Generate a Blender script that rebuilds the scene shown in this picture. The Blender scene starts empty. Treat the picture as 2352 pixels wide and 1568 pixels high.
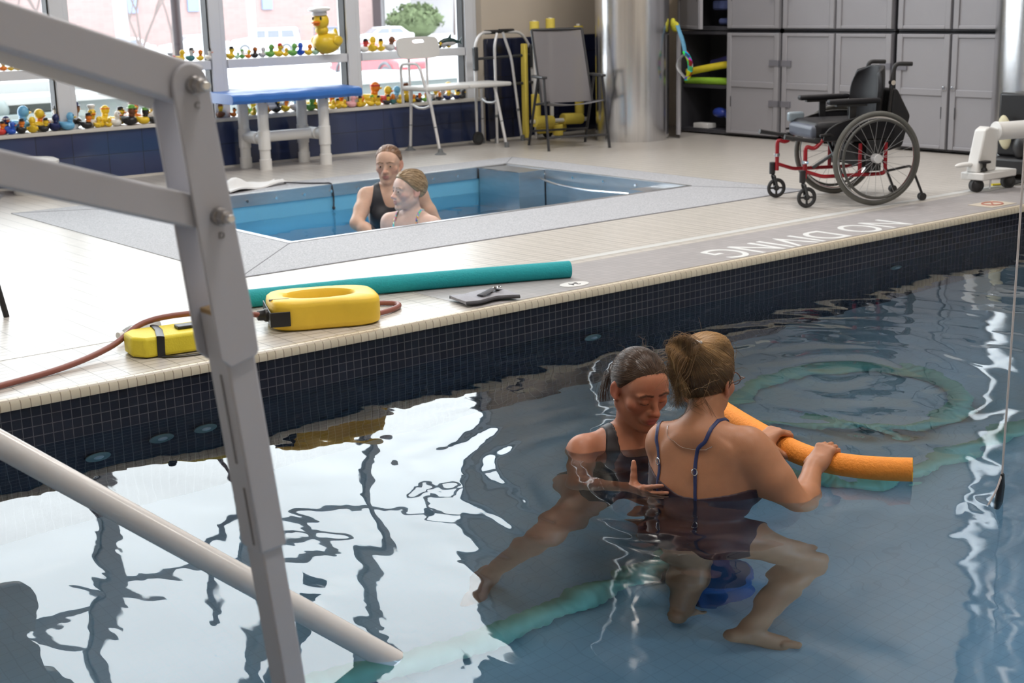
import bpy, bmesh, math, random
import numpy as np
from mathutils import Vector, Matrix, Euler
PI = math.pi
sc = bpy.context.scene
COL = sc.collection

# ---------------------------------------------------------------- camera
FPX = 3302.715
cd = bpy.data.cameras.new('camera')
cd.sensor_fit = 'HORIZONTAL'
cd.sensor_width = 36.0
cd.lens = 36.0 * FPX / 2352.0
cd.clip_start = 0.05
cd.clip_end = 600
cd.dof.use_dof = True
cd.dof.focus_distance = 4.85
cd.dof.aperture_fstop = 6.3
cam = bpy.data.objects.new('camera', cd)
COL.objects.link(cam)
RX = Vector((0.77890081, -0.62668786, -0.02399687))
UX = Vector((0.16536764, 0.16832262, 0.97176182))
FX = Vector((0.60495212, 0.76087438, -0.23474052))
mw = Matrix.Identity(4)
for i in range(3):
    mw[i][0] = RX[i]; mw[i][1] = UX[i]; mw[i][2] = -FX[i]
mw[2][3] = 1.40
cam.matrix_world = mw
sc.camera = cam

# ---------------------------------------------------------------- view, world, sampling
sc.view_settings.view_transform = 'Standard'
sc.view_settings.look = 'None'
sc.view_settings.gamma = 1.0
sc.view_settings.exposure = 0.0
sc.view_settings.use_curve_mapping = False
cy = sc.cycles
cy.use_denoising = True
cy.max_bounces = 10
cy.diffuse_bounces = 3
cy.glossy_bounces = 4
cy.transmission_bounces = 6
cy.transparent_max_bounces = 12
cy.volume_bounces = 0
cy.caustics_reflective = False
cy.caustics_refractive = True
cy.blur_glossy = 0.3
cy.sample_clamp_indirect = 6.0
cy.use_adaptive_sampling = True
cy.adaptive_threshold = 0.03

SKY = 10.3          # zenith brightness of the overcast sky
w = bpy.data.worlds.new('overcast_sky')
sc.world = w
w.use_nodes = True
nt = w.node_tree
bg = nt.nodes['Background']
tc = nt.nodes.new('ShaderNodeTexCoord')
sp = nt.nodes.new('ShaderNodeSeparateXYZ')
mr = nt.nodes.new('ShaderNodeMapRange')
nt.links.new(tc.outputs['Generated'], sp.inputs[0])
nt.links.new(sp.outputs['Z'], mr.inputs['Value'])
mr.inputs['From Min'].default_value = 0.0
mr.inputs['From Max'].default_value = 1.0
mr.inputs['To Min'].default_value = SKY * 0.5
mr.inputs['To Max'].default_value = SKY
nt.links.new(mr.outputs['Result'], bg.inputs['Strength'])
bg.inputs['Color'].default_value = (0.91, 0.955, 1.0, 1)

def area(name, loc, size, sizey, energy, color, rot, portal=False):
    ld = bpy.data.lights.new(name, 'AREA')
    ld.shape = 'RECTANGLE'; ld.size = size; ld.size_y = sizey
    ld.energy = energy; ld.color = color
    if portal: ld.cycles.is_portal = True
    o = bpy.data.objects.new(name, ld); COL.objects.link(o)
    o.location = loc; o.rotation_euler = rot
    return o
# the window wall lets the sky in
area('window_portal', (3.0, 11.62, 3.25), 11.4, 5.8, 1, (1, 1, 1), (-PI/2, 0, 0), True)
# ceiling lamps over the pool and deck (their fixtures are built with the ceiling)
LAMPS = [(2.2, 0.6), (6.2, 0.6), (2.2, 4.2), (6.2, 4.2), (9.2, 7.6), (5.2, 8.0)]
for i, (x, y) in enumerate(LAMPS):
    area('ceiling_lamp_light', (x, y, 5.55), 1.2, 0.35, 70 if y < 1 else 105, (1.0, 0.95, 0.91), (0, 0, 0))

# ---------------------------------------------------------------- helpers
def smoothstep(a, b, x):
    t = max(0, min(1, (x - a) / (b - a))); return t * t * (3 - 2 * t)

def V(*a): return Vector(a)

def frame(d, up=(0, 0, 1)):
    z = Vector(d).normalized(); u = Vector(up)
    if abs(z.dot(u.normalized())) > 0.98: u = Vector((0, 1, 0)) if abs(z.y) < .9 else Vector((1, 0, 0))
    x = u.cross(z).normalized(); y = z.cross(x)
    return x, y, z

class MB:
    """collects shapes into one mesh"""
    def __init__(s): s.v = []; s.f = []
    def add(s, vs, fs):
        n = len(s.v); s.v += [tuple(p) for p in vs]; s.f += [tuple(i + n for i in q) for q in fs]; return s
    def box(s, a, b, M=None):
        x0, y0, z0 = a; x1, y1, z1 = b
        vs = [Vector((x, y, z)) for z in (z0, z1) for y in (y0, y1) for x in (x0, x1)]
        if M: vs = [M @ p for p in vs]
        return s.add(vs, [(0, 2, 3, 1), (4, 5, 7, 6), (0, 1, 5, 4), (2, 6, 7, 3), (0, 4, 6, 2), (1, 3, 7, 5)])
    def cyl(s, p0, p1, r0, r1=None, n=16, caps=True):
        r1 = r0 if r1 is None else r1
        p0 = Vector(p0); p1 = Vector(p1); x, y, z = frame(p1 - p0)
        vs = []
        for p, r in ((p0, r0), (p1, r1)):
            vs += [p + (x * math.cos(2 * PI * i / n) + y * math.sin(2 * PI * i / n)) * r for i in range(n)]
        fs = [(i, (i + 1) % n, n + (i + 1) % n, n + i) for i in range(n)]
        if caps: fs += [tuple(range(n))[::-1], tuple(range(n, 2 * n))]
        return s.add(vs, fs)
    def tube(s, pts, r, n=10, closed=False, caps=True, flat=None):
        pts = [Vector(p) for p in pts]; N = len(pts)
        rs = r if isinstance(r, (list, tuple)) else [r] * N
        vs = []; px = None
        for i, p in enumerate(pts):
            a = pts[(i - 1) % N] if (closed or i > 0) else p
            b = pts[(i + 1) % N] if (closed or i < N - 1) else p
            d = (b - a)
            if d.length < 1e-9: d = Vector((0, 0, 1))
            d.normalize()
            if px is None: x, y, _ = frame(d)
            else:
                x = px - d * px.dot(d)
                if x.length < 1e-6: x, y, _ = frame(d)
                x.normalize(); y = d.cross(x)
            px = x
            fx, fy = flat or (1, 1)
            vs += [p + (x * math.cos(2 * PI * k / n) * fx + y * math.sin(2 * PI * k / n) * fy) * rs[i] for k in range(n)]
        fs = []
        for i in range(N if closed else N - 1):
            j = (i + 1) % N
            fs += [(i * n + k, i * n + (k + 1) % n, j * n + (k + 1) % n, j * n + k) for k in range(n)]
        if caps and not closed: fs += [tuple(range(n))[::-1], tuple((N - 1) * n + k for k in range(n))]
        return s.add(vs, fs)
    def ell(s, c, r, M=None, nu=16, nv=10):
        c = Vector(c); vs = [c + (M @ Vector((0, 0, -r[2])) if M else Vector((0, 0, -r[2])))]
        for j in range(1, nv):
            t = -PI / 2 + PI * j / nv
            for i in range(nu):
                p = Vector((r[0] * math.cos(t) * math.cos(2 * PI * i / nu), r[1] * math.cos(t) * math.sin(2 * PI * i / nu), r[2] * math.sin(t)))
                vs.append(c + (M @ p if M else p))
        p = Vector((0, 0, r[2])); vs.append(c + (M @ p if M else p))
        fs = [(0, 1 + (i + 1) % nu, 1 + i) for i in range(nu)]
        for j in range(nv - 2):
            a = 1 + j * nu; b = a + nu
            fs += [(a + i, a + (i + 1) % nu, b + (i + 1) % nu, b + i) for i in range(nu)]
        a = 1 + (nv - 2) * nu; t = len(vs) - 1
        fs += [(a + i, a + (i + 1) % nu, t) for i in range(nu)]
        return s.add(vs, fs)
    def prism(s, poly, d, M=None):
        """polygon in local xy extruded from z=0 to z=d"""
        n = len(poly); vs = [Vector((x, y, z)) for z in (0, d) for x, y in poly]
        if M: vs = [M @ p for p in vs]
        fs = [(i, (i + 1) % n, n + (i + 1) % n, n + i) for i in range(n)] + [tuple(range(n))[::-1], tuple(range(n, 2 * n))]
        return s.add(vs, fs)
    def lathe(s, prof, n=24, M=None, closed=False):
        """profile (r,z) spun about z"""
        N = len(prof); vs = []
        for r, z in prof:
            for i in range(n):
                p = Vector((r * math.cos(2 * PI * i / n), r * math.sin(2 * PI * i / n), z))
                vs.append(M @ p if M else p)
        fs = []
        for j in range(N if closed else N - 1):
            k = (j + 1) % N
            fs += [(j * n + i, j * n + (i + 1) % n, k * n + (i + 1) % n, k * n + i) for i in range(n)]
        if not closed:
            if prof[0][0] > 1e-6: fs.append(tuple(range(n))[::-1])
            if prof[-1][0] > 1e-6: fs.append(tuple((N - 1) * n + i for i in range(n)))
        return s.add(vs, fs)
    def sheet(s, rows, th=0.0):
        """grid of points (rows of equal length); th>0 makes it a thin solid"""
        R = len(rows); Cn = len(rows[0]); P = [[Vector(p) for p in r] for r in rows]
        if th <= 0:
            vs = [p for r in P for p in r]
            return s.add(vs, [(i * Cn + j, i * Cn + j + 1, (i + 1) * Cn + j + 1, (i + 1) * Cn + j) for i in range(R - 1) for j in range(Cn - 1)])
        top = []; bot = []
        for i in range(R):
            for j in range(Cn):
                du = P[min(i + 1, R - 1)][j] - P[max(i - 1, 0)][j]; dv = P[i][min(j + 1, Cn - 1)] - P[i][max(j - 1, 0)]
                n = dv.cross(du)
                if n.length > 1e-12: n.normalize()
                top.append(P[i][j] + n * th / 2); bot.append(P[i][j] - n * th / 2)
        K = R * Cn; ix = lambda i, j: i * Cn + j
        fs = []
        for i in range(R - 1):
            for j in range(Cn - 1):
                q = (ix(i, j), ix(i, j + 1), ix(i + 1, j + 1), ix(i + 1, j)); fs.append(q[::-1]); fs.append(tuple(K + a for a in q))
        edge = [ix(0, j) for j in range(Cn)] + [ix(i, Cn - 1) for i in range(1, R)] + [ix(R - 1, j) for j in range(Cn - 2, -1, -1)] + [ix(i, 0) for i in range(R - 2, 0, -1)]
        for a, b in zip(edge, edge[1:] + edge[:1]): fs.append((a, b, K + b, K + a))
        return s.add(top + bot, fs)
    def xf(s, M, start=0):
        s.v[start:] = [tuple(M @ Vector(p)) for p in s.v[start:]]; return s

def wpos(o):
    p = Vector((0, 0, 0))
    while o is not None: p = p + o.location; o = o.parent
    return p

def obj(name, mb, mat, parent=None, bevel=0, smooth=35, label=None, kind=None, world=False, sub=0, seg=2):
    """links the mesh as ONE object; world=True: coordinates are world ones (the parents are unrotated)"""
    vs = mb.v
    if world and parent is not None:
        o0 = wpos(parent); vs = [(p[0] - o0.x, p[1] - o0.y, p[2] - o0.z) for p in vs]
    me = bpy.data.meshes.new(name); me.from_pydata(vs, [], mb.f)
    bm = bmesh.new(); bm.from_mesh(me); bmesh.ops.recalc_face_normals(bm, faces=bm.faces); bm.to_mesh(me); bm.free()
    for m in (mat if isinstance(mat, (list, tuple)) else [mat]): me.materials.append(m)
    if smooth:
        me.polygons.foreach_set('use_smooth', [True] * len(me.polygons))
        me.set_sharp_from_angle(angle=math.radians(smooth))
    o = bpy.data.objects.new(name, me); COL.objects.link(o)
    if parent is not None: o.parent = parent
    if bevel:
        b = o.modifiers.new('bevel', 'BEVEL'); b.width = bevel; b.segments = seg; b.limit_method = 'ANGLE'; b.angle_limit = math.radians(38); b.harden_normals = False
    if sub:
        q = o.modifiers.new('sub', 'SUBSURF'); q.levels = sub; q.render_levels = sub
    if label: o['label'] = label
    if kind: o['kind'] = kind
    return o

def thing(name, label, cat, loc=(0, 0, 0), rotz=0, group=None):
    o = bpy.data.objects.new(name, None); COL.objects.link(o)
    o.empty_display_size = 0.1
    o.location = loc; o.rotation_euler = (0, 0, rotz); o['label'] = label; o['category'] = cat
    if group: o['group'] = group
    return o

def tag(o, label, cat, group=None, kind=None):
    o['label'] = label; o['category'] = cat
    if group: o['group'] = group
    if kind: o['kind'] = kind
    return o

def struct(name, mb, mat, label=None, cat=None, bevel=0, parent=None, smooth=30):
    o = obj(name, mb, mat, parent, bevel=bevel, smooth=smooth)
    if parent is None: o['kind'] = 'structure'
    if label: o['label'] = label
    if cat: o['category'] = cat
    return o

def dup(root, loc=None, rotz=None, label=None, group=None):
    r = root.copy(); COL.objects.link(r)
    if loc is not None: r.location = loc
    if rotz is not None: r.rotation_euler = (0, 0, rotz)
    if label: r['label'] = label
    if group: r['group'] = group
    for ch in list(root.children):
        c = ch.copy(); COL.objects.link(c); c.parent = r
        for g in list(ch.children):
            d = g.copy(); COL.objects.link(d); d.parent = c
    return r

def bez(pts, n=12):
    """Catmull-Rom through pts"""
    P = [Vector(p) for p in pts]; out = []
    for i in range(len(P) - 1):
        a = P[max(i - 1, 0)]; b = P[i]; c = P[i + 1]; d = P[min(i + 2, len(P) - 1)]
        for k in range(n):
            t = k / n
            out.append(0.5 * ((2 * b) + (c - a) * t + (2 * a - 5 * b + 4 * c - d) * t * t + (3 * b - a - 3 * c + d) * t ** 3))
    out.append(P[-1]); return out

def fillet(pts, r, n=6):
    """polyline with rounded corners"""
    P = [Vector(p) for p in pts]; out = [P[0]]
    for a, b, c in zip(P, P[1:], P[2:]):
        u = (a - b); v = (c - b); rr = min(r, u.length * .49, v.length * .49); u.normalize(); v.normalize()
        s = b + u * rr; e = b + v * rr
        for k in range(n + 1):
            t = k / n; out.append(s * (1 - t) ** 2 + b * 2 * t * (1 - t) + e * t * t)
    out.append(P[-1]); return out

# ---------------------------------------------------------------- materials
def mat(name, color, rough=0.5, metal=0.0, spec=0.5, **kw):
    m = bpy.data.materials.new(name); m.use_nodes = True
    p = m.node_tree.nodes['Principled BSDF']
    p.inputs['Base Color'].default_value = (*color, 1); p.inputs['Roughness'].default_value = rough; p.inputs['Metallic'].default_value = metal
    p.inputs['Specular IOR Level'].default_value = spec
    for k, v in kw.items(): p.inputs[k].default_value = v
    return m

def nodes(m): return m.node_tree.nodes, m.node_tree.links, m.node_tree.nodes['Principled BSDF']

def coords(N, L, scale=(1, 1, 1), kind='Object'):
    t = N.new('ShaderNodeTexCoord'); mp = N.new('ShaderNodeMapping'); mp.inputs['Scale'].default_value = scale
    L.new(t.outputs[kind], mp.inputs['Vector']); return mp.outputs['Vector']

def noisy(name, color, rough=0.5, amount=0.12, scale=8.0, bump=0.0, bscale=60.0, metal=0.0, spec=0.5, stretch=(1, 1, 1), **kw):
    """a plain finish with slight mottling and optional grain"""
    m = mat(name, color, rough, metal, spec, **kw); N, L, p = nodes(m)
    v = coords(N, L, stretch)
    n = N.new('ShaderNodeTexNoise'); n.inputs['Scale'].default_value = scale; n.inputs['Detail'].default_value = 4; L.new(v, n.inputs['Vector'])
    mx = N.new('ShaderNodeMix'); mx.data_type = 'RGBA'; L.new(n.outputs['Fac'], mx.inputs[0])
    mx.inputs[6].default_value = (*[c * (1 - amount) for c in color], 1); mx.inputs[7].default_value = (*[min(1, c * (1 + amount)) for c in color], 1)
    L.new(mx.outputs[2], p.inputs['Base Color'])
    if bump:
        n2 = N.new('ShaderNodeTexNoise'); n2.inputs['Scale'].default_value = bscale; n2.inputs['Detail'].default_value = 3; L.new(v, n2.inputs['Vector'])
        b = N.new('ShaderNodeBump'); b.inputs['Strength'].default_value = bump; b.inputs['Distance'].default_value = 0.01; L.new(n2.outputs['Fac'], b.inputs['Height']); L.new(b.outputs['Normal'], p.inputs['Normal'])
    return m

def tiled(name, c1, c2, grout, tw, th, gw, rough=0.3, axes='XY', bump=0.3, off=0.0, spec=0.5, coat=0.0):
    """rectangular tiles tw x th with grout lines gw on the chosen plane (object coordinates)"""
    m = mat(name, c1, rough, 0, spec); N, L, p = nodes(m)
    t = N.new('ShaderNodeTexCoord'); s = N.new('ShaderNodeSeparateXYZ'); c = N.new('ShaderNodeCombineXYZ'); L.new(t.outputs['Object'], s.inputs[0])
    L.new(s.outputs[axes[0]], c.inputs['X']); L.new(s.outputs[axes[1]], c.inputs['Y'])
    b = N.new('ShaderNodeTexBrick'); L.new(c.outputs[0], b.inputs['Vector'])
    b.offset = off; b.squash = 1.0
    b.inputs['Scale'].default_value = 1.0; b.inputs['Brick Width'].default_value = tw; b.inputs['Row Height'].default_value = th
    b.inputs['Mortar Size'].default_value = gw / 2; b.inputs['Mortar Smooth'].default_value = 0.1; b.inputs['Bias'].default_value = 0
    b.inputs['Color1'].default_value = (*c1, 1); b.inputs['Color2'].default_value = (*c2, 1); b.inputs['Mortar'].default_value = (*grout, 1)
    L.new(b.outputs['Color'], p.inputs['Base Color'])
    if bump:
        bp = N.new('ShaderNodeBump'); bp.inputs['Strength'].default_value = bump; bp.inputs['Distance'].default_value = 0.002; bp.invert = True
        L.new(b.outputs['Fac'], bp.inputs['Height']); L.new(bp.outputs['Normal'], p.inputs['Normal'])
    if coat: p.inputs['Coat Weight'].default_value = coat; p.inputs['Coat Roughness'].default_value = 0.08
    return m
# ---------------------------------------------------------------- setting
WZ = -0.19                       # water level of the big pool
M_deck = tiled('cream_deck_tile', (0.545, 0.515, 0.475), (0.58, 0.545, 0.505), (0.25, 0.235, 0.215), 0.105, 0.0525, 0.005, rough=0.33, axes='XY', bump=0.25)
M_bead = tiled('cream_edge_tile', (0.66, 0.60, 0.47), (0.72, 0.66, 0.53), (0.36, 0.30, 0.22), 0.038, 0.5, 0.004, rough=0.35, axes='XZ', bump=0.6)
M_navy_wall = tiled('navy_mosaic', (0.014, 0.018, 0.032), (0.022, 0.026, 0.043), (0.12, 0.12, 0.14), 0.038, 0.038, 0.0035, rough=0.22, axes='XZ', bump=0.3)
M_navy_side = tiled('navy_mosaic_side', (0.014, 0.018, 0.032), (0.022, 0.026, 0.043), (0.12, 0.12, 0.14), 0.038, 0.038, 0.0035, rough=0.22, axes='YZ', bump=0.3)
M_poolfloor = tiled('pool_floor_mosaic', (0.52, 0.67, 0.79), (0.54, 0.69, 0.81), (0.47, 0.61, 0.73), 0.05, 0.05, 0.004, rough=0.5, axes='XY', bump=0.1)
M_navytile = tiled('navy_wall_tile', (0.030, 0.045, 0.115), (0.038, 0.055, 0.135), (0.02, 0.025, 0.05), 0.30, 0.205, 0.006, rough=0.12, axes='XZ', bump=0.4)
M_navytile_b = tiled('dark_wall_tile', (0.012, 0.016, 0.040), (0.016, 0.020, 0.05), (0.006, 0.008, 0.02), 0.30, 0.205, 0.006, rough=0.12, axes='XZ', bump=0.4)
M_greyband = tiled('grey_deck_tile', (0.36, 0.345, 0.35), (0.41, 0.39, 0.395), (0.30, 0.29, 0.30), 0.0525, 0.0525, 0.004, rough=0.4, axes='XY', bump=0.15)
M_whiteline = noisy('white_tile_line', (0.80, 0.82, 0.82), 0.35, 0.05, 20)
M_beige = noisy('beige_wall_paint', (0.60, 0.53, 0.44), 0.7, 0.05, 3)
M_ceil = noisy('ceiling_paint', (0.42, 0.41, 0.40), 0.8, 0.06, 2)
M_frame = noisy('white_window_frame', (0.66, 0.68, 0.72), 0.4, 0.04, 6)
M_gasket = mat('black_gasket', (0.015, 0.015, 0.018), 0.5)
M_sill = noisy('cream_sill', (0.62, 0.60, 0.56), 0.35, 0.06, 10)
M_white = noisy('white_plastic', (0.78, 0.78, 0.77), 0.4, 0.04, 10)
M_steel = noisy('brushed_steel', (0.74, 0.74, 0.75), 0.19, 0.14, 5, bump=0.06, bscale=30, metal=1.0, stretch=(9, 9, 0.02))
M_steel_flat = noisy('brushed_steel_sheet', (0.60, 0.61, 0.63), 0.33, 0.12, 9, metal=1.0, stretch=(1, 1, 4))
M_chrome = mat('chrome', (0.78, 0.79, 0.81), 0.15, 1.0)
M_black = noisy('black_plastic', (0.014, 0.014, 0.016), 0.42, 0.2, 20)
M_rubber = noisy('black_rubber', (0.022, 0.022, 0.024), 0.6, 0.2, 30)

# speckled grey border mat around the small pool
M_border = mat('speckled_grey_border', (0.5, 0.5, 0.52), 0.7); N, L, p = nodes(M_border)
v = coords(N, L); n1 = N.new('ShaderNodeTexNoise'); n1.inputs['Scale'].default_value = 140; n1.inputs['Detail'].default_value = 2; L.new(v, n1.inputs['Vector'])
cr = N.new('ShaderNodeValToRGB'); cr.color_ramp.elements[0].position = .3; cr.color_ramp.elements[1].position = .7
cr.color_ramp.elements[0].color = (0.27, 0.275, 0.30, 1); cr.color_ramp.elements[1].color = (0.50, 0.505, 0.53, 1)
L.new(n1.outputs['Fac'], cr.inputs[0]); L.new(cr.outputs[0], p.inputs['Base Color'])

# window glass: lets light straight through, mirrors at grazing angles
M_glass = bpy.data.materials.new('window_glass'); M_glass.use_nodes = True; nt = M_glass.node_tree; nt.nodes.clear()
go = nt.nodes.new('ShaderNodeOutputMaterial'); gm = nt.nodes.new('ShaderNodeMixShader'); gt = nt.nodes.new('ShaderNodeBsdfTransparent'); gg = nt.nodes.new('ShaderNodeBsdfGlossy'); gf = nt.nodes.new('ShaderNodeFresnel')
gt.inputs['Color'].default_value = (0.96, 0.975, 0.97, 1); gg.inputs['Roughness'].default_value = 0.02; gf.inputs['IOR'].default_value = 1.3
nt.links.new(gf.outputs[0], gm.inputs[0]); nt.links.new(gt.outputs[0], gm.inputs[1]); nt.links.new(gg.outputs[0], gm.inputs[2]); nt.links.new(gm.outputs[0], go.inputs[0])

def water_mat(name, tint, bumps, dens, col, rings=(), ior=1.333, fior=1.45):
    m = bpy.data.materials.new(name); m.use_nodes = True; nt = m.node_tree; nt.nodes.clear()
    N, L = nt.nodes, nt.links
    out = N.new('ShaderNodeOutputMaterial'); mix = N.new('ShaderNodeMixShader'); re = N.new('ShaderNodeBsdfRefraction'); gl = N.new('ShaderNodeBsdfGlossy'); fr = N.new('ShaderNodeFresnel')
    re.inputs['IOR'].default_value = ior; re.inputs['Color'].default_value = (*tint, 1); re.inputs['Roughness'].default_value = 0
    gl.inputs['Roughness'].default_value = 0.0; fr.inputs['IOR'].default_value = fior
    L.new(fr.outputs[0], mix.inputs[0]); L.new(re.outputs[0], mix.inputs[1]); L.new(gl.outputs[0], mix.inputs[2]); L.new(mix.outputs[0], out.inputs['Surface'])
    t = N.new('ShaderNodeTexCoord'); acc = None
    for (sx, sy, rot, amp, det, dist) in bumps:
        mp = N.new('ShaderNodeMapping'); mp.inputs['Scale'].default_value = (sx, sy, 1); mp.inputs['Rotation'].default_value = (0, 0, rot)
        L.new(t.outputs['Object'], mp.inputs['Vector'])
        n = N.new('ShaderNodeTexNoise'); n.inputs['Scale'].default_value = 1; n.inputs['Detail'].default_value = det; n.inputs['Roughness'].default_value = .35; n.inputs['Distortion'].default_value = dist
        L.new(mp.outputs[0], n.inputs['Vector'])
        ml = N.new('ShaderNodeMath'); ml.operation = 'MULTIPLY'; ml.inputs[1].default_value = amp; L.new(n.outputs['Fac'], ml.inputs[0])
        if acc is None: acc = ml.outputs[0]
        else:
            ad = N.new('ShaderNodeMath'); ad.operation = 'ADD'; L.new(acc, ad.inputs[0]); L.new(ml.outputs[0], ad.inputs[1]); acc = ad.outputs[0]
    for (cx_, cy_, wl, amp, reach) in rings:      # ripples spreading from something moving in the water
        mp = N.new('ShaderNodeMapping'); mp.inputs['Location'].default_value = (-cx_, -cy_, .19); L.new(t.outputs['Object'], mp.inputs['Vector'])
        wv = N.new('ShaderNodeTexWave'); wv.wave_type = 'RINGS'; wv.rings_direction = 'Z'; wv.inputs['Scale'].default_value = .314 / wl; wv.inputs['Distortion'].default_value = 5.0; wv.inputs['Detail'].default_value = 2; wv.inputs['Detail Scale'].default_value = 1.6; L.new(mp.outputs[0], wv.inputs['Vector'])
        ln = N.new('ShaderNodeVectorMath'); ln.operation = 'LENGTH'; L.new(mp.outputs[0], ln.inputs[0])
        fa = N.new('ShaderNodeMapRange'); fa.interpolation_type = 'SMOOTHSTEP'; fa.inputs['From Min'].default_value = 0; fa.inputs['From Max'].default_value = reach; fa.inputs['To Min'].default_value = amp; fa.inputs['To Max'].default_value = 0; L.new(ln.outputs['Value'], fa.inputs['Value'])
        ml = N.new('ShaderNodeMath'); ml.operation = 'MULTIPLY'; L.new(wv.outputs['Fac'], ml.inputs[0]); L.new(fa.outputs[0], ml.inputs[1])
        ad = N.new('ShaderNodeMath'); ad.operation = 'ADD'; L.new(acc, ad.inputs[0]); L.new(ml.outputs[0], ad.inputs[1]); acc = ad.outputs[0]
    b = N.new('ShaderNodeBump'); b.inputs['Strength'].default_value = 1; b.inputs['Distance'].default_value = 1.0; L.new(acc, b.inputs['Height'])
    for q in (re, gl, fr): L.new(b.outputs['Normal'], q.inputs['Normal'])
    ab = N.new('ShaderNodeVolumeAbsorption'); ab.inputs['Color'].default_value = (*col, 1); ab.inputs['Density'].default_value = dens; L.new(ab.outputs[0], out.inputs['Volume'])
    return m
M_water = water_mat('pool_water', (0.97, 0.99, 1.0), [(1.5, 1.1, .5, .020, 1, .4), (4.6, 2.6, .7, .0036, 1, .5), (15, 7, .6, .0004, 1, .4)], 0.42, (0.28, 0.61, 0.80), [(3.35, 3.30, .17, .0042, 1.5), (4.7, 3.7, .24, .0040, 2.2), (1.79, 2.77, .07, .0003, .35), (3.86, 2.40, .07, .0003, .4)])
M_tubwater = water_mat('tub_water', (0.97, 0.99, 1.0), [(5, 4, .5, .004, 1, .3)], 0.16, (0.30, 0.72, 0.92))

# pool and tub outlines
PX0, PX1, PY0, PY1 = -0.30, 9.40, 0.75, 5.11
TX0, TX1, TY0, TY1 = 4.23, 7.55, 7.40, 9.53
GX0, GX1, GY0, GY1 = 3.48, 7.95, 6.63, 9.93
RX0, RX1, RY0, RY1 = -3.0, 10.95, -3.0, 11.27
FZ = -1.15

def slab_with_hole(mb, o, i, z, zb):
    (a, b, c, d), (e, f, g, h) = o, i
    for x0, x1, y0, y1 in ((a, b, c, g), (a, b, h, d), (a, e, g, h), (f, b, g, h)):
        if x1 > x0 and y1 > y0: mb.box((x0, y0, zb), (x1, y1, z))

fl = MB()
# deck: pieces round the big pool and round the grey border
fl.box((RX0, RY0, -0.3), (RX1, PY0 - .045, 0)); fl.box((RX0, PY0 - .045, -0.3), (PX0 - .045, PY1 + .045, 0)); fl.box((PX1 + .045, PY0 - .045, -0.3), (RX1, PY1 + .045, 0))
slab_with_hole(fl, (RX0, RX1, PY1 + .045, RY1), (GX0, GX1, GY0, GY1), 0, -0.3)
struct('floor', fl, M_deck, 'cream tiled pool deck', 'floor')

# rounded cream edge tiles round the pool
def bead_run(mb, p0, p1, n):
    pr = [(-.045, 0.0), (-.012, 0.004), (0.004, -0.002), (0.010, -0.014), (0.010, -0.036), (-.045, -0.036)]
    d = Vector(p1) - Vector(p0); nn = Vector(n)
    vs = [Vector(p) + nn * a + Vector((0, 0, z)) for p in (p0, p1) for a, z in pr]; k = len(pr)
    mb.add(vs, [(i, (i + 1) % k, k + (i + 1) % k, k + i) for i in range(k)] + [tuple(range(k))[::-1], tuple(range(k, 2 * k))])
bd = MB(); bead_run(bd, (PX0, PY1, 0), (PX1, PY1, 0), (0, -1, 0)); bead_run(bd, (PX0, PY0, 0), (PX1, PY0, 0), (0, 1, 0))
bead_run(bd, (PX0, PY0, 0), (PX0, PY1, 0), (1, 0, 0)); bead_run(bd, (PX1, PY0, 0), (PX1, PY1, 0), (-1, 0, 0))
struct('trim_1', bd, M_bead, 'rounded cream edge tiles along the dark pool wall', 'edge trim')

pw = MB(); pw.box((PX0 - .25, PY1, FZ - .1), (PX1 + .25, PY1 + .25, -0.036)); pw.box((PX0 - .25, PY0 - .25, FZ - .1), (PX1 + .25, PY0, -0.036)); struct('wall_pool', pw, M_navy_wall, 'navy mosaic wall of the large pool', 'pool wall')
pw = MB(); pw.box((PX0 - .25, PY0, FZ - .1), (PX0, PY1, -0.036)); pw.box((PX1, PY0, FZ - .1), (PX1 + .25, PY1, -0.036)); struct('wall_pool_end', pw, M_navy_side, 'navy mosaic end walls of the large pool', 'pool wall')
pf = MB(); pf.box((PX0 - .25, PY0 - .25, FZ - .2), (PX1 + .25, PY1 + .25, FZ)); struct('floor_pool', pf, M_poolfloor, 'grey blue mosaic floor of the large pool', 'pool floor')
wt = MB(); wt.box((PX0 - .02, PY0 - .02, FZ - .02), (PX1 + .02, PY1 + .02, WZ)); o = struct('water_pool', wt, M_water, 'rippled clear water of the large pool', 'water', smooth=0)

# flat markings let into the deck
def inlay(name, x0, x1, y0, y1, m, z=0.0015, label=None, cat='marking'):
    return struct(name, MB().box((x0, y0, -0.002), (x1, y1, z)), m, label, cat)
inlay('trim_2', 3.9, PX1 + .6, 5.157, 5.66, M_greyband, label='grey tiled warning strip along the pool edge')
inlay('trim_3', 1.5, PX1 + .6, 5.74, 5.80, noisy('pale_tile_line', (.64, .65, .64), .35, .05, 20), label='white tile line along the deck')

def text_mesh(name, body, size, m, loc, rot, depth=0.0008, align='CENTER', sx=1.0):
    cu = bpy.data.curves.new(name, 'FONT'); cu.body = body; cu.size = size; cu.align_x = align; cu.align_y = 'CENTER'; cu.extrude = depth
    o = bpy.data.objects.new(name + '_tmp', cu); COL.objects.link(o)
    dg = bpy.context.evaluated_depsgraph_get(); me = bpy.data.meshes.new_from_object(o.evaluated_get(dg))
    bpy.data.objects.remove(o); me.name = name
    q = bpy.data.objects.new(name, me); COL.objects.link(q); me.materials.clear(); me.materials.append(m)
    q.location = loc; q.rotation_euler = rot; q.scale = (sx, 1, 1); return q
o = text_mesh('deck_lettering', 'NO DIVING', 0.385, M_whiteline, (6.42, 5.315, 0.0022), (0, 0, PI), sx=0.80)
tag(o, 'white NO DIVING lettering on the grey strip by the pool edge', 'lettering'); o['kind'] = 'structure'

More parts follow.
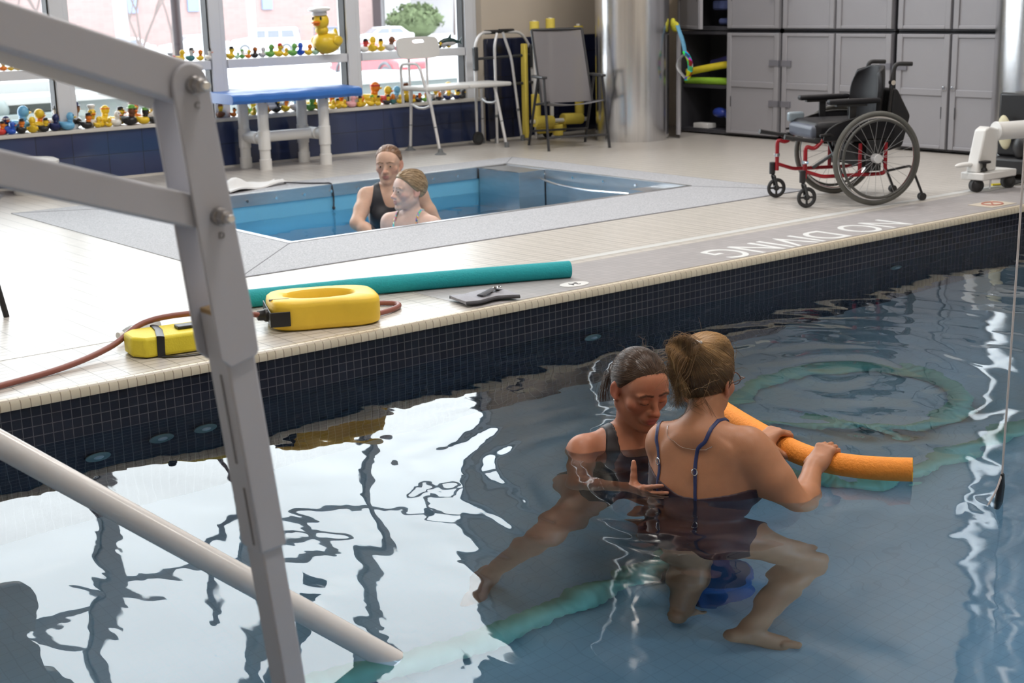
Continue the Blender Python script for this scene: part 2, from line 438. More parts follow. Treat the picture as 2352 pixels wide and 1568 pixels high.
# grey border and the small pool
gb = MB(); slab_with_hole(gb, (GX0, GX1, GY0, GY1), (TX0, TX1, TY0, TY1), 0.004, -0.3); struct('floor_border', gb, M_border, 'speckled grey border round the small blue pool', 'floor border')
M_seam = mat('border_seam', (0.2, 0.2, 0.22), .8)
sm = MB()
for (x0, y0), (x1, y1) in (((GX0, GY0), (TX0, TY0)), ((GX1, GY0), (TX1, TY0)), ((GX0, GY1), (TX0, TY1)), ((GX1, GY1), (TX1, TY1))):
    d = Vector((x1 - x0, y1 - y0, 0)).normalized(); q = Vector((-d.y, d.x, 0)) * .003
    a = Vector((x0, y0, 0)); b = Vector((x1, y1, 0)); sm.prism([((a - q).x, (a - q).y), ((b - q).x, (b - q).y), ((b + q).x, (b + q).y), ((a + q).x, (a + q).y)], 0.0055)
sm.box((GX0 - .006, GY0 - .012, 0), (GX1 + .006, GY0, .003)); sm.box((GX1, GY0, 0), (GX1 + .008, GY1, .003))
struct('trim_4', sm, M_seam)
M_tub = noisy('blue_tub_liner', (0.20, 0.54, 0.76), 0.35, 0.06, 3)
TZ = -1.25
tb = MB()
tb.box((TX0 - .1, TY0 - .1, TZ - .1), (TX1 + .1, TY1 + .1, TZ)); tb.box((TX0 - .1, TY0 - .1, TZ), (TX0 + .006, TY1 + .1, -.002)); tb.box((TX0, TY0 - .1, TZ), (TX1, TY0 + .006, -.002)); tb.box((TX0, TY1 - .006, TZ), (TX1, TY1 + .1, -.002))
struct('wall_tub', tb, M_tub, 'bright blue inside of the small pool', 'tub liner')
t2 = MB(); t2.box((TX1 - .006, TY0 - .1, TZ), (TX1 + .1, TY1 + .1, -.002)); struct('wall_tub_end', t2, M_steel_flat, 'stainless steel end wall of the small pool', 'tub end')
tw_ = MB(); tw_.box((TX0 - .02, TY0 - .02, TZ - .02), (TX1 + .02, TY1 + .02, -.20)); struct('water_tub', tw_, M_tubwater, 'blue water of the small pool', 'water', smooth=0)
# steel rim of the small pool with its bolts
t = thing('trim_coping', 'stainless steel rim band with bolts round the small blue pool', 'rim', (5.9, 8.4, 0)); t['kind'] = 'structure'
rm = MB(); rm.box((TX0, TY1 - .012, -.085), (TX1, TY1, .006)); rm.box((TX0, TY0, -.05), (TX1, TY0 + .012, .006)); rm.box((TX0, TY0, -.05), (TX0 + .012, TY1, .006)); rm.box((TX1 - .012, TY0, -.075), (TX1, TY1, .006))
slab_with_hole(rm, (TX0 - .03, TX1 + .03, TY0 - .03, TY1 + .03), (TX0, TX1, TY0, TY1), .008, .003)
obj('band', rm, M_steel_flat, t, world=True)
for i in range(13): obj('bolt', MB().cyl((4.36 + i * .243, TY1 - .011, -.045), (4.36 + i * .243, TY1 - .024, -.045), .012, n=8), M_chrome, t, world=True)
for i in range(4): obj('bolt', MB().cyl((TX1 - .011, 9.0 - i * .36, -.035), (TX1 - .024, 9.0 - i * .36, -.035), .012, n=8), M_chrome, t, world=True)
t = thing('jet_housing', 'stainless steel jet housing box in the far corner of the small pool', 'pool jet housing', (7.4, 9.2, 0))
obj('body', MB().prism([(7.25, 9.50), (7.27, 9.0), (7.42, 9.0), (7.535, 9.0), (7.535, 9.5)], .9, Matrix.Translation((0, 0, -.9))), M_steel_flat, t, world=True)
obj('lip', MB().box((7.24, 9.0, -.002), (7.262, 9.5, .004)), M_chrome, t, world=True)
obj('end_panel', MB().box((7.27, 7.42, -.9), (7.535, 7.72, -.02)), M_steel_flat, t, world=True)
obj('rail', MB().tube(bez([(7.50, 9.0, -.07), (7.42, 8.7, -.085), (7.36, 8.3, -.085), (7.33, 7.95, -.07), (7.32, 7.72, -.06)]), .009, 8), M_chrome, t, world=True)

for x in (5.0, 6.4):  # lamps added out of view below the rim to brighten the tub water
    t = thing('added_tub_lamp', 'added unseen underwater lamp in the near wall of the small blue pool, ' + ('left' if x < 6 else 'right') + ' one', 'added pool lamp', (x, TY0 + .008, -.62))
    obj('bezel', MB().lathe([(.0, 0), (.11, 0), (.11, .010), (.085, .016)], 24, Matrix.Rotation(-PI / 2, 4, 'X')), M_chrome, t)
    area('added_tub_light', (x, TY0 + .035, -.62), .17, .17, 11, (.80, .95, 1.0), (PI / 2, 0, 0))
for i, x in enumerate((1.6, 4.2, 6.8)):  # lamps added on the unseen near wall to brighten the pool floor
    t = thing('added_pool_lamp', 'added unseen underwater lamp in the near wall of the large pool, ' + ['left', 'middle', 'right'][i] + ' one', 'added pool lamp', (x, PY0 + .008, -.65))
    obj('bezel', MB().lathe([(.0, 0), (.13, 0), (.13, .010), (.10, .018)], 24, Matrix.Rotation(-PI / 2, 4, 'X')), M_chrome, t)
    area('added_pool_light', (x, PY0 + .035, -.65), .2, .2, 25, (.82, .94, 1.0), (PI / 2 - .15, 0, 0))
# window wall
WY = 11.27; GYW = 11.44; TOPZ = 6.0
lw = MB(); lw.box((RX0, WY, -.1), (8.68, WY + .3, .40)); struct('wall_back', lw, M_navytile, 'navy tiled low wall below the windows', 'wall')
bs = MB(); bs.box((RX0, WY - .012, 0), (8.68, WY, .018)); struct('baseboard_back', bs, M_sill)
sl = MB(); sl.box((RX0, WY - .02, .395), (8.70, WY + .30, .425)); struct('trim_5', sl, M_sill, 'pale window sill crowded with rubber ducks', 'window sill', bevel=.004)
MULL = [(-2.55, -2.39), (-1.15, -.99), (0.25, .41), (1.65, 1.81), (3.05, 3.21), (4.44, 4.60), (5.82, 5.97), (7.19, 7.34), (8.53, 8.68)]
wn = 0
for i, (a, b) in enumerate(MULL):
    mbm = MB(); mbm.box((a, 11.33, .42), (b - .05, GYW + .05, TOPZ)); mbm.box((b - .05, 11.35, .42), (b, GYW + .05, TOPZ)); struct('trim_%d' % (10 + i), mbm, M_frame, bevel=.004)
    struct('trim_%d' % (30 + i), MB().box((a - .012, 11.36, .425), (a, GYW + .01, TOPZ)), M_gasket)
for i in range(len(MULL) - 1):
    a = MULL[i][1]; b = MULL[i + 1][0] - .012
    wn += 1
    t = bpy.data.objects.new('window_%d' % wn, None); COL.objects.link(t); t['kind'] = 'structure'
    obj('glass', MB().box((a, GYW, .425), (b, GYW + .008, TOPZ)), M_glass, t, world=True)
    obj('rail', MB().box((a, 11.33, .835), (b, GYW + .04, .91)), M_frame, t, world=True, bevel=.004)
    obj('rail', MB().box((a, 11.36, 3.25), (b, GYW + .04, 3.33)), M_frame, t, world=True, bevel=.004)
hd = MB(); hd.box((RX0, 11.30, TOPZ), (8.7, 11.6, 6.4)); hd.box((RX0, 11.25, 2.9), (3.85, 11.62, 6.4)); hd.box((3.85, 11.25, 3.7), (4.12, 11.62, 6.4)); struct('wall_header_added_panels', hd, M_beige)  # left panels below the header are unseen additions, mirrored dark in the water

# beige wall right of the windows with its dark tiled lower part, then a steel clad column
bw = MB(); bw.box((8.68, WY, .0), (RX1, WY + .3, 6.4)); struct('wall_back_right', bw, M_beige, 'beige painted wall beside the windows', 'wall')
dt = MB(); dt.box((8.69, WY - .06, 0), (RX1, WY, .985)); struct('wall_back_tile', dt, M_navytile_b, 'dark glossy tiled lower wall behind the walking frame', 'wall', bevel=.012)
struct('baseboard_right', MB().box((8.70, WY - .075, 0), (RX1, WY - .06, .018)), M_sill)
def steel_column(n, cx, cy, r):
    mbc = MB().lathe([(r, 0), (r, 6.2)], 64, Matrix.Translation((cx, cy, 0)))
    return struct('column_%d' % n, mbc, M_steel, smooth=40)
o = steel_column(1, 9.725, 10.267, .355); tag(o, 'wide round column clad in brushed steel beside the mesh chair', 'column'); o['kind'] = 'structure'
# right wall
rw = MB(); rw.box((10.95, RY0, 0), (11.2, WY + .3, 6.4)); struct('wall_right', rw, M_beige, 'beige right hand wall behind the storage cabinets', 'wall')
# left and near walls, ceiling
struct('wall_left', MB().box((RX0 - .2, RY0, 0), (RX0, WY, 6.4)), M_beige)
struct('wall_front', MB().box((RX0 - .2, RY0 - .2, 0), (11.2, RY0, 6.4)), M_beige)
struct('ceiling', MB().box((RX0 - .2, RY0 - .2, 6.2), (11.2, WY + .35, 6.5)), M_ceil)
M_lampglow = mat('lamp_diffuser', (.9, .88, .8), .4); nodes(M_lampglow)[2].inputs['Emission Color'].default_value = (1, .88, .72, 1); nodes(M_lampglow)[2].inputs['Emission Strength'].default_value = 6
for i, (x, y) in enumerate(LAMPS):
    t = thing('ceiling_lamp', ['ceiling lamp over the near left end of the pool', 'ceiling lamp over the near right end of the pool', 'ceiling lamp over the middle of the pool\'s far edge', 'ceiling lamp over the far right of the pool', 'ceiling lamp over the storage cabinets', 'ceiling lamp over the small blue pool'][i], 'lamp', (x, y, 5.6))
    obj('housing', MB().box((-.65, -.2, .03), (.65, .2, .12)), M_white, t); obj('diffuser', MB().box((-.62, -.18, 0), (.62, .18, .03)), M_lampglow, t)
    [obj('hanger', MB().cyl((q, 0, .12), (q, 0, .6), .006, n=6), M_black, t) for q in (-.5, .5)]
# ---------------------------------------------------------------- foreground pool lift
M_lift = noisy('lift_powder_coat', (0.52, 0.53, 0.585), 0.42, 0.04, 7)
M_steelbolt = noisy('dull_steel_bolt', (0.42, 0.41, 0.41), 0.3, 0.15, 60, metal=1.0)
M_mark = mat('engraved_mark', (0.22, 0.22, 0.24), .6)
M_rust = noisy('rusty_scrape', (0.35, 0.24, 0.12), .8, .5, 60)
lift = thing('pool_lift', 'grey painted steel pool lift arm in the foreground with two pinned bars', 'pool lift', (-0.6, 1.98, 0))
cx, cz = 0.969, 1.282
ur = Vector((.9942, 0, .1074)); ud = Vector((.1074, 0, -.9942))
LM = Matrix(((ur.x, -ud.x, 0, cx), (0, 0, 1, 0), (ur.z, -ud.z, 0, cz), (0, 0, 0, 1)))   # local (across, up the mast, depth)
plate = [(-.033, 0)] + [(-.004 - .029 * math.cos(a * PI / 12), .029 * math.sin(a * PI / 12) * 1.1) for a in range(1, 12)] + [(.025, 0), (.028, -.15), (.034, -.36), (.033, -.418), (.028, -.424), (-.018, -.432), (-.033, -.415)]
def at_depth(y): return LM @ Matrix.Translation((0, 0, y))
obj('side_plate', MB().prism(plate, .008, at_depth(1.950)), M_lift, lift, world=True, bevel=.002)
obj('side_plate', MB().prism(plate, .008, at_depth(2.026)), M_lift, lift, world=True, bevel=.002)
mb = MB()
def mbox(mb, a, b, s0, s1, y0, y1):
    mb.box((a, -s1, y0), (b, -s0, y1), LM)
mbox(mb, -.020, .0295, .345, .753, 1.9585, 2.025)
obj('mast_tube', mb, M_lift, lift, world=True, bevel=.004)
mb = MB(); mbox(mb, -.0145, .0235, .36, 1.75, 1.964, 2.019); obj('inner_mast', mb, M_lift, lift, world=True, bevel=.003)
mb = MB(); mbox(mb, -.0215, -.0195, .45, .60, 1.985, 1.990); mbox(mb, -.0215, -.0195, .64, .74, 1.975, 1.979)
obj('slot_mark', mb, M_mark, lift, world=True)
mb = MB(); mbox(mb, -.0208, .02, .3445, .352, 1.966, 2.018); obj('rust_patch', mb, M_rust, lift, world=True)
for nm, s, xx in (('C', 0, 0.0), ('D', .197, .003)):
    c = LM @ Vector((xx, -s, 0))
    b = obj('pivot_pin', MB().cyl((c.x, 1.950, c.z), (c.x, 1.938, c.z), .0135, n=20), M_steelbolt, lift, world=True, bevel=.001)
    obj('nut', MB().cyl((c.x, 1.938, c.z), (c.x, 1.922, c.z), .0125, .0105, n=6), M_steelbolt, b, world=True, bevel=.001)
    obj('pin_end', MB().cyl((c.x, 1.922, c.z), (c.x, 1.908, c.z), .0065, n=12), M_chrome, b, world=True, bevel=.001)
    l = text_mesh('letter', nm, .014, M_mark, (0, 0, 0), (0, 0, 0)); l.parent = lift
    q = LM @ Vector((xx, -s - .030, 0)); l.location = (q.x + .6, 1.9493 - 1.98, q.z); l.rotation_euler = (PI / 2, .107, 0)
def arm(px, pz, slope, x_end, h, y0, y1):
    d = Vector((-1, 0, slope)).normalized(); n = Vector((d.z, 0, -d.x)); 
    if n.z < 0: n = -n
    a = Vector((px, 0, pz)) - d * .020; L_ = (px - x_end) / -d.x
    e = Vector((px, 0, pz)) + d * L_
    M_ = Matrix(((d.x, n.x, 0, 0), (0, 0, 1, 0), (d.z, n.z, 0, 0), (0, 0, 0, 1))); M_.translation = Vector((a.x, 0, a.z))
    return MB().box((0, -h / 2, y0), ((e - a).length, h / 2, y1), M_)
for z0, px, sl_, hh in ((1.279, .965, .352, .062), (1.084, .985, .322, .051)):
    obj('arm', arm(px, z0 + (.006 if z0 > 1.2 else .004), sl_, -.62, hh, 1.9595, 2.018), M_lift, lift, world=True, bevel=.005, seg=3)
bar = arm(.92, 1.270, .352, -.62, .036, 2.019, 2.026); obj('lit_bar', bar, M_white, lift, world=True)  # same paint as the arm, whitened to carry the light along its underside
obj('gusset', MB().prism([(.687, 1.150), (.55, 1.20), (.50, 1.02)], .03, Matrix(((1, 0, 0, 0), (0, 0, 1, 1.97), (0, 1, 0, 0), (0, 0, 0, 1)))), M_lift, lift, world=True, bevel=.004)
obj('post', MB().box((-.66, 1.93, .02), (-.54, 2.05, 1.95)), M_lift, lift, world=True, bevel=.006)
obj('base_plate', MB().box((-.85, 1.75, 0), (-.42, 2.25, .02)), M_lift, lift, world=True, bevel=.004)
# white pole slanting into the water behind the lift
M_whitepole = noisy('white_enamel_pole', (0.74, 0.72, 0.71), 0.22, 0.04, 6, coat=0) if False else noisy('white_enamel_pole', (0.74, 0.72, 0.71), 0.22, 0.04, 6)
d = (Vector((1.026, 3.16, .44)) - Vector((1.785, 2.78, -.19)))
pole_path = fillet([Vector((1.785, 2.78, -.19)) - d * .03, Vector((1.026, 3.16, .44)) + d * 1.55, Vector((-.62, 4.05, .9)), Vector((-.62, 4.1, 0))], .18, 8)
o = obj('handrail', MB().tube(pole_path, .0305, 20), M_whitepole); tag(o, 'white round pole slanting down into the water behind the lift', 'pole')

# ---------------------------------------------------------------- on the deck by the pool
def foam(name, c, amount=.12):
    return noisy(name, c, 0.75, amount, 60, bump=0.35, bscale=130)
M_teal = foam('teal_foam', (0.008, 0.33, 0.37)); M_orange = foam('orange_foam', (0.90, 0.30, 0.035)); M_core = mat('noodle_core', (0.85, .10, .01), .8); M_yfoam = noisy('yellow_foam_block', (0.80, 0.66, 0.04), 0.6, 0.08, 30, bump=.15, bscale=120)
M_endface = foam('noodle_end', (0.92, 0.48, 0.03))
t = thing('foam_noodle', 'teal foam pool noodle lying on the deck along the edge', 'pool noodle', (3.5, 5.7, 0))
pth = bez([(2.96, 5.985, .043), (3.2, 5.92, .043), (3.7, 5.78, .043), (4.25, 5.58, .043), (4.68, 5.405, .043)], 10)
obj('foam_tube', MB().tube(pth, .043, 24), M_teal, t, world=True)
obj('core_hole', MB().cyl((4.681, 5.4045, .043), (4.683, 5.4035, .043), .012, n=12), M_black, t, world=True)

def hoses(): pass
M_yplast = noisy('yellow_moulded_foam', (0.90, 0.60, 0.05), 0.48, 0.06, 14, bump=.06, bscale=160)
M_hose = noisy('red_brown_rubber_hose', (0.25, 0.085, 0.065), 0.45, 0.12, 20)
# moulded yellow rescue float: a rounded block with an oval opening, ribbed grips and black end straps
fl_t = thing('water_float', 'yellow moulded foam float ring with ribbed sides and black end on the edge', 'water float', (3.24, 5.42, 0), math.radians(-23))
def sup(a, b, n, t):
    c, s = math.cos(t), math.sin(t); return (a * abs(c) ** (2 / n) * (1 if c >= 0 else -1), b * abs(s) ** (2 / n) * (1 if s >= 0 else -1))
K = 160; H0, H1 = .004, .132
prof = []
for q, (so, z) in enumerate([(.92, H0), (.985, H0 + .008), (1.0, H0 + .025), (1.0, H1 - .028), (.985, H1 - .010), (.93, H1)]):
    ring = []
    for k in range(K):
        t_ = 2 * PI * k / K; x, y = sup(.245, .165, 4.2, t_)
        f = so
        if abs(x) < .085 and abs(y) > .1: f *= 1 - .030 * (0.5 + .5 * math.cos(x * 2 * PI / .0187))
        ring.append((x * so + (0), y * f, z - .010 * max(0, (x - .05)) * 3 * (z > .08)))
    prof.append(ring)
inn = []
for z, sc_ in [(H1, 1.10), (H1 - .012, 1.02), (.07, .98), (H0 + .01, 1.0), (H0, 1.08)]:
    inn.append([(0.150 * sc_ * math.cos(2 * PI * k / K) - .012, .094 * sc_ * math.sin(2 * PI * k / K) + .002, z - .010 * max(0, (.15 * math.cos(2 * PI * k / K) - .06)) * 3 * (z > .08)) for k in range(K)])
rings = prof + inn; mb = MB(); vs = [p for r in rings for p in r]; fs = []
for i in range(len(rings)):
    j = (i + 1) % len(rings); fs += [(i * K + k, i * K + (k + 1) % K, j * K + (k + 1) % K, j * K + k) for k in range(K)]
mb.add(vs, fs); obj('foam_ring', mb, M_yplast, fl_t, smooth=50)
mb = MB()
mb.box((-.252, -.165, .030), (-.246, .12, .095)); mb.box((-.252, -.1705, .030), (-.165, -.1655, .095))
obj('end_strap', mb, M_black, fl_t, bevel=.003)
mb = MB().lathe([(.012, -.30), (.022, -.295), (.024, -.27), (.03, -.262), (.03, -.248), (.018, -.243)], 16, Matrix.Rotation(PI / 2, 4, 'Y') @ Matrix.Translation((-.065, -.06, 0)))
obj('hose_plug', mb, M_black, fl_t)
obj('slit', MB().box((-.243, -.068, .125), (-.155, -.064, .1335)), M_mark, fl_t)
# hose: from the left edge of the picture, over the second float, round behind the first
ph = bez([(1.2, 5.15, .013), (1.75, 5.30, .013), (2.05, 5.40, .016), (2.28, 5.50, .04), (2.45, 5.56, .098), (2.62, 5.53, .115), (2.80, 5.48, .10), (2.95, 5.47, .07), (3.005, 5.467, .062)], 10)
o = obj('rubber_hose', MB().tube(ph, .0125, 12), M_hose); tag(o, 'red brown rubber hose snaking along the deck at the left', 'hose')
ph = bez([(3.36, 5.63, .02), (3.50, 5.585, .016), (3.60, 5.53, .014), (3.655, 5.46, .014), (3.63, 5.40, .014), (3.55, 5.355, .014), (3.44, 5.33, .014)], 8)
o = obj('rubber_hose', MB().tube(ph, .0125, 12), M_hose); tag(o, 'loop of red brown hose behind the right end of the yellow float', 'hose')
# second, flat yellow float with a black strap, partly behind the lift mast
ft = thing('foam_cuff', 'flat yellow foam float with a black strap, half hidden by the lift mast', 'water float', (2.56, 5.42, 0), math.radians(-9))
obj('foam_block', MB().prism([(-.235, -.06), (-.19, -.115), (.20, -.115), (.285, -.06), (.285, .05), (.22, .10), (-.19, .10), (-.235, .05)], .082, Matrix.Translation((0, 0, .004))), M_yfoam, ft, bevel=.012, seg=3)
obj('strap', MB().tube([(-.13, -.121, .003), (-.128, -.121, .088), (-.10, 0, .0905), (-.09, .104, .088), (-.09, .104, .005)], .016, 8, flat=(1, .2)), M_black, ft)
obj('strap_tail', MB().tube(bez([(-.128, -.121, .006), (-.06, -.155, .005), (.06, -.16, .005), (.15, -.15, .008)]), .012, 8, flat=(1, .25)), M_black, ft)
obj('buckle', MB().box((-.03, -.04, .086), (.06, .02, .100)), M_black, ft, bevel=.004)
# clear plastic bottle lying behind it
M_clear = noisy('frosted_clear_plastic', (0.75, 0.77, 0.79), 0.25, .05, 20, **{'Transmission Weight': .5})
t = thing('plastic_bottle', 'frosted plastic bottle lying on the deck behind the hose', 'bottle', (2.50, 5.73, 0.032), math.radians(20))
obj('body', MB().lathe([(.0, -.11), (.03, -.11), (.031, -.02), (.031, .05), (.018, .085), (.014, .09)], 18, Matrix.Rotation(-PI / 2, 4, 'Y')), M_clear, t)
obj('cap', MB().lathe([(.015, .088), (.015, .115), (0, .116)], 14, Matrix.Rotation(-PI / 2, 4, 'Y')), M_white, t)
# grey ankle weight
M_greyfab = noisy('grey_weight_fabric', (0.33, 0.33, 0.37), 0.7, .12, 40, bump=.2, bscale=200); M_dkfab = noisy('dark_binding', (0.05, .05, .06), .7, .2, 60)
t = thing('ankle_weight', 'grey fabric ankle weight with dark strap at the pool edge', 'ankle weight', (4.03, 5.275, 0), math.radians(-10))
rows = []
for j in range(9):
    y = -.085 + .17 * j / 8; rows.append([(x, y + .02 * math.sin(2 * x * PI / .26 + .6), .020 + .009 * abs(math.sin((x + .14) / .28 * 4 * PI)) * math.sin(PI * (j + .4) / 8.8)) for x in [(-.14 + .28 * i / 32) for i in range(33)]])
obj('cuff', MB().sheet(rows, .016), M_greyfab, t, smooth=60)
obj('binding', MB().tube([Vector((x, -.087 + .02 * math.sin(2 * x * PI / .26 + .6), .018)) for x in [(-.14 + .28 * i / 32) for i in range(33)]], .007, 8), M_dkfab, t)
obj('binding', MB().tube([Vector((x, .087 + .02 * math.sin(2 * x * PI / .26 + .6), .018)) for x in [(-.14 + .28 * i / 32) for i in range(33)]], .007, 8), M_dkfab, t)
obj('strap', MB().tube([(-.05, -.06, .040), (.0, -.03, .044), (.06, .02, .044), (.12, .03, .03)], .02, 8, flat=(1, .2)), M_dkfab, t)
obj('ring', MB().tube([Vector((.085 + .02 * math.cos(a), .02 + .016 * math.sin(a), .050)) for a in [2 * PI * k / 14 for k in range(14)]], .003, 6, closed=True), M_chrome, t)
# deck markers
M_tilecream = noisy('cream_marker_tile', (0.68, .62, .52), .35, .05, 20); M_red = mat('red_print', (0.48, .20, .15), .5); M_dark = mat('dark_print', (.06, .06, .07), .5)
t = thing('depth_marker', 'oval white depth marker on the deck near the noodle end', 'depth marker', (4.575, 5.25, 0.0022)); t['kind'] = 'structure'
obj('plate', MB().lathe([(.055, 0), (.055, .002), (0, .0021)], 28, Matrix.Scale(1.5, 4, (1, 0, 0))), M_white, t)
l = text_mesh('figure', '34', .06, M_dark, (0, 0, .003), (0, 0, PI)); l.parent = t
t = thing('warning_tile', 'cream tile with a red ring sign on the far grey strip', 'sign tile', (8.21, 5.29, 0.0022)); t['kind'] = 'structure'
obj('tile', MB().box((-.14, -.09, 0), (.14, .09, .002)), M_tilecream, t)
obj('ring', MB().tube([Vector((.075 * math.cos(a), .06 * math.sin(a), .003)) for a in [2 * PI * k / 24 for k in range(24)]], .006, 6, closed=True), M_red, t)
obj('bar', MB().tube([(-.05, -.04, .003), (.05, .04, .003)], .006, 6), M_red, t)
# towel and cord at the small pool
M_towel = noisy('white_towel', (0.85, 0.86, 0.87), .9, .03, 60, bump=.5, bscale=250)
rnd = random.Random(4); rows = []
for j in range(17):
    v_ = j / 16; row = []
    for i in range(23):
        u_ = i / 22; x = (u_ - .5) * .62; y = (v_ - .5) * .34 * (1 - .55 * u_)
        z = .018 + .075 * math.exp(-((u_ - .28) / .16) ** 2 - ((v_ - .55) / .3) ** 2) + .02 * math.sin(9 * u_ + 4 * v_) * math.sin(7 * v_ + 2) * .6 + .012 * math.sin(17 * u_ * v_ + 3)
        row.append((x, y, max(.008, z)))
    rows.append(row)
o = obj('towel', MB().sheet(rows, .012), M_towel, smooth=80); o.location = (5.30, 9.86, 0); o.rotation_euler = (0, 0, math.radians(10)); tag(o, 'crumpled white towel on the border behind the small pool', 'towel')
ph = bez([(5.58, 9.84, .02), (5.70, 9.72, .012), (5.80, 9.60, .012), (5.83, 9.535, .012), (5.83, 9.510, -.03), (5.835, 9.508, -.10), (5.83, 9.507, -.17)], 8)
o = obj('cord', MB().tube(ph, .006, 8).ell((5.83, 9.507, -.175), (.012, .012, .016)), M_dkfab); tag(o, 'thin black cord hanging over the rim of the small pool', 'cord')
# leg of a chair that stands mostly outside the picture
t = thing('deck_chair', 'black tubular chair leg at the left edge of the picture', 'chair', (2.05, 6.62, 0))
obj('leg', MB().tube([(.18, -.05, 0), (.115, -.02, .42)], .014, 10), M_black, t); obj('leg', MB().tube([(-.42, -.05, 0), (-.36, -.02, .42)], .014, 10), M_black, t)
obj('leg', MB().tube([(.18, .5, 0), (.115, .46, .42)], .014, 10), M_black, t); obj('leg', MB().tube([(-.42, .5, 0), (-.36, .46, .42)], .014, 10), M_black, t)
M_sling = noisy('grey_mesh_sling', (0.23, 0.23, 0.25), .7, .1, 30, bump=.3, bscale=400)
obj('seat', MB().box((-.42, -.05, .415), (.10, .5, .435)), M_sling, t, bevel=.008)
obj('backrest', MB().sheet([[(-.41, .5, .43), (.09, .5, .43)], [(-.41, .62, .95), (.09, .62, .95)]], .015), M_sling, t)
# white tub chair back peeping over the lower lift bar
t = thing('white_bucket', 'white plastic tub standing by the wall behind the lift bars', 'tub', (4.02, 10.9, 0))
obj('body', MB().lathe([(0, .0), (.15, 0), (.19, .20), (.195, .23)], 28), M_white, t); obj('lid', MB().lathe([(.2, .23), (.2, .25), (.17, .265), (0, .27)], 28), M_white, t)

# ---------------------------------------------------------------- hanging line with a float in the pool
M_rope = noisy('pale_cord', (0.62, 0.55, 0.52), .8, .1, 50)
t = thing('hanging_line', 'pale cord hanging down to the water with a dark float on its end', 'line', (3.86, 2.40, WZ))
obj('cord', MB().tube([(3.86, 2.40, -.10), (3.868, 2.396, .6), (3.90, 2.38, 6.2)], .0035, 8), M_rope, t, world=True)
obj('float', MB().lathe([(0, -.16), (.008, -.15), (.013, -.09), (.012, -.02), (.006, .02), (0, .025)], 12, Matrix.Translation((3.86, 2.40, -.12)) @ Matrix.Rotation(.08, 4, 'X')), M_black, t, world=True)
obj('cord_end', MB().tube(bez([(3.86, 2.40, -.10), (3.83, 2.40, -.15), (3.80, 2.41, -.20)]), .0035, 6), M_rope, t, world=True)

# ---------------------------------------------------------------- in the pool: noodle, hose, step
t = thing('foam_noodle', 'orange foam pool noodle floating under both hands of the bather', 'pool noodle', (3.75, 3.1, -.16))
pth = bez([(3.845, 3.60, -.135), (3.79, 3.42, -.148), (3.735, 3.22, -.158), (3.70, 3.05, -.162), (3.705, 2.92, -.160), (3.75, 2.80, -.155), (3.815, 2.70, -.150)], 10)
obj('foam_tube', MB().tube(pth, .0395, 24, caps=False), M_orange, t, world=True)
e = pth[-1]; d = (pth[-1] - pth[-2]).normalized(); e0 = pth[0]; d0 = (pth[0] - pth[1]).normalized()
obj('end_face', MB().cyl(e - d * .004, e + d * .0005, .0392, n=24), M_endface, t, world=True); obj('end_face', MB().cyl(e0 - d0 * .004, e0 + d0 * .0005, .0392, n=24), M_endface, t, world=True)
obj('core_hole', MB().cyl(e, e + d * .0015, .009, n=12), M_core, t, world=True)
M_aqua = noisy('aqua_vacuum_hose', (0.24, 0.50, 0.38), .5, .06, 10)
mb = MB(); ph = bez([(1.9, 3.50, FZ + .06), (2.5, 3.37, FZ + .06), (3.0, 3.36, FZ + .06), (3.42, 3.40, FZ + .06), (3.9, 3.75, FZ + .05), (4.5, 4.22, FZ + .05), (5.2, 4.50, FZ + .05), (5.75, 4.20, FZ + .05), (5.6, 3.7, FZ + .05), (5.1, 3.58, FZ + .05), (4.85, 3.8, FZ + .1), (4.6, 4.05, FZ + .06), (4.35, 3.8, FZ + .05), (4.4, 3.35, FZ + .05), (4.9, 3.28, FZ + .05), (5.6, 3.25, FZ + .05), (6.4, 3.0, FZ + .05)], 40)
mb.tube(ph, [.050 + .006 * (1 if (i % 4) < 2 else 0) for i in range(len(ph))], 14)
o = obj('vacuum_hose', mb, M_aqua, smooth=30); tag(o, 'long ribbed aqua hose coiled on the pool floor under the water', 'hose')
M_bluestep = noisy('blue_plastic', (0.01, 0.10, 0.30), .5, .1, 10)
t = thing('aqua_step', 'blue round step on the pool floor beside the bather\'s legs', 'step', (3.38, 3.17, FZ))
obj('top', MB().lathe([(.0, .12), (.12, .12), (.13, .11), (.13, .10), (0, .10)], 32), M_bluestep, t); obj('base', MB().lathe([(.14, 0), (.115, .10), (0, .10)], 32), M_bluestep, t)
# round wall fittings of the pool below the water line
M_inlet = noisy('pale_green_fitting', (.25, .33, .30), .5, .1, 10)
for x, z, lb in ((2.28, -.42, 'left of the lift mast'), (2.02, -.47, 'lowest at the far left'), (2.47, -.42, 'just behind the lift mast'), (4.55, -.37, 'behind the smaller bather\'s head'), (6.95, -.33, 'below the wheelchair')):
    t = thing('wall_inlet', 'round pool inlet fitting under water on the dark wall, ' + lb, 'inlet', (x, PY1 - .012, z), 0, 'pool wall fittings')
    obj('flange', MB().lathe([(.0, 0), (.05, 0), (.05, .008), (.03, .014)], 20, Matrix.Rotation(PI / 2, 4, 'X')), M_inlet, t); obj('eyeball', MB().ell((0, -.010, 0), (.022, .014, .022)), M_white, t)
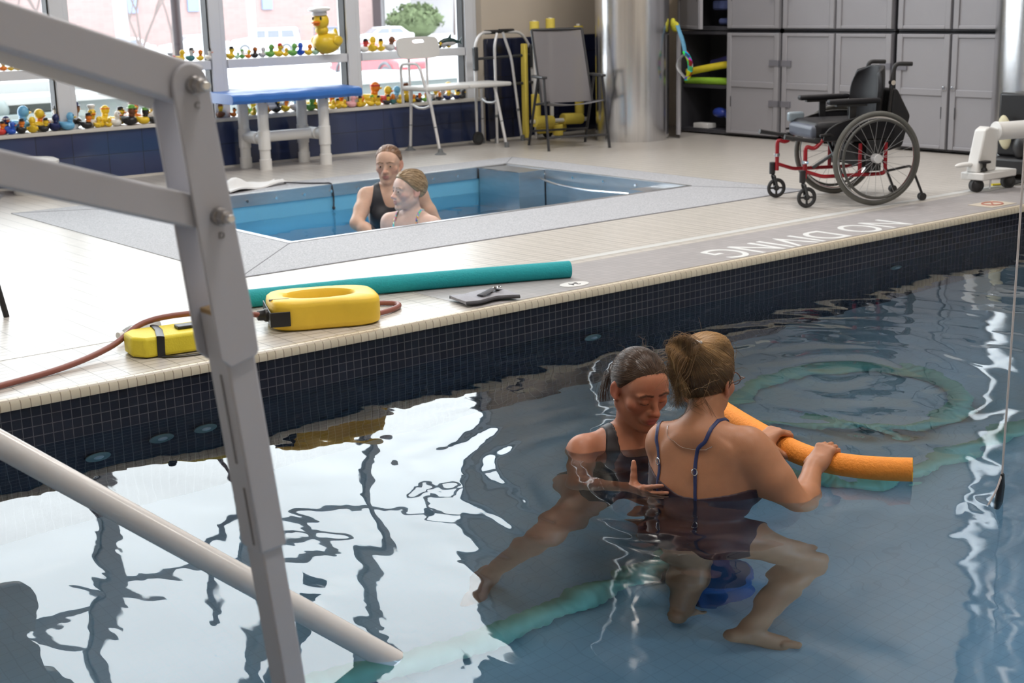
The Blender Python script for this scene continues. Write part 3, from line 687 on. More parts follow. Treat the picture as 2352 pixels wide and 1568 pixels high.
# ---------------------------------------------------------------- blue padded bench of white pipe
M_bluevinyl = noisy('blue_vinyl', (0.035, 0.16, 0.52), 0.32, 0.08, 9, bump=.05, bscale=30)
t = thing('padded_bench', 'white pipe bench with a padded blue vinyl top by the windows', 'bench', (6.25, 10.98, 0))
pad = MB(); n0 = 28
rows = [[(5.63 + 1.25 * i / n0, y, z + .002 * math.sin(i * 1.3)) for i in range(n0 + 1)] for y, z in ((10.66, .575), (10.645, .60), (10.65, .64), (10.69, .657), (10.95, .664), (11.19, .657), (11.225, .64), (11.23, .60), (11.21, .575), (10.95, .573), (10.66, .575))]
pad.sheet(rows); k = n0 + 1; pad.f.append(tuple(r * k for r in range(10))); pad.f.append(tuple(r * k + n0 for r in range(10))[::-1])
obj('pad', pad, M_bluevinyl, t, world=True, bevel=.012, seg=3, smooth=60)
PIPE = .052
L4 = [(5.97, 11.13), (6.0, 10.84), (6.53, 11.10), (6.57, 10.80)]
for (x, y), tp in zip(L4, (.57, .615, .57, .615)):
    mb = MB().lathe([(PIPE, 0), (PIPE, .09), (PIPE - .006, .092), (PIPE - .006, .17), (PIPE, .172), (PIPE, .33), (PIPE - .006, .332), (PIPE - .006, tp - .04), (PIPE - .012, tp - .02), (.012, tp)], 20, Matrix.Translation((x, y, 0)))
    obj('leg', mb, M_white, t, world=True, smooth=30)
for y in (0, 1): pass
for a, b, z in ((0, 1, .265), (2, 3, .265)): obj('crossbar', MB().tube([(*L4[a], z), (*L4[b], z)], PIPE - .006, 16), M_white, t, world=True)
ma = ((L4[0][0] + L4[1][0]) / 2, (L4[0][1] + L4[1][1]) / 2, .265); mb_ = ((L4[2][0] + L4[3][0]) / 2, (L4[2][1] + L4[3][1]) / 2, .265)
obj('crossbar', MB().tube([ma, mb_], PIPE - .006, 16), M_white, t, world=True)
for q in (ma, mb_): obj('pipe_joint', MB().tube([Vector(q) + Vector((0, -.07, 0)), Vector(q) + Vector((0, .07, 0))], PIPE, 16), M_white, t, world=True)
obj('screw', MB().cyl((6.0, 10.787, .57), (6.0, 10.783, .57), .008, n=8), M_black, t, world=True); obj('screw', MB().cyl((6.57, 10.747, .57), (6.57, 10.743, .57), .008, n=8), M_black, t, world=True)

# ---------------------------------------------------------------- white transfer bench
M_alu = noisy('aluminium_tube', (0.72, 0.72, 0.73), 0.35, .05, 20, metal=0.3); M_wseat = noisy('white_moulded_seat', (0.66, 0.66, 0.65), .45, .03, 20); M_greyrub = noisy('grey_rubber_foot', (.16, .17, .18), .7, .1, 20)
t = thing('transfer_bench', 'white plastic shower transfer bench with backrest in front of the sill', 'bath bench', (8.0, 10.9, 0))
mb = MB().box((7.60, 10.72, .56), (8.10, 11.10, .60)); obj('seat', mb, M_wseat, t, world=True, bevel=.015, seg=3)
obj('seat_extension', MB().box((8.105, 10.72, .56), (8.60, 11.10, .60)), M_wseat, t, world=True, bevel=.015, seg=3)
ring_o = [sup(.235, .098, 5, 2 * PI * k / 48) for k in range(48)]; ring_i = [(x * .28, .058 + y * .14) for x, y in ring_o]
mb = MB(); c0 = (7.795, 11.08, .94)
vs = []
for dy in (0, .022):
    for R_ in (ring_o, ring_i): vs += [(c0[0] + x, c0[1] + dy + .02 * (z / .1) - .015 * (1 - (x / .235) ** 2), c0[2] + z) for x, z in R_]
fs = []
for k in range(48):
    j = (k + 1) % 48; fs += [(k, j, 48 + j, 48 + k), (96 + k, 96 + j, 144 + j, 144 + k), (k, j, 96 + j, 96 + k), (48 + k, 48 + j, 144 + j, 144 + k)]
mb.add(vs, fs); obj('backrest', mb, M_wseat, t, world=True, smooth=50, bevel=.004)
for x in (7.70, 7.90): obj('back_post', MB().tube([(x, 11.11, .44), (x, 11.11, .90)], .0125, 12), M_alu, t, world=True)
obj('armrest', MB().tube(fillet([(7.62, 11.11, .44), (7.59, 11.09, .80), (7.59, 10.80, .81), (7.64, 10.70, .42)], .07), .0135, 12), M_alu, t, world=True)
LG = [((7.68, 11.06, .555), (7.705, 11.15, .0)), ((7.66, 10.76, .555), (7.67, 10.62, .0)), ((8.50, 11.06, .555), (8.565, 11.15, 0)), ((8.44, 10.78, .555), (8.455, 10.64, 0))]
for i, (a, b) in enumerate(LG):
    l = obj('leg', MB().tube([a, b], .0145, 12), M_alu, t, world=True)
    f_ = .24; m_ = Vector(a).lerp(Vector(b), .56)
    obj('collar', MB().tube([m_, m_.lerp(Vector(b), .03)], .0175, 12), M_greyrub, l, world=True)
    if i < 2: obj('suction_foot', MB().lathe([(.055, 0), (.05, .006), (.025, .022), (.018, .05), (.012, .055)], 18, Matrix.Translation((b[0], b[1], 0))), M_greyrub, l, world=True)
    else: obj('rubber_foot', MB().lathe([(.022, 0), (.022, .045), (.018, .05)], 14, Matrix.Translation((b[0], b[1], 0))), M_greyrub, l, world=True)
for a, b in ((0, 1), (2, 3)):
    pa = Vector(LG[a][0]).lerp(Vector(LG[a][1]), .22); pb = Vector(LG[b][0]).lerp(Vector(LG[b][1]), .22); md = (pa + pb) / 2 + Vector((0, 0, -.03))
    obj('side_brace', MB().tube(fillet([pa, md + Vector((0, .05, 0)), md - Vector((0, .05, 0)), pb], .03), .0115, 10), M_alu, t, world=True)

# ---------------------------------------------------------------- folded walking frame
t = thing('walking_frame', 'aluminium folding walking frame with black grips beside the windows', 'walker', (8.78, 11.08, 0))
for nm, x0, x1, xt0, xt1 in (('left', 8.42, 8.63, 8.44, 8.70), ('right', 8.95, 9.14, 8.82, 9.10)):
    if nm == 'left': pth = fillet([(8.42, 11.05, .0), (8.42, 11.05, .93), (8.50, 11.06, 1.05), (8.70, 11.08, 1.05)], .07)
    else: pth = fillet([(9.16, 11.05, .0), (9.10, 11.05, .90), (9.0, 11.06, 1.04), (8.76, 11.08, 1.05)], .07)
    obj('side_frame', MB().tube(pth, .0135, 12), M_alu, t, world=True)
obj('inner_leg', MB().tube(fillet([(8.625, 11.00, .0), (8.63, 11.01, .93), (8.68, 11.03, 1.04)], .06), .0135, 12), M_alu, t, world=True)
obj('inner_leg', MB().tube(fillet([(8.95, 11.02, .0), (8.84, 11.02, .80), (8.75, 11.03, 1.045)], .06), .0135, 12), M_alu, t, world=True)
for a, b in (((8.57, 11.08, 1.052), (8.735, 11.08, 1.052)), ((8.735, 11.07, 1.058), (8.92, 11.08, 1.056))): obj('grip', MB().tube([a, b], .020, 14), M_black, t, world=True, bevel=.004)
M_darkbar = noisy('dark_brace', (.035, .038, .042), .4, .1, 20)
for z in (.81, .545): obj('cross_brace', MB().tube([(8.44, 11.035, z), (9.12, 11.035, z + .01)], .014, 10), M_darkbar, t, world=True)
obj('push_panel', MB().box((8.40, 11.02, .70), (8.445, 11.07, .92)), M_darkbar, t, world=True, bevel=.01); obj('push_panel', MB().box((9.08, 11.02, .70), (9.125, 11.07, .92)), M_darkbar, t, world=True, bevel=.01)
for x in (8.35, 9.22):
    mbw = MB().lathe([(.03, -.012), (.052, -.013), (.063, -.008), (.063, .008), (.052, .013), (.03, .012)], 24, Matrix.Translation((x + .06, 11.02, .063)) @ Matrix.Rotation(PI / 2, 4, 'X'), closed=True)
    w_ = obj('wheel', mbw, M_rubber, t, world=True); obj('hub', MB().cyl((x + .06, 11.005, .063), (x + .06, 11.035, .063), .034, n=16), M_darkbar, w_, world=True)
for x in (8.625, 8.95): obj('rubber_foot', MB().lathe([(.02, 0), (.02, .05), (.015, .055)], 12, Matrix.Translation((x, 11.01, 0))), M_greyrub, t, world=True)
for x, y, z in ((8.625, 11.0, .25), (8.905, 11.02, .29)): obj('height_collar', MB().tube([(x, y, z), (x, y, z + .025)], .0165, 10), M_greyrub, t, world=True)

# ---------------------------------------------------------------- mesh lounge chair
a = math.radians(-21)
t = thing('mesh_chair', 'dark tubular garden chair with tall grey mesh back facing the pool', 'chair', (8.86, 10.23, 0), a)
M_chairf = noisy('charcoal_chair_tube', (0.035, .036, .040), .35, .1, 20)
M_mesh = bpy.data.materials.new('see_through_mesh'); M_mesh.use_nodes = True; N, L, p = nodes(M_mesh)
p.inputs['Base Color'].default_value = (.22, .21, .22, 1); p.inputs['Roughness'].default_value = .7; p.inputs['Alpha'].default_value = .78
hw = .285
for s in (-1, 1):
    fr_ = obj('front_leg', MB().tube([(s * (hw + .012), -.31, 0), (s * hw, -.17, .64)], .0125, 10, flat=(1, 1.3)), M_chairf, t)
    obj('rear_leg', MB().tube([(s * hw, .30, 0), (s * (hw - .01), .02, .64)], .0125, 10, flat=(1, 1.3)), M_chairf, t)
    obj('armrest', MB().box((s * hw - .028, -.20, .64), (s * hw + .028, .12, .665)), M_chairf, t, bevel=.010, seg=3)
    obj('back_tube', MB().tube([(s * (hw - .035), -.0, .40), (s * (hw - .035), .26, 1.07)], .012, 10), M_chairf, t)
    obj('seat_tube', MB().tube([(s * (hw - .02), .10, .395), (s * (hw - .015), -.26, .435)], .012, 10), M_chairf, t)
obj('front_bar', MB().tube([(-hw, -.285, .12), (hw, -.285, .12)], .010, 8), M_chairf, t); obj('rear_bar', MB().tube([(-hw, .22, .14), (hw, .22, .14)], .010, 8), M_chairf, t)
obj('top_bar', MB().tube([(-hw + .035, .26, 1.07), (hw - .035, .26, 1.07)], .012, 8), M_chairf, t)
obj('back_sling', MB().sheet([[((hw - .036) * u, .0 + .26 * v + .015 * (1 - u * u) - .0, .41 + .66 * v) for u in [-1 + q / 6 for q in range(13)]] for v in [q / 8 for q in range(9)]], .004), M_mesh, t, smooth=80)
obj('seat_sling', MB().sheet([[((hw - .02) * u, .10 - .36 * v, .400 + .035 * v - .03 * (1 - u * u)) for u in [-1 + q / 6 for q in range(13)]] for v in [q / 6 for q in range(7)]], .005), M_sling, t, smooth=80)

# ---------------------------------------------------------------- yellow foam covered pipe frame behind the chair
t = thing('foam_pipe_frame', 'white pipe frame with yellow foam sleeves behind the mesh chair', 'pool frame', (9.3, 10.9, 0))
M_yel = foam('yellow_sleeve', (0.92, 0.74, 0.13), .08)
ends = [((9.02, 10.88, 1.15), (9.02, 10.88, .22)), ((9.28, 10.95, 1.17), (9.28, 10.95, .22)), ((9.60, 10.90, 1.10), (9.60, 10.90, .20))]
for a_, b_ in ends: obj('pipe', MB().tube([a_, b_], .021, 12), M_white, t, world=True)
for (x, y, z0, z1) in ((9.02, 10.88, 1.05, 1.14), (9.28, 10.95, 1.06, 1.16), (9.60, 10.9, .97, 1.08), (9.60, 10.9, .35, .78), (9.60, 10.90, .22, .34), (9.02, 10.88, .22, .45)): obj('sleeve', MB().tube([(x, y, z0), (x, y, z1)], .046, 18), M_yel, t, world=True, bevel=.006)
obj('pipe', MB().tube([(8.94, 10.86, .19), (9.66, 10.84, .17)], .021, 12), M_white, t, world=True)
for x0, x1 in ((8.98, 9.20), (9.34, 9.58)): obj('sleeve', MB().tube([(x0, 10.86, .19), (x1, 10.85, .18)], .055, 18), M_yel, t, world=True, bevel=.006)
obj('sleeve', MB().tube([(9.28, 10.86, .035), (9.28, 10.86, .14)], .05, 18), M_yel, t, world=True, bevel=.006)
obj('sleeve', MB().tube([(9.10, 10.95, .10), (9.42, 10.93, .10)], .045, 18), M_yel, t, world=True, bevel=.006)
obj('foot_cap', MB().lathe([(.03, 0), (.03, .03), (0, .03)], 12, Matrix.Translation((9.28, 10.86, 0))), M_white, t, world=True)
o = obj('foam_board', MB().box((8.985, 10.99, .02), (9.025, 11.06, .93), Matrix.Identity(4)), M_yel, None, bevel=.01); tag(o, 'narrow yellow foam board leaning behind the mesh chair on its left', 'foam board')

# ---------------------------------------------------------------- grey plastic storage cabinets
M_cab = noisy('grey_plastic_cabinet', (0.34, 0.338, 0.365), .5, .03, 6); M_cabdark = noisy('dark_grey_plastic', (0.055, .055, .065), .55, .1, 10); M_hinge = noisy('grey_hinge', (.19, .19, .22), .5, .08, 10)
XF = 10.47
def cabinet(y0, y1, z0, z1, label, handles, op=()):
    """front faces -X; y0<y1; two doors, each hinged at the outer side"""
    t = thing('storage_cabinet', label, 'cabinet', (XF, (y0 + y1) / 2, z0), 0, 'stacked grey cabinets'); W_ = y1 - y0; H_ = z1 - z0; hy = W_ / 2
    if op == ():
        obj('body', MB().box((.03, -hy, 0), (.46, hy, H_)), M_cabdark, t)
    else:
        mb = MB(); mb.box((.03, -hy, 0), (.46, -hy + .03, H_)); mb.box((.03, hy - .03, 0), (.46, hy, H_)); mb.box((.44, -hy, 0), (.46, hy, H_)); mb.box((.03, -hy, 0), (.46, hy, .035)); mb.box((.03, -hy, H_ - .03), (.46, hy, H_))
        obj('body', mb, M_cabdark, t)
        if H_ > .5: obj('shelf', MB().box((.05, -hy + .03, .435), (.44, hy - .03, .47)), M_cabdark, t)
    for side in (-1, 1):
        a, b = (0.012, hy - .012) if side > 0 else (-hy + .012, -.012)
        mb = MB(); mb.box((0, a, .02), (.03, b, H_ - .012))
        # raised frame around two recessed panels
        zz = [.02, H_ * .5, H_ - .012] if H_ > .6 else [.02, H_ - .012]
        for q in range(len(zz) - 1):
            u0, u1, w0, w1 = a + .055, b - .075, zz[q] + .05, zz[q + 1] - .055
            if side < 0: u0, u1 = a + .075, b - .055
        mb2 = MB()
        fr = .055
        mb2.box((-.012, a, .02), (0, a + fr, H_ - .012)); mb2.box((-.012, b - fr, .02), (0, b, H_ - .012))
        for z in zz: mb2.box((-.012, a + fr, max(.02, z - .03)), (0, b - fr, min(H_ - .012, z + .03)))
        d = obj('door', mb, M_cab, t); f_ = obj('panel_frame', mb2, M_cab, d, bevel=.008)
        hyp = hy - .02 if side > 0 else -hy + .02
        for z in ([.30, .68] if H_ > .6 else [.25]):
            hg = obj('hinge', MB().box((-.016, min(hyp - side * .10, hyp + side * .012), z * H_), (.01, max(hyp - side * .10, hyp + side * .012), z * H_ + .055)), M_hinge, d)
        hd_ = (a + .03) if side > 0 else (b - .03)
        if handles: obj('latch', MB().box((-.022, hd_ - .02, H_ * .52), (-.010, hd_ + .02, H_ * .52 + .035)), M_chrome, d, bevel=.004)
        obj('pull_slot', MB().box((-.0135, (a + .052) if side > 0 else (b - .058), H_ * .28), (-.011, (a + .058) if side > 0 else (b - .052), H_ * .38)), M_black, d)
        if side in op:
            piv = Vector((0, hyp, 0)); ang = math.radians(46 if z0 < .5 else 27) * (1 if side > 0 else -1)
            R_ = Matrix.Translation(piv) @ Matrix.Rotation(-ang, 4, 'Z') @ Matrix.Translation(-piv)
            d.matrix_local = R_
    return t
rowsC = [(9.06, 10.40), (7.80, 9.04), (6.66, 7.76)]
nmz = ['open left door by the steel column', 'behind the wheelchair', 'farthest right beside the bright column']
for i, (a_, b_) in enumerate(rowsC):
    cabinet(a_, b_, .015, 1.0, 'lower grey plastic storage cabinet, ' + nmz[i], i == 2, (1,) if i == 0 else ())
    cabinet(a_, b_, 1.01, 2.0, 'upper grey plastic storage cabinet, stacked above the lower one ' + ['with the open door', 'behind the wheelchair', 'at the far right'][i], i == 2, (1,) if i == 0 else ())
# things inside the open cabinets
def pool_noodle(p0, p1, mid, m, lb):
    o = obj('foam_noodle', MB().tube(bez([p0, mid, p1], 8), .035, 14), m); tag(o, lb, 'pool noodle'); return o
pool_noodle((10.52, 10.30, .60), (10.80, 9.12, .72), (10.62, 9.75, .69), M_yfoam, 'yellow foam noodle on the shelf of the open cabinet')
pool_noodle((10.545, 10.34, .515), (10.55, 9.12, .52), (10.55, 9.7, .52), foam('lime_foam', (.30, .55, .04)), 'lime green foam noodle lowest on the shelf of the open cabinet')
pool_noodle((10.66, 10.1, .68), (10.86, 9.12, .90), (10.76, 9.6, .80), foam('indigo_foam', (.05, .05, .20)), 'dark blue foam noodle slanting above the yellow one in the cabinet')
o = obj('kickboard', MB().box((10.62, 9.2, .525), (10.86, 9.55, .64)), foam('pale_lime_foam', (.40, .62, .10)), bevel=.02); tag(o, 'pale lime foam block on the cabinet shelf at the right', 'foam block')
rnd = random.Random(9)
mb = MB()
for k in range(60):
    a1 = rnd.uniform(0, 2 * PI); c = Vector((10.68 + rnd.uniform(-.05, .05), 9.42 + rnd.uniform(-.18, .18), .18 + rnd.uniform(-.06, .10)))
    R_ = .05 + .09 * rnd.random(); ax = Vector((rnd.uniform(-1, 1), rnd.uniform(-1, 1), rnd.uniform(-1, 1))).normalized(); x, y, z = frame(ax)
    mb.tube([c + (x * math.cos(q * .5 + a1) + y * math.sin(q * .5 + a1) * .8) * R_ for q in range(8)], .004, 4)
o = obj('mesh_bag', mb, noisy('tan_netting', (.30, .22, .15), .8, .3, 20)); tag(o, 'tan tangle of net bag at the bottom of the open cabinet', 'net bag'); o['kind'] = 'thing'
o = obj('goggles', MB().ell((10.60, 9.93, .21), (.05, .09, .05)).ell((10.6, 9.80, .19), (.05, .06, .04)), noisy('blue_goggles', (.03, .06, .35), .3, .1, 20)); tag(o, 'blue swimming goggles in the bottom of the open cabinet', 'goggles')
o = obj('box', MB().box((10.52, 10.02, .052), (10.64, 10.22, .10)), M_white, bevel=.004); tag(o, 'small white box at the bottom of the open cabinet', 'box')
o = obj('folded_cloth', MB().box((10.60, 9.75, 1.20), (10.80, 10.05, 1.29)).box((10.58, 9.7, 1.06), (10.8, 9.95, 1.12)), noisy('blue_cloth', (.10, .13, .30), .9, .3, 30), bevel=.02); tag(o, 'blue folded cloth in the upper open cabinet', 'cloth')
# diving mask hung on the open door
t = thing('swim_mask', 'swim mask with colourful printed strap hung on the open cabinet door', 'swim mask', (10.0, 9.93, 1.03))
M_print = mat('colourful_print', (.1, .2, .3), .6); N, L, p = nodes(M_print); v = coords(N, L, (22, 22, 22)); vo = N.new('ShaderNodeTexVoronoi'); vo.inputs['Scale'].default_value = 1; L.new(v, vo.inputs['Vector']); hs = N.new('ShaderNodeHueSaturation'); hs.inputs['Saturation'].default_value = 1.6; hs.inputs['Value'].default_value = .8; L.new(vo.outputs['Color'], hs.inputs['Color']); L.new(hs.outputs[0], p.inputs['Base Color'])
obj('strap', MB().tube(bez([(0, 0, .05), (-.02, -.04, 0), (-.03, -.10, -.10), (-.03, -.13, -.20)]), .02, 8, flat=(1, .4)), noisy('blue_strap', (.12, .35, .55), .6, .3, 30), t)
obj('print_strap', MB().tube(bez([(-.03, -.13, -.20), (-.03, -.19, -.28), (-.03, -.20, -.37), (-.02, -.15, -.46)]), .035, 10, flat=(1, .4)), M_print, t)
obj('lens', MB().tube(bez([(-.03, -.13, -.22), (-.03, -.05, -.28), (-.03, -.04, -.36), (-.03, -.14, -.45)]), .02, 8, flat=(1, .5)), M_clear, t)
obj('tuft', MB().ell((0, .03, .03), (.03, .05, .05)).ell((0, .06, .06), (.03, .03, .05)), foam('yellow_black_tuft', (.65, .6, .05), .6), t)

# ---------------------------------------------------------------- bright column at the far right and the black equipment
o = steel_column(2, 10.20, 6.13, .42); tag(o, 'round brushed steel column at the far right edge', 'column'); o['kind'] = 'structure'
t = thing('exercise_machine', 'black equipment with a pale pad standing on the deck at the far right', 'exercise machine', (9.35, 5.75, 0))
obj('base', MB().box((-.05, -.35, .05), (.35, .40, .16)), M_black, t, bevel=.02); obj('foot', MB().box((-.10, .26, 0), (.36, .38, .05)), M_rubber, t, bevel=.01); obj('foot', MB().box((-.10, -.33, 0), (.36, -.21, .05)), M_rubber, t, bevel=.01)
obj('column', MB().box((.05, .02, .16), (.25, .30, .62)), M_black, t, bevel=.02); obj('knuckle', MB().ell((.0, .06, .24), (.05, .07, .09)), M_black, t)
obj('pad', MB().ell((-.01, .20, .34), (.03, .055, .125), Matrix.Rotation(-.15, 4, 'X')), noisy('cream_pad', (.62, .58, .40), .5, .05, 10), t)
t = thing('rubber_mat', 'flat black rubber strap with a yellow edge on the deck at the far right', 'strap', (9.16, 5.66, 0))
obj('strap', MB().tube(bez([(-.06, .06, .012), (.0, .03, .02), (.10, -.04, .015)]), .03, 8, flat=(1, .4)), M_rubber, t); obj('edge', MB().tube(bez([(-.18, .14, .008), (-.12, .11, .008), (-.04, .075, .008)]), .015, 8, flat=(1, .5)), M_yfoam, t)

# ---------------------------------------------------------------- white hoist base at the right edge
M_hoist = noisy('white_hoist_enamel', (.76, .76, .75), .35, .04, 8)
t = thing('mobile_hoist', 'white wheeled hoist frame with castors and a round tube, right edge', 'hoist', (8.78, 5.72, 0))
obj('foot_bar', MB().box((8.60, 5.62, .085), (9.0, 5.80, .135), Matrix.Identity(4)), M_hoist, t, world=True, bevel=.008)
Mx = Matrix(((1, 0, 0, 8.74), (0, 0, 1, 5.68), (0, 1, 0, 0), (0, 0, 0, 1)))
obj('upright', MB().prism([(-.13, .135), (.10, .135), (.10, .30), (.11, .42), (.0, .44), (-.05, .42), (-.10, .25)], .09, Mx), M_hoist, t, world=True, bevel=.012, seg=3)
obj('tube', MB().cyl((8.86, 5.70, .40), (9.9, 5.30, .41), .062, n=28), M_hoist, t, world=True, bevel=.008)
obj('tube_cap', MB().cyl((8.845, 5.706, .40), (8.862, 5.70, .40), .066, n=28), M_hoist, t, world=True, bevel=.004)
for x, y in ((8.64, 5.70), (8.96, 5.66), (9.75, 5.36)):
    w_ = obj('castor', MB().cyl((x - .012, y - .02, .046), (x + .012, y + .02, .046), .046, n=22).ell((x, y, .05), (.042, .042, .046)), M_rubber, t, world=True)
    obj('stem', MB().cyl((x, y, .08), (x, y, .10), .012, n=10), M_black, w_, world=True)
kn = obj('knob', MB().lathe([(.0, .235), (.042, .235), (.042, .222), (.014, .215), (.012, .19), (.022, .175), (.022, .165), (0, .165)], 18, Matrix.Translation((8.665, 5.66, -.02))), M_black, t, world=True)
obj('lever', MB().ell((8.56, 5.75, .19), (.10, .03, .018)), M_hoist, t, world=True); obj('pin', MB().cyl((8.70, 5.63, .02), (8.70, 5.63, .10), .006, n=8), M_chrome, t, world=True)
obj('far_leg', MB().box((9.70, 5.30, .085), (9.80, 5.42, .36)), M_hoist, t, world=True, bevel=.008)

# ---------------------------------------------------------------- wheelchair
wc = thing('wheelchair', 'manual wheelchair with red frame and black seat parked by the pool', 'wheelchair', (7.83, 6.10, 0), math.radians(153.4))
M_redframe = noisy('red_frame_paint', (0.30, 0.012, 0.020), .25, .08, 10); M_tyre = noisy('grey_tyre', (.115, .115, .105), .75, .1, 20); M_cush = noisy('black_vinyl', (.011, .011, .014), .5, .2, 12, spec=.3); M_cushgrey = noisy('slate_cushion_front', (.075, .085, .115), .45, .1, 12); M_nylon = noisy('black_nylon', (.010, .010, .012), .75, .2, 40); M_yelltag = mat('yellow_tag', (.7, .55, .02), .6)
M_spoke = mat('dull_spoke', (.42, .42, .43), .55, .6)
def ringtube(R_, r, n=56, m=10, c=(0, 0, 0), fl=None):
    mb = MB(); return mb.tube([Vector(c) + Vector((R_ * math.cos(2 * PI * k / n), 0, R_ * math.sin(2 * PI * k / n))) for k in range(n)], r, m, closed=True, flat=fl)
for s in (1, -1):
    y = .31 * s; mbt = ringtube(.289, .0165, c=(0, y, .3055))
    w_ = obj('rear_wheel', mbt, M_tyre, wc)
    obj('rim', ringtube(.268, .010, c=(0, y, .3055)), M_chrome, w_)
    obj('push_rim', ringtube(.252, .0095, c=(0, y + .042 * s, .3055)), noisy('dark_hand_rim', (.07, .07, .065), .4, .1, 20) if s == 1 else bpy.data.materials['dark_hand_rim'], w_)
    obj('hub', MB().cyl((0, y - .03, .3055), (0, y + .03, .3055), .030, n=18), M_alu, w_, bevel=.004)
    for k in range(24):
        a1 = 2 * PI * k / 24; a2 = a1 + (.35 if k % 2 else -.35)
        obj('spoke', MB().cyl((.026 * math.cos(a2), y + (.022 if k % 4 < 2 else -.022), .3055 + .026 * math.sin(a2)), (.268 * math.cos(a1), y, .3055 + .268 * math.sin(a1)), .0013, n=5), M_spoke, w_)
    # castor fork and wheel
    cy_ = .255 * s
    cw = obj('castor', ringtube(.055, .013, 30, 8, (.455, cy_, .068)).xf(Matrix.Identity(4)), M_rubber, wc)
    obj('castor_hub', MB().cyl((.455, cy_ - .008, .068), (.455, cy_ + .008, .068), .020, n=14).box((.41, cy_ - .006, .062), (.50, cy_ + .006, .074)).box((.449, cy_ - .006, .02), (.461, cy_ + .006, .116)), M_rubber, cw)
    fk = MB()
    for q in (-1, 1): fk.tube([(.455, cy_ + q * .022, .068), (.478, cy_ + q * .022, .15), (.485, cy_, .165)], .006, 8, flat=(1, 1.6))
    obj('fork', fk, M_darkbar, wc); obj('stem_housing', MB().cyl((.487, cy_, .165), (.487, cy_, .245), .020, n=14), M_black, wc, bevel=.003)
    # red frame
    obj('frame_front', MB().tube(fillet([(.462, .235 * s, .19), (.462, .235 * s, .40), (.40, .235 * s, .375), (.345, .235 * s, .43)], .03), .0135, 12), M_redframe, wc)
    obj('frame_lower', MB().tube(fillet([(.462, .235 * s, .235), (.34, .235 * s, .195), (-.10, .235 * s, .195), (-.10, .235 * s, .40)], .03), .0125, 12), M_redframe, wc)
    obj('frame_post', MB().tube([(.08, .235 * s, .195), (.08, .235 * s, .40)], .0125, 12), M_redframe, wc)
    obj('frame_clamp', MB().cyl((.462, .235 * s, .285), (.462, .235 * s, .305), .018, n=14).cyl((.462, .235 * s + .02 * s, .295), (.462, .235 * s + .035 * s, .295), .010, n=10), M_chrome, wc)
    obj('seat_rail', MB().tube([(.40, .225 * s, .435), (-.13, .225 * s, .415)], .0125, 12), M_black, wc)
    obj('hanger_bar', MB().tube([(.36, .23 * s, .42), (.48, .225 * s, .440), (.60, .215 * s, .462)], [.016, .014, .017], 10), M_black, wc)
    ar = obj('armrest', MB().box((-.045, .235 * s - .03, .655), (.315, .235 * s + .03, .690)), M_cush, wc, bevel=.014, seg=3)
    obj('arm_bracket', MB().box((.05, .235 * s - .018, .642), (.26, .235 * s + .018, .655)).box((.12, .235 * s - .008, .43), (.165, .235 * s + .008, .645)), M_black, wc)
    obj('side_guard', MB().sheet([[(x, .262 * s, .43), (x, .262 * s, .43 + .145 * math.sqrt(max(.05, 1 - ((x - .02) / .335) ** 2)))] for x in [-.14 + .03 * q for q in range(17)]], .006), M_cush, wc)
    obj('guard_edge', MB().tube([(x, .262 * s, .43 + .145 * math.sqrt(max(.05, 1 - ((x - .02) / .335) ** 2))) for x in [-.14 + .03 * q for q in range(17)]] + [(.35, .262 * s, .43)], .007, 8), M_black, wc)
    obj('wheel_lock', MB().tube([(.27, .25 * s, .45), (.31, .27 * s, .47), (.385, .28 * s, .465)], .009, 8), M_black, wc)
    obj('back_cane', MB().tube([(-.115, .19 * s, .40), (-.15, .19 * s, .78)], .012, 10), M_black, wc)
    obj('push_handle', MB().tube(fillet([(-.145, .19 * s, .74), (-.165, .19 * s, .90), (-.285, .19 * s, .895)], .035), .0145, 12), M_rubber, wc)
    obj('handle_clamp', MB().cyl((-.15, .19 * s - .02, .78), (-.15, .19 * s + .02, .78), .016, n=12), M_chrome, wc)
    tp = obj('anti_tip_bar', MB().tube(fillet([(-.08, .21 * s, .20), (-.30, .21 * s, .235), (-.385, .21 * s, .045)], .03), .0085, 10), M_black, wc)
    obj('anti_tip_wheel', MB().cyl((-.385, .21 * s - .018, .026), (-.385, .21 * s - .004, .026), .025, n=18).cyl((-.385, .21 * s + .004, .026), (-.385, .21 * s + .018, .026), .025, n=18), M_rubber, tp)
    obj('yellow_tag', MB().box((.20, .24 * s - .01, .485), (.24, .24 * s + .012, .50)), M_yelltag, wc)
    obj('axle_plate', MB().box((-.05, .265 * s - .012, .22), (.05, .265 * s + .012, .42)), M_black, wc, bevel=.004)
obj('cross_brace', MB().tube([(.20, -.225, .20), (.12, .215, .42)], .012, 8), M_darkbar, wc); obj('cross_brace', MB().tube([(.20, .225, .20), (.12, -.215, .42)], .012, 8), M_darkbar, wc)
obj('axle_tube', MB().cyl((0, -.28, .3055), (0, .28, .3055), .022, n=14), M_alu, wc)
def rounded(a, b, r): return None
obj('seat_cushion', MB().box((-.11, -.215, .425), (.385, .215, .545)), M_cush, wc, bevel=.04, seg=4)
obj('cushion_front', MB().box((.340, -.20, .432), (.405, .20, .525)), M_cushgrey, wc, bevel=.03, seg=4)
obj('knee_block', MB().box((.30, -.215, .52), (.41, -.165, .585)), noisy('silver_pad', (.22, .27, .31), .35, .1, 10), wc, bevel=.015, seg=3)
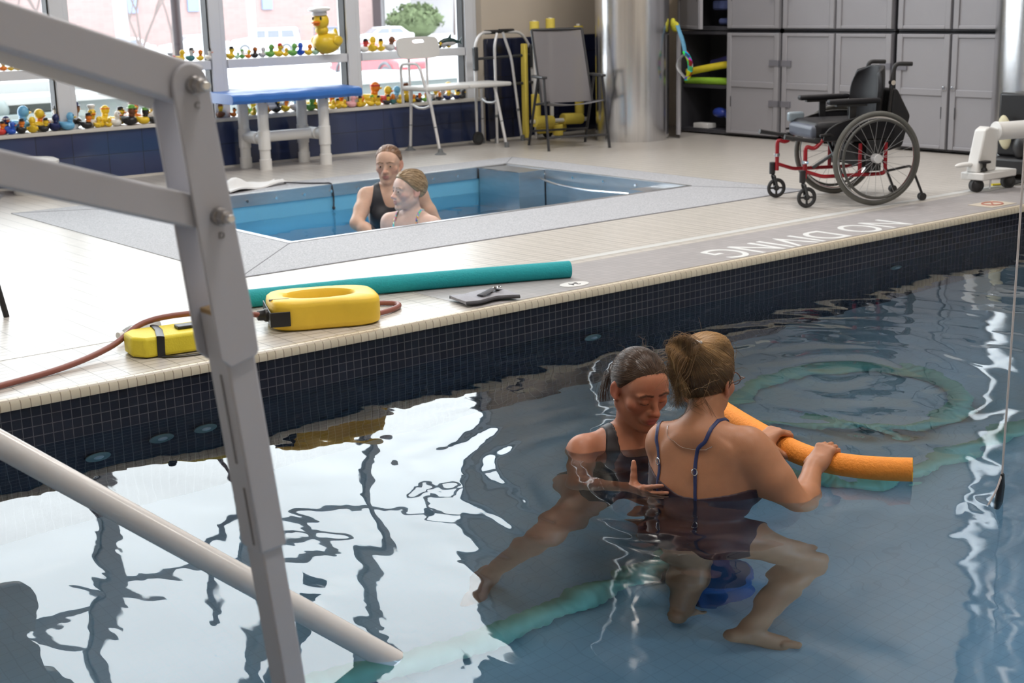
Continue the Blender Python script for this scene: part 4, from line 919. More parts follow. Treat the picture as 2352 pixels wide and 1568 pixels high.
# contoured backrest shell
rows = []
for j in range(15):
    v_ = j / 14; z = .50 + .385 * v_; wd = .215 * (1 - .28 * max(0, (v_ - .55) / .45) ** 2)
    row = []
    for i in range(19):
        u_ = -1 + 2 * i / 18; row.append((-.115 - .035 * v_ + .085 * abs(u_) ** 2.4, wd * u_, z - .075 * max(0, abs(u_) - .45) ** 1.4 * (v_ > .6) * (v_ - .6) * 3))
    rows.append(row)
obj('backrest', MB().sheet(rows, .035), M_cush, wc, smooth=80, bevel=.008)
obj('back_bag', MB().prism([(-.14, .33), (-.16, .74), (-.20, .74), (-.30, .56), (-.25, .36)], .36, Matrix(((1, 0, 0, 0), (0, 0, 1, -.18), (0, 1, 0, 0), (0, 0, 0, 1)))), M_nylon, wc, bevel=.02, seg=3)
obj('seat_bag', MB().prism([(-.12, .26), (.02, .22), (.12, .40), (-.14, .42)], .34, Matrix(((1, 0, 0, 0), (0, 0, 1, -.17), (0, 1, 0, 0), (0, 0, 0, 1)))), M_nylon, wc, bevel=.03, seg=3)
# ---------------------------------------------------------------- outside the windows
GZ = -2.3
M_snow = noisy('pale_pavement', (0.62, 0.61, 0.63), .9, .08, .3)
o = struct('ground', MB().box((-60, 11.75, GZ - .3), (260, 260, GZ)), M_snow, 'pale car park ground outside the windows', 'ground')
struct('wall_outer', MB().box((RX0 - .2, 11.57, GZ), (11.2, 11.75, .35)), M_beige)
M_brick = tiled('washed_red_brick', (0.235, 0.160, 0.155), (0.255, 0.180, 0.172), (0.25, 0.20, .19), .6, .2, .03, rough=.9, axes='XZ', bump=0)
M_hwin = noisy('house_window', (.12, .125, .14), .3, .1, 1); M_hwhite = noisy('house_white_siding', (.30, .29, .30), .8, .05, 1); M_trimw = noisy('house_trim', (.42, .42, .43), .7, .04, 2); M_roof = noisy('grey_roof', (.11, .11, .12), .9, .1, 1)
t = thing('brick_building', 'long red brick building across the car park outside', 'building', (62, 118, GZ))
obj('wall', MB().box((20, 116, GZ), (76.5, 130, 16)), M_brick, t, world=True)
for x in (28, 34, 40): 
    f_ = obj('window', MB().box((x, 115.9, 2.3), (x + 3, 116, 6.5)), M_hwin, t, world=True); obj('frame', MB().box((x - .2, 115.85, 2.1), (x + 3.2, 115.95, 2.3)).box((x - .2, 115.85, 6.5), (x + 3.2, 115.95, 6.7)).box((x + 1.4, 115.85, 2.3), (x + 1.6, 115.95, 6.5)), M_trimw, f_, world=True)
for x in (52.0, 57.6, 64.8): obj('sign', MB().box((x, 115.8, .6), (x + 1.0, 116, 1.9)), noisy('blue_sign', (.16, .22, .34), .6, .05, 3), t, world=True)
obj('porch', MB().box((24, 113, 2.2), (33, 116, 2.9)), M_trimw, t, world=True)
for x in (25, 29, 32): obj('post', MB().box((x, 113.1, GZ), (x + .5, 113.6, 2.2)), M_trimw, t, world=True)
t = thing('house', 'white house with dark windows and a bare front behind the parked cars', 'building', (92, 122, GZ))
obj('wall', MB().box((77, 120, GZ), (118, 134, 9)), M_hwhite, t, world=True)
obj('doorway', MB().box((77.6, 119.8, -2.0), (80.0, 120, 2.9)), noisy('maroon_doorway', (.045, .028, .032), .6, .1, 1), t, world=True)
obj('door', MB().box((80.4, 119.7, -2.0), (83.4, 120, 2.9)), noisy('white_door', (.5, .5, .5), .6, .02, 1), t, world=True)
for x in (95, 103, 110):
    f_ = obj('window', MB().box((x, 119.9, .1), (x + 3.4, 120, 3.2)), M_hwin, t, world=True); obj('frame', MB().box((x - .3, 119.8, -.2), (x + 3.7, 119.95, .1)).box((x - .3, 119.8, 3.2), (x + 3.7, 119.95, 3.5)).box((x + 1.6, 119.8, .1), (x + 1.8, 119.95, 3.2)), M_trimw, f_, world=True)
for x in (100.2, 107.5): obj('pillar', MB().box((x, 119.5, GZ), (x + .8, 120, 4)), M_brick, t, world=True)
obj('awning', MB().box((76.6, 117.6, 3.4), (93, 120, 3.9)), M_trimw, t, world=True)
# vehicles
M_tyreo = noisy('car_tyre', (.085, .09, .10), .8, .1, 5); M_cglass = noisy('car_glass', (.13, .14, .16), .15, .1, 2); M_hubo = noisy('wheel_cover', (.30, .30, .31), .4, .05, 5)
def vehicle(name, label, cat, loc, rz, L_, W_, H_, belt, prof, wins, wheel_r, col, lights=True, pale=(.3, .3, .3)):
    """prof: side outline (x,z); wins: list of side window polygons"""
    t = thing(name, label, cat, loc, rz)
    m = noisy(name + '_paint', col, .35, .05, 2)
    Mx = Matrix(((1, 0, 0, 0), (0, 0, 1, -W_ / 2), (0, 1, 0, 0), (0, 0, 0, 1)))
    obj('body', MB().prism(prof, W_, Mx), m, t, bevel=.10, seg=3)
    for wpoly in wins:
        for y in (-W_ / 2 - .012, W_ / 2 - .03): obj('window', MB().prism(wpoly, .042, Matrix(((1, 0, 0, 0), (0, 0, 1, y), (0, 1, 0, 0), (0, 0, 0, 1)))), M_cglass, t)
    pr = sorted([q for q in prof if q[1] > .9 and q[0] > -.3], key=lambda q: -q[0])[-3:]
    sl = max(((a, b) for a, b in zip(prof, prof[1:]) if b[1] > a[1] + .3 and a[0] > 0), key=lambda q: q[1][1])
    (xa, za), (xb, zb) = sl; dx = Vector((zb - za, 0, xa - xb)).normalized() * .015; p0 = Vector((xa, 0, za)).lerp(Vector((xb, 0, zb)), .12) + dx; p1 = Vector((xa, 0, za)).lerp(Vector((xb, 0, zb)), .90) + dx; wy = W_ * .42
    obj('windscreen', MB().sheet([[p0 + Vector((0, -wy, 0)), p0 + Vector((0, wy, 0))], [p1 + Vector((0, -wy * .9, 0)), p1 + Vector((0, wy * .9, 0))]], .03), M_cglass, t)
    for x in (-L_ * .30, L_ * .31):
        for y in (-W_ / 2 - .02, W_ / 2 - .22):
            w_ = obj('wheel', MB().cyl((x, y, wheel_r), (x, y + .24, wheel_r), wheel_r, n=22), M_tyreo, t, bevel=.03); obj('wheel_cover', MB().cyl((x, y - .01, wheel_r), (x, y + .25, wheel_r), wheel_r * .58, n=16), M_hubo, w_)
    return t
suvp = [(-2.35, .40), (2.35, .40), (2.38, 1.0), (1.25, 1.15), (.65, 1.78), (-2.2, 1.80), (-2.36, 1.05)]
suvw = [[(-2.0, 1.15), (-1.1, 1.15), (-1.1, 1.65), (-1.9, 1.65)], [(-.95, 1.15), (-.15, 1.15), (-.15, 1.65), (-.95, 1.65)], [(0, 1.15), (.95, 1.15), (.55, 1.65), (0, 1.65)]]
t = vehicle('sport_utility_car', 'white boxy car parked outside behind the upper row of ducks', 'car', (51.0, 91, GZ), math.radians(150), 4.7, 1.9, 1.8, 1.1, suvp, suvw, .38, (.40, .40, .42))
obj('rear_window', MB().box((-2.375, -.8, 1.12), (-2.30, .8, 1.66)), M_cglass, t)
t = vehicle('hatchback', 'dark blue grey car with red tail lamps parked beside the white one', 'car', (57.2, 93, GZ), math.radians(62), 4.4, 1.85, 1.7, 1.0, [(p[0] * .95, p[1] * .95) for p in suvp], [[(a * .95, b * .95) for a, b in q] for q in suvw], .34, (.045, .055, .085))
obj('rear_window', MB().box((-2.26, -.75, 1.05), (-2.17, .75, 1.56)), noisy('pale_car_glass', (.14, .15, .18), .2, .1, 2), t)
M_lamp_r = noisy('red_lamp', (.5, .03, .04), .4, .05, 3)
for y in (-.9, .76): obj('tail_lamp', MB().box((-2.26, y, .85), (-2.16, y + .14, 1.45)), M_lamp_r, t)
obj('number_plate', MB().box((-2.262, -.25, .72), (-2.2, .25, .86)), M_trimw, t)
vehicle('saloon_car', 'white car parked beyond the giant duck', 'car', (63.5, 95, GZ), math.radians(168), 4.6, 1.8, 1.5, .9, [(-2.3, .35), (2.3, .35), (2.3, .8), (1.2, .95), (.5, 1.45), (-1.2, 1.48), (-1.9, 1.0), (-2.3, .95)], [[(-1.5, 1.0), (-.3, 1.0), (-.3, 1.38), (-1.1, 1.38)], [(-.2, 1.0), (.9, 1.0), (.45, 1.38), (-.2, 1.38)]], .33, (.42, .42, .43))
for i, (x, y, c, lb) in enumerate(((40.5, 92, (.38, .38, .40), 'pale car half hidden by the dark post outside'), (46.5, 93, (.43, .42, .42), 'pale car parked just left of the second white window post'))):
    vehicle('saloon_car', lb, 'car', (x, y, GZ), math.radians(170), 4.6, 1.8, 1.5, .9, [(-2.3, .35), (2.3, .35), (2.3, .8), (1.2, .95), (.5, 1.45), (-1.2, 1.48), (-1.9, 1.0), (-2.3, .95)], [[(-1.5, 1.0), (-.3, 1.0), (-.3, 1.38), (-1.1, 1.38)]], .33, c)
pk = [(-2.7, .55), (2.7, .55), (2.75, 1.05), (1.75, 1.25), (1.05, 1.85), (-.45, 1.88), (-.55, 1.25), (-2.7, 1.25)]
t = vehicle('pickup_truck', 'red pickup truck with big tyres outside the right hand windows', 'pickup truck', (35.4, 53.1, GZ), math.radians(-90), 5.4, 1.95, 1.9, 1.2, pk, [[(-.3, 1.28), (.35, 1.28), (.35, 1.75), (-.3, 1.75)], [(.45, 1.28), (1.4, 1.28), (1.0, 1.75), (.45, 1.75)]], .44, (.30, .055, .065))
for x in (-5.4 * .30, 5.4 * .31): obj('wheel_arch', MB().tube([(x + .55 * math.cos(q * PI / 10), -.99, .46 + .55 * math.sin(q * PI / 10)) for q in range(11)], .07, 8), M_tyreo, t)
obj('headlamp', MB().box((2.62, -.95, .85), (2.78, -.45, 1.08)), M_trimw, t); obj('bumper', MB().box((2.6, -.95, .50), (2.88, .95, .72)), M_hubo, t); obj('rear_bumper', MB().box((-2.9, -.9, .62), (-2.65, .9, .80)), M_tyreo, t)
vehicle('saloon_car', 'white car close outside behind the transfer bench', 'car', (31.6, 42.4, GZ), math.radians(-112), 4.5, 1.8, 1.45, .9, [(-2.3, .35), (2.3, .35), (2.3, .75), (1.1, .95), (.3, 1.42), (-1.1, 1.45), (-1.9, 1.0), (-2.3, .95)], [[(-1.4, 1.0), (-.4, 1.0), (-.4, 1.36), (-1.0, 1.36)], [(-.3, 1.0), (.75, 1.0), (.25, 1.36), (-.3, 1.36)]], .32, (.5, .5, .5))
# big grey cooling unit and skip below the left windows
M_hvac = noisy('grey_green_sheet_metal', (.15, .18, .18), .5, .1, 2); M_hvaclt = noisy('snowy_unit_top', (.30, .31, .31), .8, .05, 2)
t = thing('cooling_unit', 'grey roof plant unit outside the left windows', 'plant unit', (7.2, 20, GZ))
obj('cabinet', MB().box((5.2, 17.5, GZ), (8.3, 20.5, .25)), M_hvac, t, world=True); obj('top', MB().box((5.0, 17.3, .25), (8.45, 20.7, .33)), M_hvaclt, t, world=True)
obj('hood', MB().box((5.6, 19.2, .33), (7.9, 20.4, .62)), M_hvac, t, world=True); obj('hood_top', MB().box((6.2, 18.3, .33), (8.3, 19.8, .46)), M_hvaclt, t, world=True)
for k in range(22): obj('grille_bar', MB().box((5.45 + k * .07, 17.2, -.5), (5.48 + k * .07, 17.26, .08)), M_hvaclt, t, world=True)
obj('grille_cap', MB().box((5.3, 17.15, .08), (7.05, 17.5, .14)), M_hvac, t, world=True); obj('valve', MB().ell((6.05, 17.35, .20), (.14, .1, .16)), M_hvac, t, world=True)
t = thing('grey_container', 'long grey metal container outside to the right of the first post', 'container', (11, 19, GZ))
obj('body', MB().box((10.1, 18.2, GZ), (13.6, 20.4, .16)), M_hvac, t, world=True); obj('top', MB().box((10.0, 18.1, .16), (13.7, 20.5, .22)), M_hvaclt, t, world=True)
obj('rail', MB().box((10.1, 17.9, -.12), (13.8, 18.1, -.06)), M_hvaclt, t, world=True)
for k in range(12): obj('rail_post', MB().box((10.15 + k * .31, 17.95, -.7), (10.19 + k * .31, 18.05, -.10)), M_hvaclt, t, world=True)
o = obj('plank', MB().tube([(9.75, 16.5, .02), (10.3, 16.8, .22)], .035, 6), M_trimw); tag(o, 'pale rod leaning against the grey container outside', 'rod')
# posts
o = obj('lamp_post', MB().cyl((8.7, 17.8, GZ), (8.62, 17.8, 7), .062, n=14), noisy('dark_brown_post', (.010, .003, .006), .5, .1, 3)); tag(o, 'dark brown post standing close outside the second window', 'post')
o = obj('steel_post', MB().cyl((14.8, 33.2, GZ), (14.6, 33.2, 9), .16, n=14), noisy('pale_grey_post', (.20, .20, .22), .5, .05, 3)); tag(o, 'pale grey post outside between the first and second window posts', 'post')
for x, lb in ((18.6, 'slim white post left of the dark brown one'), (20.9, 'slim white post nearest the dark brown one')):
    o = obj('slim_post', MB().cyl((x, 38, GZ), (x - .2, 38, 9), .09, n=10), M_trimw); tag(o, lb + ' far outside', 'post')
t = thing('street_sign', 'pale green street name sign on the far post outside', 'street sign', (24.2, 44, 2.7))
obj('plate', MB().box((-.6, -.03, -.10), (.75, .03, .10)), noisy('sign_green', (.10, .28, .26), .5, .05, 3), t); obj('post', MB().cyl((.1, 0.06, -5), (.1, .06, .1), .05, n=8), M_trimw, t)
# bare trees and two shrubs
M_bark = noisy('pale_bark', (.13, .105, .10), .95, .2, 6)
def bare_tree(x, y, h, r, seed, label, depth=5):
    rnd = random.Random(seed); t = thing('bare_tree', label, 'tree', (x, y, GZ), 0, 'bare trees outside'); tr = MB(); br = MB()
    def grow(p, d, l, r_, k):
        q = p + d * l; (tr if k == 0 else br).tube([p, p.lerp(q, .5) + Vector((rnd.uniform(-1, 1), rnd.uniform(-1, 1), 0)) * l * .04, q], [r_, r_ * .85, r_ * .7], 6 if k < 3 else 4, caps=False)
        if k >= depth: return
        for _ in range(3 if k < 2 else 2):
            nd = (d + Vector((rnd.uniform(-1, 1), rnd.uniform(-1, 1), rnd.uniform(-.2, .6))) * .62).normalized(); grow(q, nd, l * rnd.uniform(.62, .84), r_ * .6, k + 1)
    grow(Vector((0, 0, 0)), Vector((0, 0, 1)), h, r, 0)
    obj('trunk', tr, M_bark, t); obj('branches', br, M_bark, t)
bare_tree(84, 112, 5.2, 1.0, 5, 'thick pale bare tree behind the shrubs outside')
bare_tree(27.5, 57, 2.4, .09, 2, 'thin bare sapling outside by the second post', 4)
bare_tree(18.0, 45, 2.2, .10, 8, 'bare twiggy tree outside above the upper lift bar', 5)
bare_tree(21.5, 47, 2.0, .09, 12, 'bare twiggy tree outside just right of the pale grey post', 5)
bare_tree(29.5, 36, 2.2, .06, 21, 'thin leaning bare sapling outside by the corner post', 3)
bare_tree(15.2, 40, 2.0, .10, 33, 'bare twiggy tree outside left of the pale grey post', 5)
M_leaf = noisy('dull_green_shrub', (.075, .10, .045), .9, .35, 1.5)
def shrub(x, y, r, h, seed, label):
    rnd = random.Random(seed); mb = MB()
    for k in range(340):
        th = rnd.uniform(0, 2 * PI); u = rnd.uniform(-.3, 1); rr = r * math.sqrt(1 - u * u * .8) * rnd.uniform(.75, 1.05)
        c = Vector((rr * math.cos(th), rr * math.sin(th), h * (.5 + .5 * u))); s_ = rnd.uniform(.18, .42)
        a1, a2, a3 = (Vector((rnd.uniform(-1, 1), rnd.uniform(-1, 1), rnd.uniform(-1, 1))) * s_ for _ in range(3)); mb.add([c + a1, c + a2, c + a3, c - a1], [(0, 1, 2), (1, 3, 2), (0, 3, 1)])
    mb.ell((0, 0, h * .45), (r * .85, r * .85, h * .5))
    t = thing('shrub', label, 'shrub', (x, y, GZ)); obj('foliage', mb, M_leaf, t, smooth=0)
shrub(78.5, 112, 2.6, 2.9, 1, 'round green shrub outside left of the thick bare tree'); shrub(87.0, 113.5, 1.9, 2.7, 2, 'smaller green shrub outside right of the thick bare tree')
# slanting brace added out of view, so the water mirrors a dark band
struct('trim_50', MB().cyl((6.35, 11.1, 3.5), (5.35, 11.1, 6.1), .11, n=16), M_cabdark)
DUCKS = [(3.983,11.375,0.912,0.081,'pink','yellow','',0),
(4.044,11.375,0.912,0.088,'orange','yellow','',0),
(4.103,11.375,0.912,0.075,'yellow','yellow','redhat',0),
(4.159,11.375,0.912,0.082,'yellow','yellow','',0),
(4.213,11.375,0.912,0.068,'black','yellow','',0),
(4.263,11.375,0.912,0.069,'yellow','yellow','redhat',0),
(5.387,11.375,0.912,0.066,'green','green','',1),
(5.482,11.375,0.912,0.059,'white','red','',1),
(5.546,11.375,0.912,0.103,'yellow','yellow','',1),
(5.638,11.375,0.912,0.118,'teal','white','blackhat',1),
(5.731,11.375,0.912,0.104,'yellow','orange','band',1),
(5.817,11.375,0.912,0.104,'white','white','blackhat',1),
(6.016,11.375,0.912,0.113,'yellow','yellow','blackhat',2),
(6.079,11.375,0.912,0.06,'palegreen','palegreen','',2),
(6.131,11.375,0.912,0.083,'green','white','greenhat',2),
(6.188,11.375,0.912,0.076,'orange','yellow','',2),
(6.253,11.375,0.912,0.106,'black','brown','chain',2),
(6.328,11.375,0.912,0.092,'greywhite','greywhite','',2),
(6.403,11.375,0.912,0.115,'green','green','',2),
(6.488,11.375,0.912,0.123,'yellow','yellow','redhat',2),
(6.56,11.375,0.912,0.077,'yellow','yellow','',2),
(6.63,11.375,0.912,0.116,'green','green','',2),
(6.714,11.375,0.912,0.117,'blue','blue','',2),
(6.792,11.375,0.912,0.101,'yellow','orange','',2),
(6.865,11.375,0.912,0.102,'palegreen','black','',2),
(6.944,11.375,0.912,0.102,'red','white','redhat',2),
(7.382,11.375,0.912,0.128,'white','red','blackhat',3),
(7.48,11.375,0.912,0.145,'yellow','yellow','',3),
(7.576,11.375,0.912,0.121,'yellow','yellow','blackhat',3),
(7.669,11.375,0.912,0.138,'greywhite','brown','',3),
(7.751,11.375,0.912,0.09,'pink','pink','',3),
(8.244,11.375,0.912,0.067,'black','yellow','',3),
(8.296,11.375,0.912,0.058,'grey','grey','',3),
(8.353,11.375,0.912,0.067,'yellow','yellow','',3),
(3.827,11.304,0.4255,0.177,'orange','orange','',4),
(3.891,11.415,0.4255,0.179,'white','yellow','bluehat',4),
(3.946,11.309,0.4255,0.116,'red','orange','blackhat',4),
(4.01,11.39,0.4255,0.159,'blue','navy','whitemask',4),
(4.024,11.297,0.4255,0.102,'blue','blue','',4),
(4.105,11.298,0.4255,0.123,'black','orange','blackhat',4),
(4.142,11.415,0.4255,0.216,'skyblue','skyblue','',4),
(4.196,11.29,0.4255,0.131,'yellow','yellow','',4),
(4.283,11.398,0.4255,0.182,'yellow','orange','blond',4),
(4.285,11.29,0.4255,0.118,'black','yellow','blackhat',4),
(4.378,11.297,0.4255,0.139,'navy','navy','',4),
(4.423,11.415,0.4255,0.211,'white','white','blackhat',4),
(4.48,11.29,0.4255,0.147,'skyblue','skyblue','',4),
(4.579,11.415,0.4255,0.227,'black','brown','policehat',5),
(4.637,11.29,0.4255,0.134,'black','orange','blackhat',5),
(4.718,11.383,0.4255,0.171,'white','yellow','whitehat',5),
(4.732,11.29,0.4255,0.092,'yellow','yellow','',5),
(4.783,11.323,0.4255,0.078,'yellow','yellow','',5),
(4.829,11.29,0.4255,0.078,'yellow','yellow','',5),
(4.842,11.415,0.4255,0.186,'yellow','yellow','band',5),
(4.898,11.317,0.4255,0.129,'white','white','',5),
(4.965,11.413,0.4255,0.158,'yellow','yellow','blackhat',5),
(5.006,11.29,0.4255,0.179,'black','brown','greenhat',5),
(5.099,11.415,0.4255,0.217,'orange','orange','brownhat',5),
(5.127,11.29,0.4255,0.151,'yellow','black','greenhat',5),
(5.225,11.292,0.4255,0.123,'black','white','',5),
(5.261,11.415,0.4255,0.232,'white','yellow','blond',5),
(5.854,11.315,0.4255,0.127,'brown','yellow','brownhat',6),
(5.976,11.315,0.4255,0.083,'orange','orange','blackhat',6),
(6.098,11.315,0.4255,0.083,'yellow','yellow','',6),
(6.175,11.315,0.4255,0.076,'yellow','yellow','',6),
(6.201,11.4,0.4255,0.13,'green','yellow','greenhat',6),
(6.3,11.315,0.4255,0.084,'yellow','yellow','redhat',6),
(6.356,11.4,0.4255,0.116,'orange','orange','',6),
(6.445,11.4,0.4255,0.132,'black','black','',6),
(6.54,11.4,0.4255,0.132,'yellow','orange','brownhat',6),
(6.644,11.4,0.4255,0.156,'greywhite','skyblue','',6),
(6.743,11.315,0.4255,0.125,'green','green','',6),
(6.815,11.409,0.4255,0.166,'yellow','yellow','',6),
(6.835,11.306,0.4255,0.126,'yellow','yellow','greenhat',6),
(6.98,11.315,0.4255,0.087,'yellow','yellow','',6),
(7.015,11.4,0.4255,0.143,'yellow','orange','',6),
(7.046,11.313,0.4255,0.095,'yellow','yellow','blackhat',6),
(7.108,11.32,0.4255,0.08,'yellow','yellow','',6),
(7.121,11.402,0.4255,0.152,'yellow','orange','blackhat',6),
(7.18,11.309,0.4255,0.12,'pink','pink','',6),
(7.25,11.415,0.4255,0.209,'yellow','yellow','blackhat',6),
(7.258,11.29,0.4255,0.104,'yellow','yellow','blackhat',6),
(7.319,11.329,0.4255,0.096,'yellow','orange','',6),
(7.39,11.315,0.4255,0.105,'yellow','yellow','greenhat',7),
(7.46,11.295,0.4255,0.097,'yellow','yellow','blackhat',7),
(7.466,11.415,0.4255,0.236,'yellow','orange','redband',7),
(7.568,11.309,0.4255,0.097,'black','yellow','blackhat',7),
(7.612,11.404,0.4255,0.172,'red','yellow','',7),
(7.64,11.311,0.4255,0.098,'teal','orange','',7),
(7.719,11.312,0.4255,0.09,'yellow','yellow','',7),
(7.733,11.402,0.4255,0.164,'grey','skyblue','',7),
(7.861,11.406,0.4255,0.19,'yellow','yellow','brownhat',7),
(7.862,11.309,0.4255,0.082,'yellow','orange','',7),
(7.934,11.315,0.4255,0.091,'black','orange','redhat',7),
(8.01,11.315,0.4255,0.091,'green','yellow','redhat',7),
(8.071,11.315,0.4255,0.058,'skyblue','white','',7),
(8.174,11.315,0.4255,0.083,'black','orange','',7),
(8.174,11.4,0.4255,0.126,'white','yellow','blackhat',7),
(8.259,11.399,0.4255,0.109,'greywhite','greywhite','blackhat',7),
(8.272,11.315,0.4255,0.092,'navy','yellow','',7),
(8.359,11.404,0.4255,0.169,'white','orange','blond',7),
(8.38,11.312,0.4255,0.093,'navy','yellow','blackhat',7),
(8.447,11.315,0.4255,0.093,'black','black','',7),
(8.459,11.399,0.4255,0.11,'yellow','yellow','',7)]
# ---------------------------------------------------------------- rubber ducks on the sill and the upper rail
DC = {'yellow': (.82, .56, .03), 'orange': (.80, .22, .02), 'red': (.62, .04, .03), 'pink': (.80, .42, .45), 'black': (.015, .015, .018), 'green': (.16, .42, .08), 'palegreen': (.42, .66, .48), 'teal': (.05, .20, .22), 'blue': (.02, .10, .55), 'navy': (.012, .02, .10), 'skyblue': (.16, .45, .72), 'white': (.78, .77, .74), 'greywhite': (.58, .57, .58), 'grey': (.35, .36, .38), 'brown': (.16, .055, .022)}
DM = {k: noisy('duck_' + k, c, .32, .06, 20) for k, c in DC.items()}
M_bill = noisy('orange_bill', (.82, .20, .015), .35, .06, 20); M_billy = noisy('yellow_bill', (.85, .55, .03), .35, .06, 20); M_eye = mat('duck_eye', (.01, .01, .01), .2)
MESH = {}
def shared(key, build, m):
    k = (key, m.name)
    if k not in MESH:
        o = obj(key, build(), m); MESH[k] = o.data; o.data.name = key; bpy.data.objects.remove(o)
    return MESH[k]
def duck_body():
    # squat body with upturned tail, built as one lofted shape (unit height duck, facing -Y then turned)
    mb = MB(); R_ = []
    for (y, z, rx, rz) in ((-.43, .24, .02, .02), (-.40, .24, .16, .12), (-.30, .24, .28, .20), (-.12, .23, .34, .23), (.08, .235, .34, .23), (.24, .27, .28, .20), (.36, .34, .19, .13), (.44, .42, .10, .07), (.50, .49, .02, .015)):
        R_.append([(rx * math.cos(2 * PI * k / 14), y, max(.0, z + rz * math.sin(2 * PI * k / 14))) for k in range(14)])
    vs = [p for r in R_ for p in r]; fs = [(i * 14 + k, i * 14 + (k + 1) % 14, (i + 1) * 14 + (k + 1) % 14, (i + 1) * 14 + k) for i in range(len(R_) - 1) for k in range(14)]
    mb.add(vs, fs + [tuple(range(14))[::-1], tuple((len(R_) - 1) * 14 + k for k in range(14))])
    mb.ell((.31, .05, .27), (.07, .20, .12), nu=10, nv=6); mb.ell((-.31, .05, .27), (.07, .20, .12), nu=10, nv=6)
    return mb
def duck_head(): return MB().ell((0, -.22, .73), (.225, .235, .235), nu=16, nv=10).ell((0, -.18, .50), (.17, .17, .14), nu=12, nv=6)
def duck_bill(): return MB().ell((0, -.47, .70), (.12, .12, .035), nu=12, nv=6).ell((0, -.44, .66), (.095, .09, .03), nu=10, nv=6)
def duck_eyes(): return MB().ell((.115, -.405, .80), (.035, .03, .05), nu=8, nv=6).ell((-.115, -.405, .80), (.035, .03, .05), nu=8, nv=6)
def hat_round(): return MB().lathe([(.27, .84), (.27, .86), (.19, .87), (.18, .98), (.13, 1.02), (0, 1.03)], 16, Matrix.Translation((0, -.20, 0)))
def hat_tall(): return MB().lathe([(.15, .90), (.16, .98), (.22, 1.08), (.20, 1.16), (0, 1.18)], 14, Matrix.Translation((0, -.20, 0)))
def hat_band(): return MB().lathe([(.238, .78), (.246, .80), (.238, .84)], 16, Matrix.Translation((0, -.22, 0)))
def hair(): return MB().ell((0, -.15, .80), (.27, .25, .24), nu=12, nv=8)
HATS = {'redhat': (hat_round, 'red', 'a red hat'), 'blackhat': (hat_round, 'black', 'a black hat'), 'greenhat': (hat_round, 'green', 'a green hat'), 'bluehat': (hat_tall, 'blue', 'a blue cap'), 'brownhat': (hat_round, 'brown', 'a brown brimmed hat'), 'policehat': (hat_round, 'navy', 'a dark peaked cap'), 'whitehat': (hat_tall, 'white', 'a tall white hat'), 'band': (hat_band, 'orange', 'an orange headband'), 'redband': (hat_band, 'red', 'a red band'), 'chain': (hat_band, 'orange', 'an orange band'), 'blond': (hair, 'yellow', 'a blond mop'), 'whitemask': (hat_band, 'white', 'a white band')}
BAY = ['on upper rail, far left', 'on upper rail by dark post', 'on upper rail, giant duck bay', 'on upper rail, rightmost bay', 'on sill, far left', 'on sill left of mast', 'on sill behind blue bench', 'on sill behind transfer bench']
ORD = ['first', 'second', 'third', 'fourth', 'fifth', 'sixth', 'seventh', 'eighth', 'ninth', 'tenth', 'eleventh', 'twelfth', 'thirteenth', 'fourteenth', 'fifteenth', 'sixteenth', 'seventeenth', 'eighteenth', 'nineteenth', 'twentieth'] + ['twenty ' + q for q in ('first', 'second', 'third', 'fourth', 'fifth', 'sixth', 'seventh', 'eighth', 'ninth')]
CN = {'greywhite': 'off-white', 'palegreen': 'pale green', 'skyblue': 'sky blue'}
count = {}; rnd = random.Random(7)
for (x, y, z, h, b, hd_, acc, bay) in DUCKS:
    n = count.get(bay, 0); count[bay] = n + 1
    nm = CN.get(b, b); lb = nm + ' rubber duck'
    if hd_ != b: lb += ' with ' + CN.get(hd_, hd_) + ' head'
    elif acc in HATS: lb += ' in ' + HATS[acc][2][2:].strip()
    lb += ', ' + ORD[n] + ' from left ' + BAY[bay]
    t = thing('rubber_duck', lb, 'rubber duck', (x, y, z), PI + rnd.uniform(-1.5, -.1) if rnd.random() < .3 else rnd.uniform(-.2, 1.3), 'rubber ducks ' + BAY[bay])
    t.scale = (h * .92, h * .92, h) if acc not in HATS else (h * .86, h * .86, h * .93)
    pr = [('body', duck_body, DM[b]), ('head', duck_head, DM[hd_]), ('bill', duck_bill, M_billy if hd_ in ('orange', 'red', 'black', 'skyblue') else M_bill), ('eyes', duck_eyes, M_eye)]
    if acc in HATS: pr.append(('hair' if acc == 'blond' else 'band' if 'band' in acc or acc in ('chain', 'whitemask') else 'hat', HATS[acc][0], DM[HATS[acc][1]]))
    for key, fn, m in pr:
        o = bpy.data.objects.new(key, shared(key, fn, m)); COL.objects.link(o); o.parent = t
# giant duck in a sailor cap
t = thing('giant_rubber_duck', 'giant yellow rubber duck in a white sailor cap on the upper rail', 'rubber duck', (6.98, 11.36, .91), math.radians(-62))
S_ = .40
mb = MB(); R_ = []
for (y, z, rx, rz) in ((-.36, .25, .03, .03), (-.32, .26, .15, .13), (-.20, .26, .27, .23), (-.02, .25, .33, .25), (.14, .26, .31, .24), (.27, .30, .22, .18), (.36, .38, .12, .12), (.41, .47, .07, .08), (.43, .56, .02, .02)):
    R_.append([(rx * math.cos(2 * PI * k / 24) * S_, y * S_, max(0, z + rz * math.sin(2 * PI * k / 24)) * S_) for k in range(24)])
mb.add([p for r in R_ for p in r], [(i * 24 + k, i * 24 + (k + 1) % 24, (i + 1) * 24 + (k + 1) % 24, (i + 1) * 24 + k) for i in range(len(R_) - 1) for k in range(24)] + [tuple(range(24))[::-1], tuple(8 * 24 + k for k in range(24))])
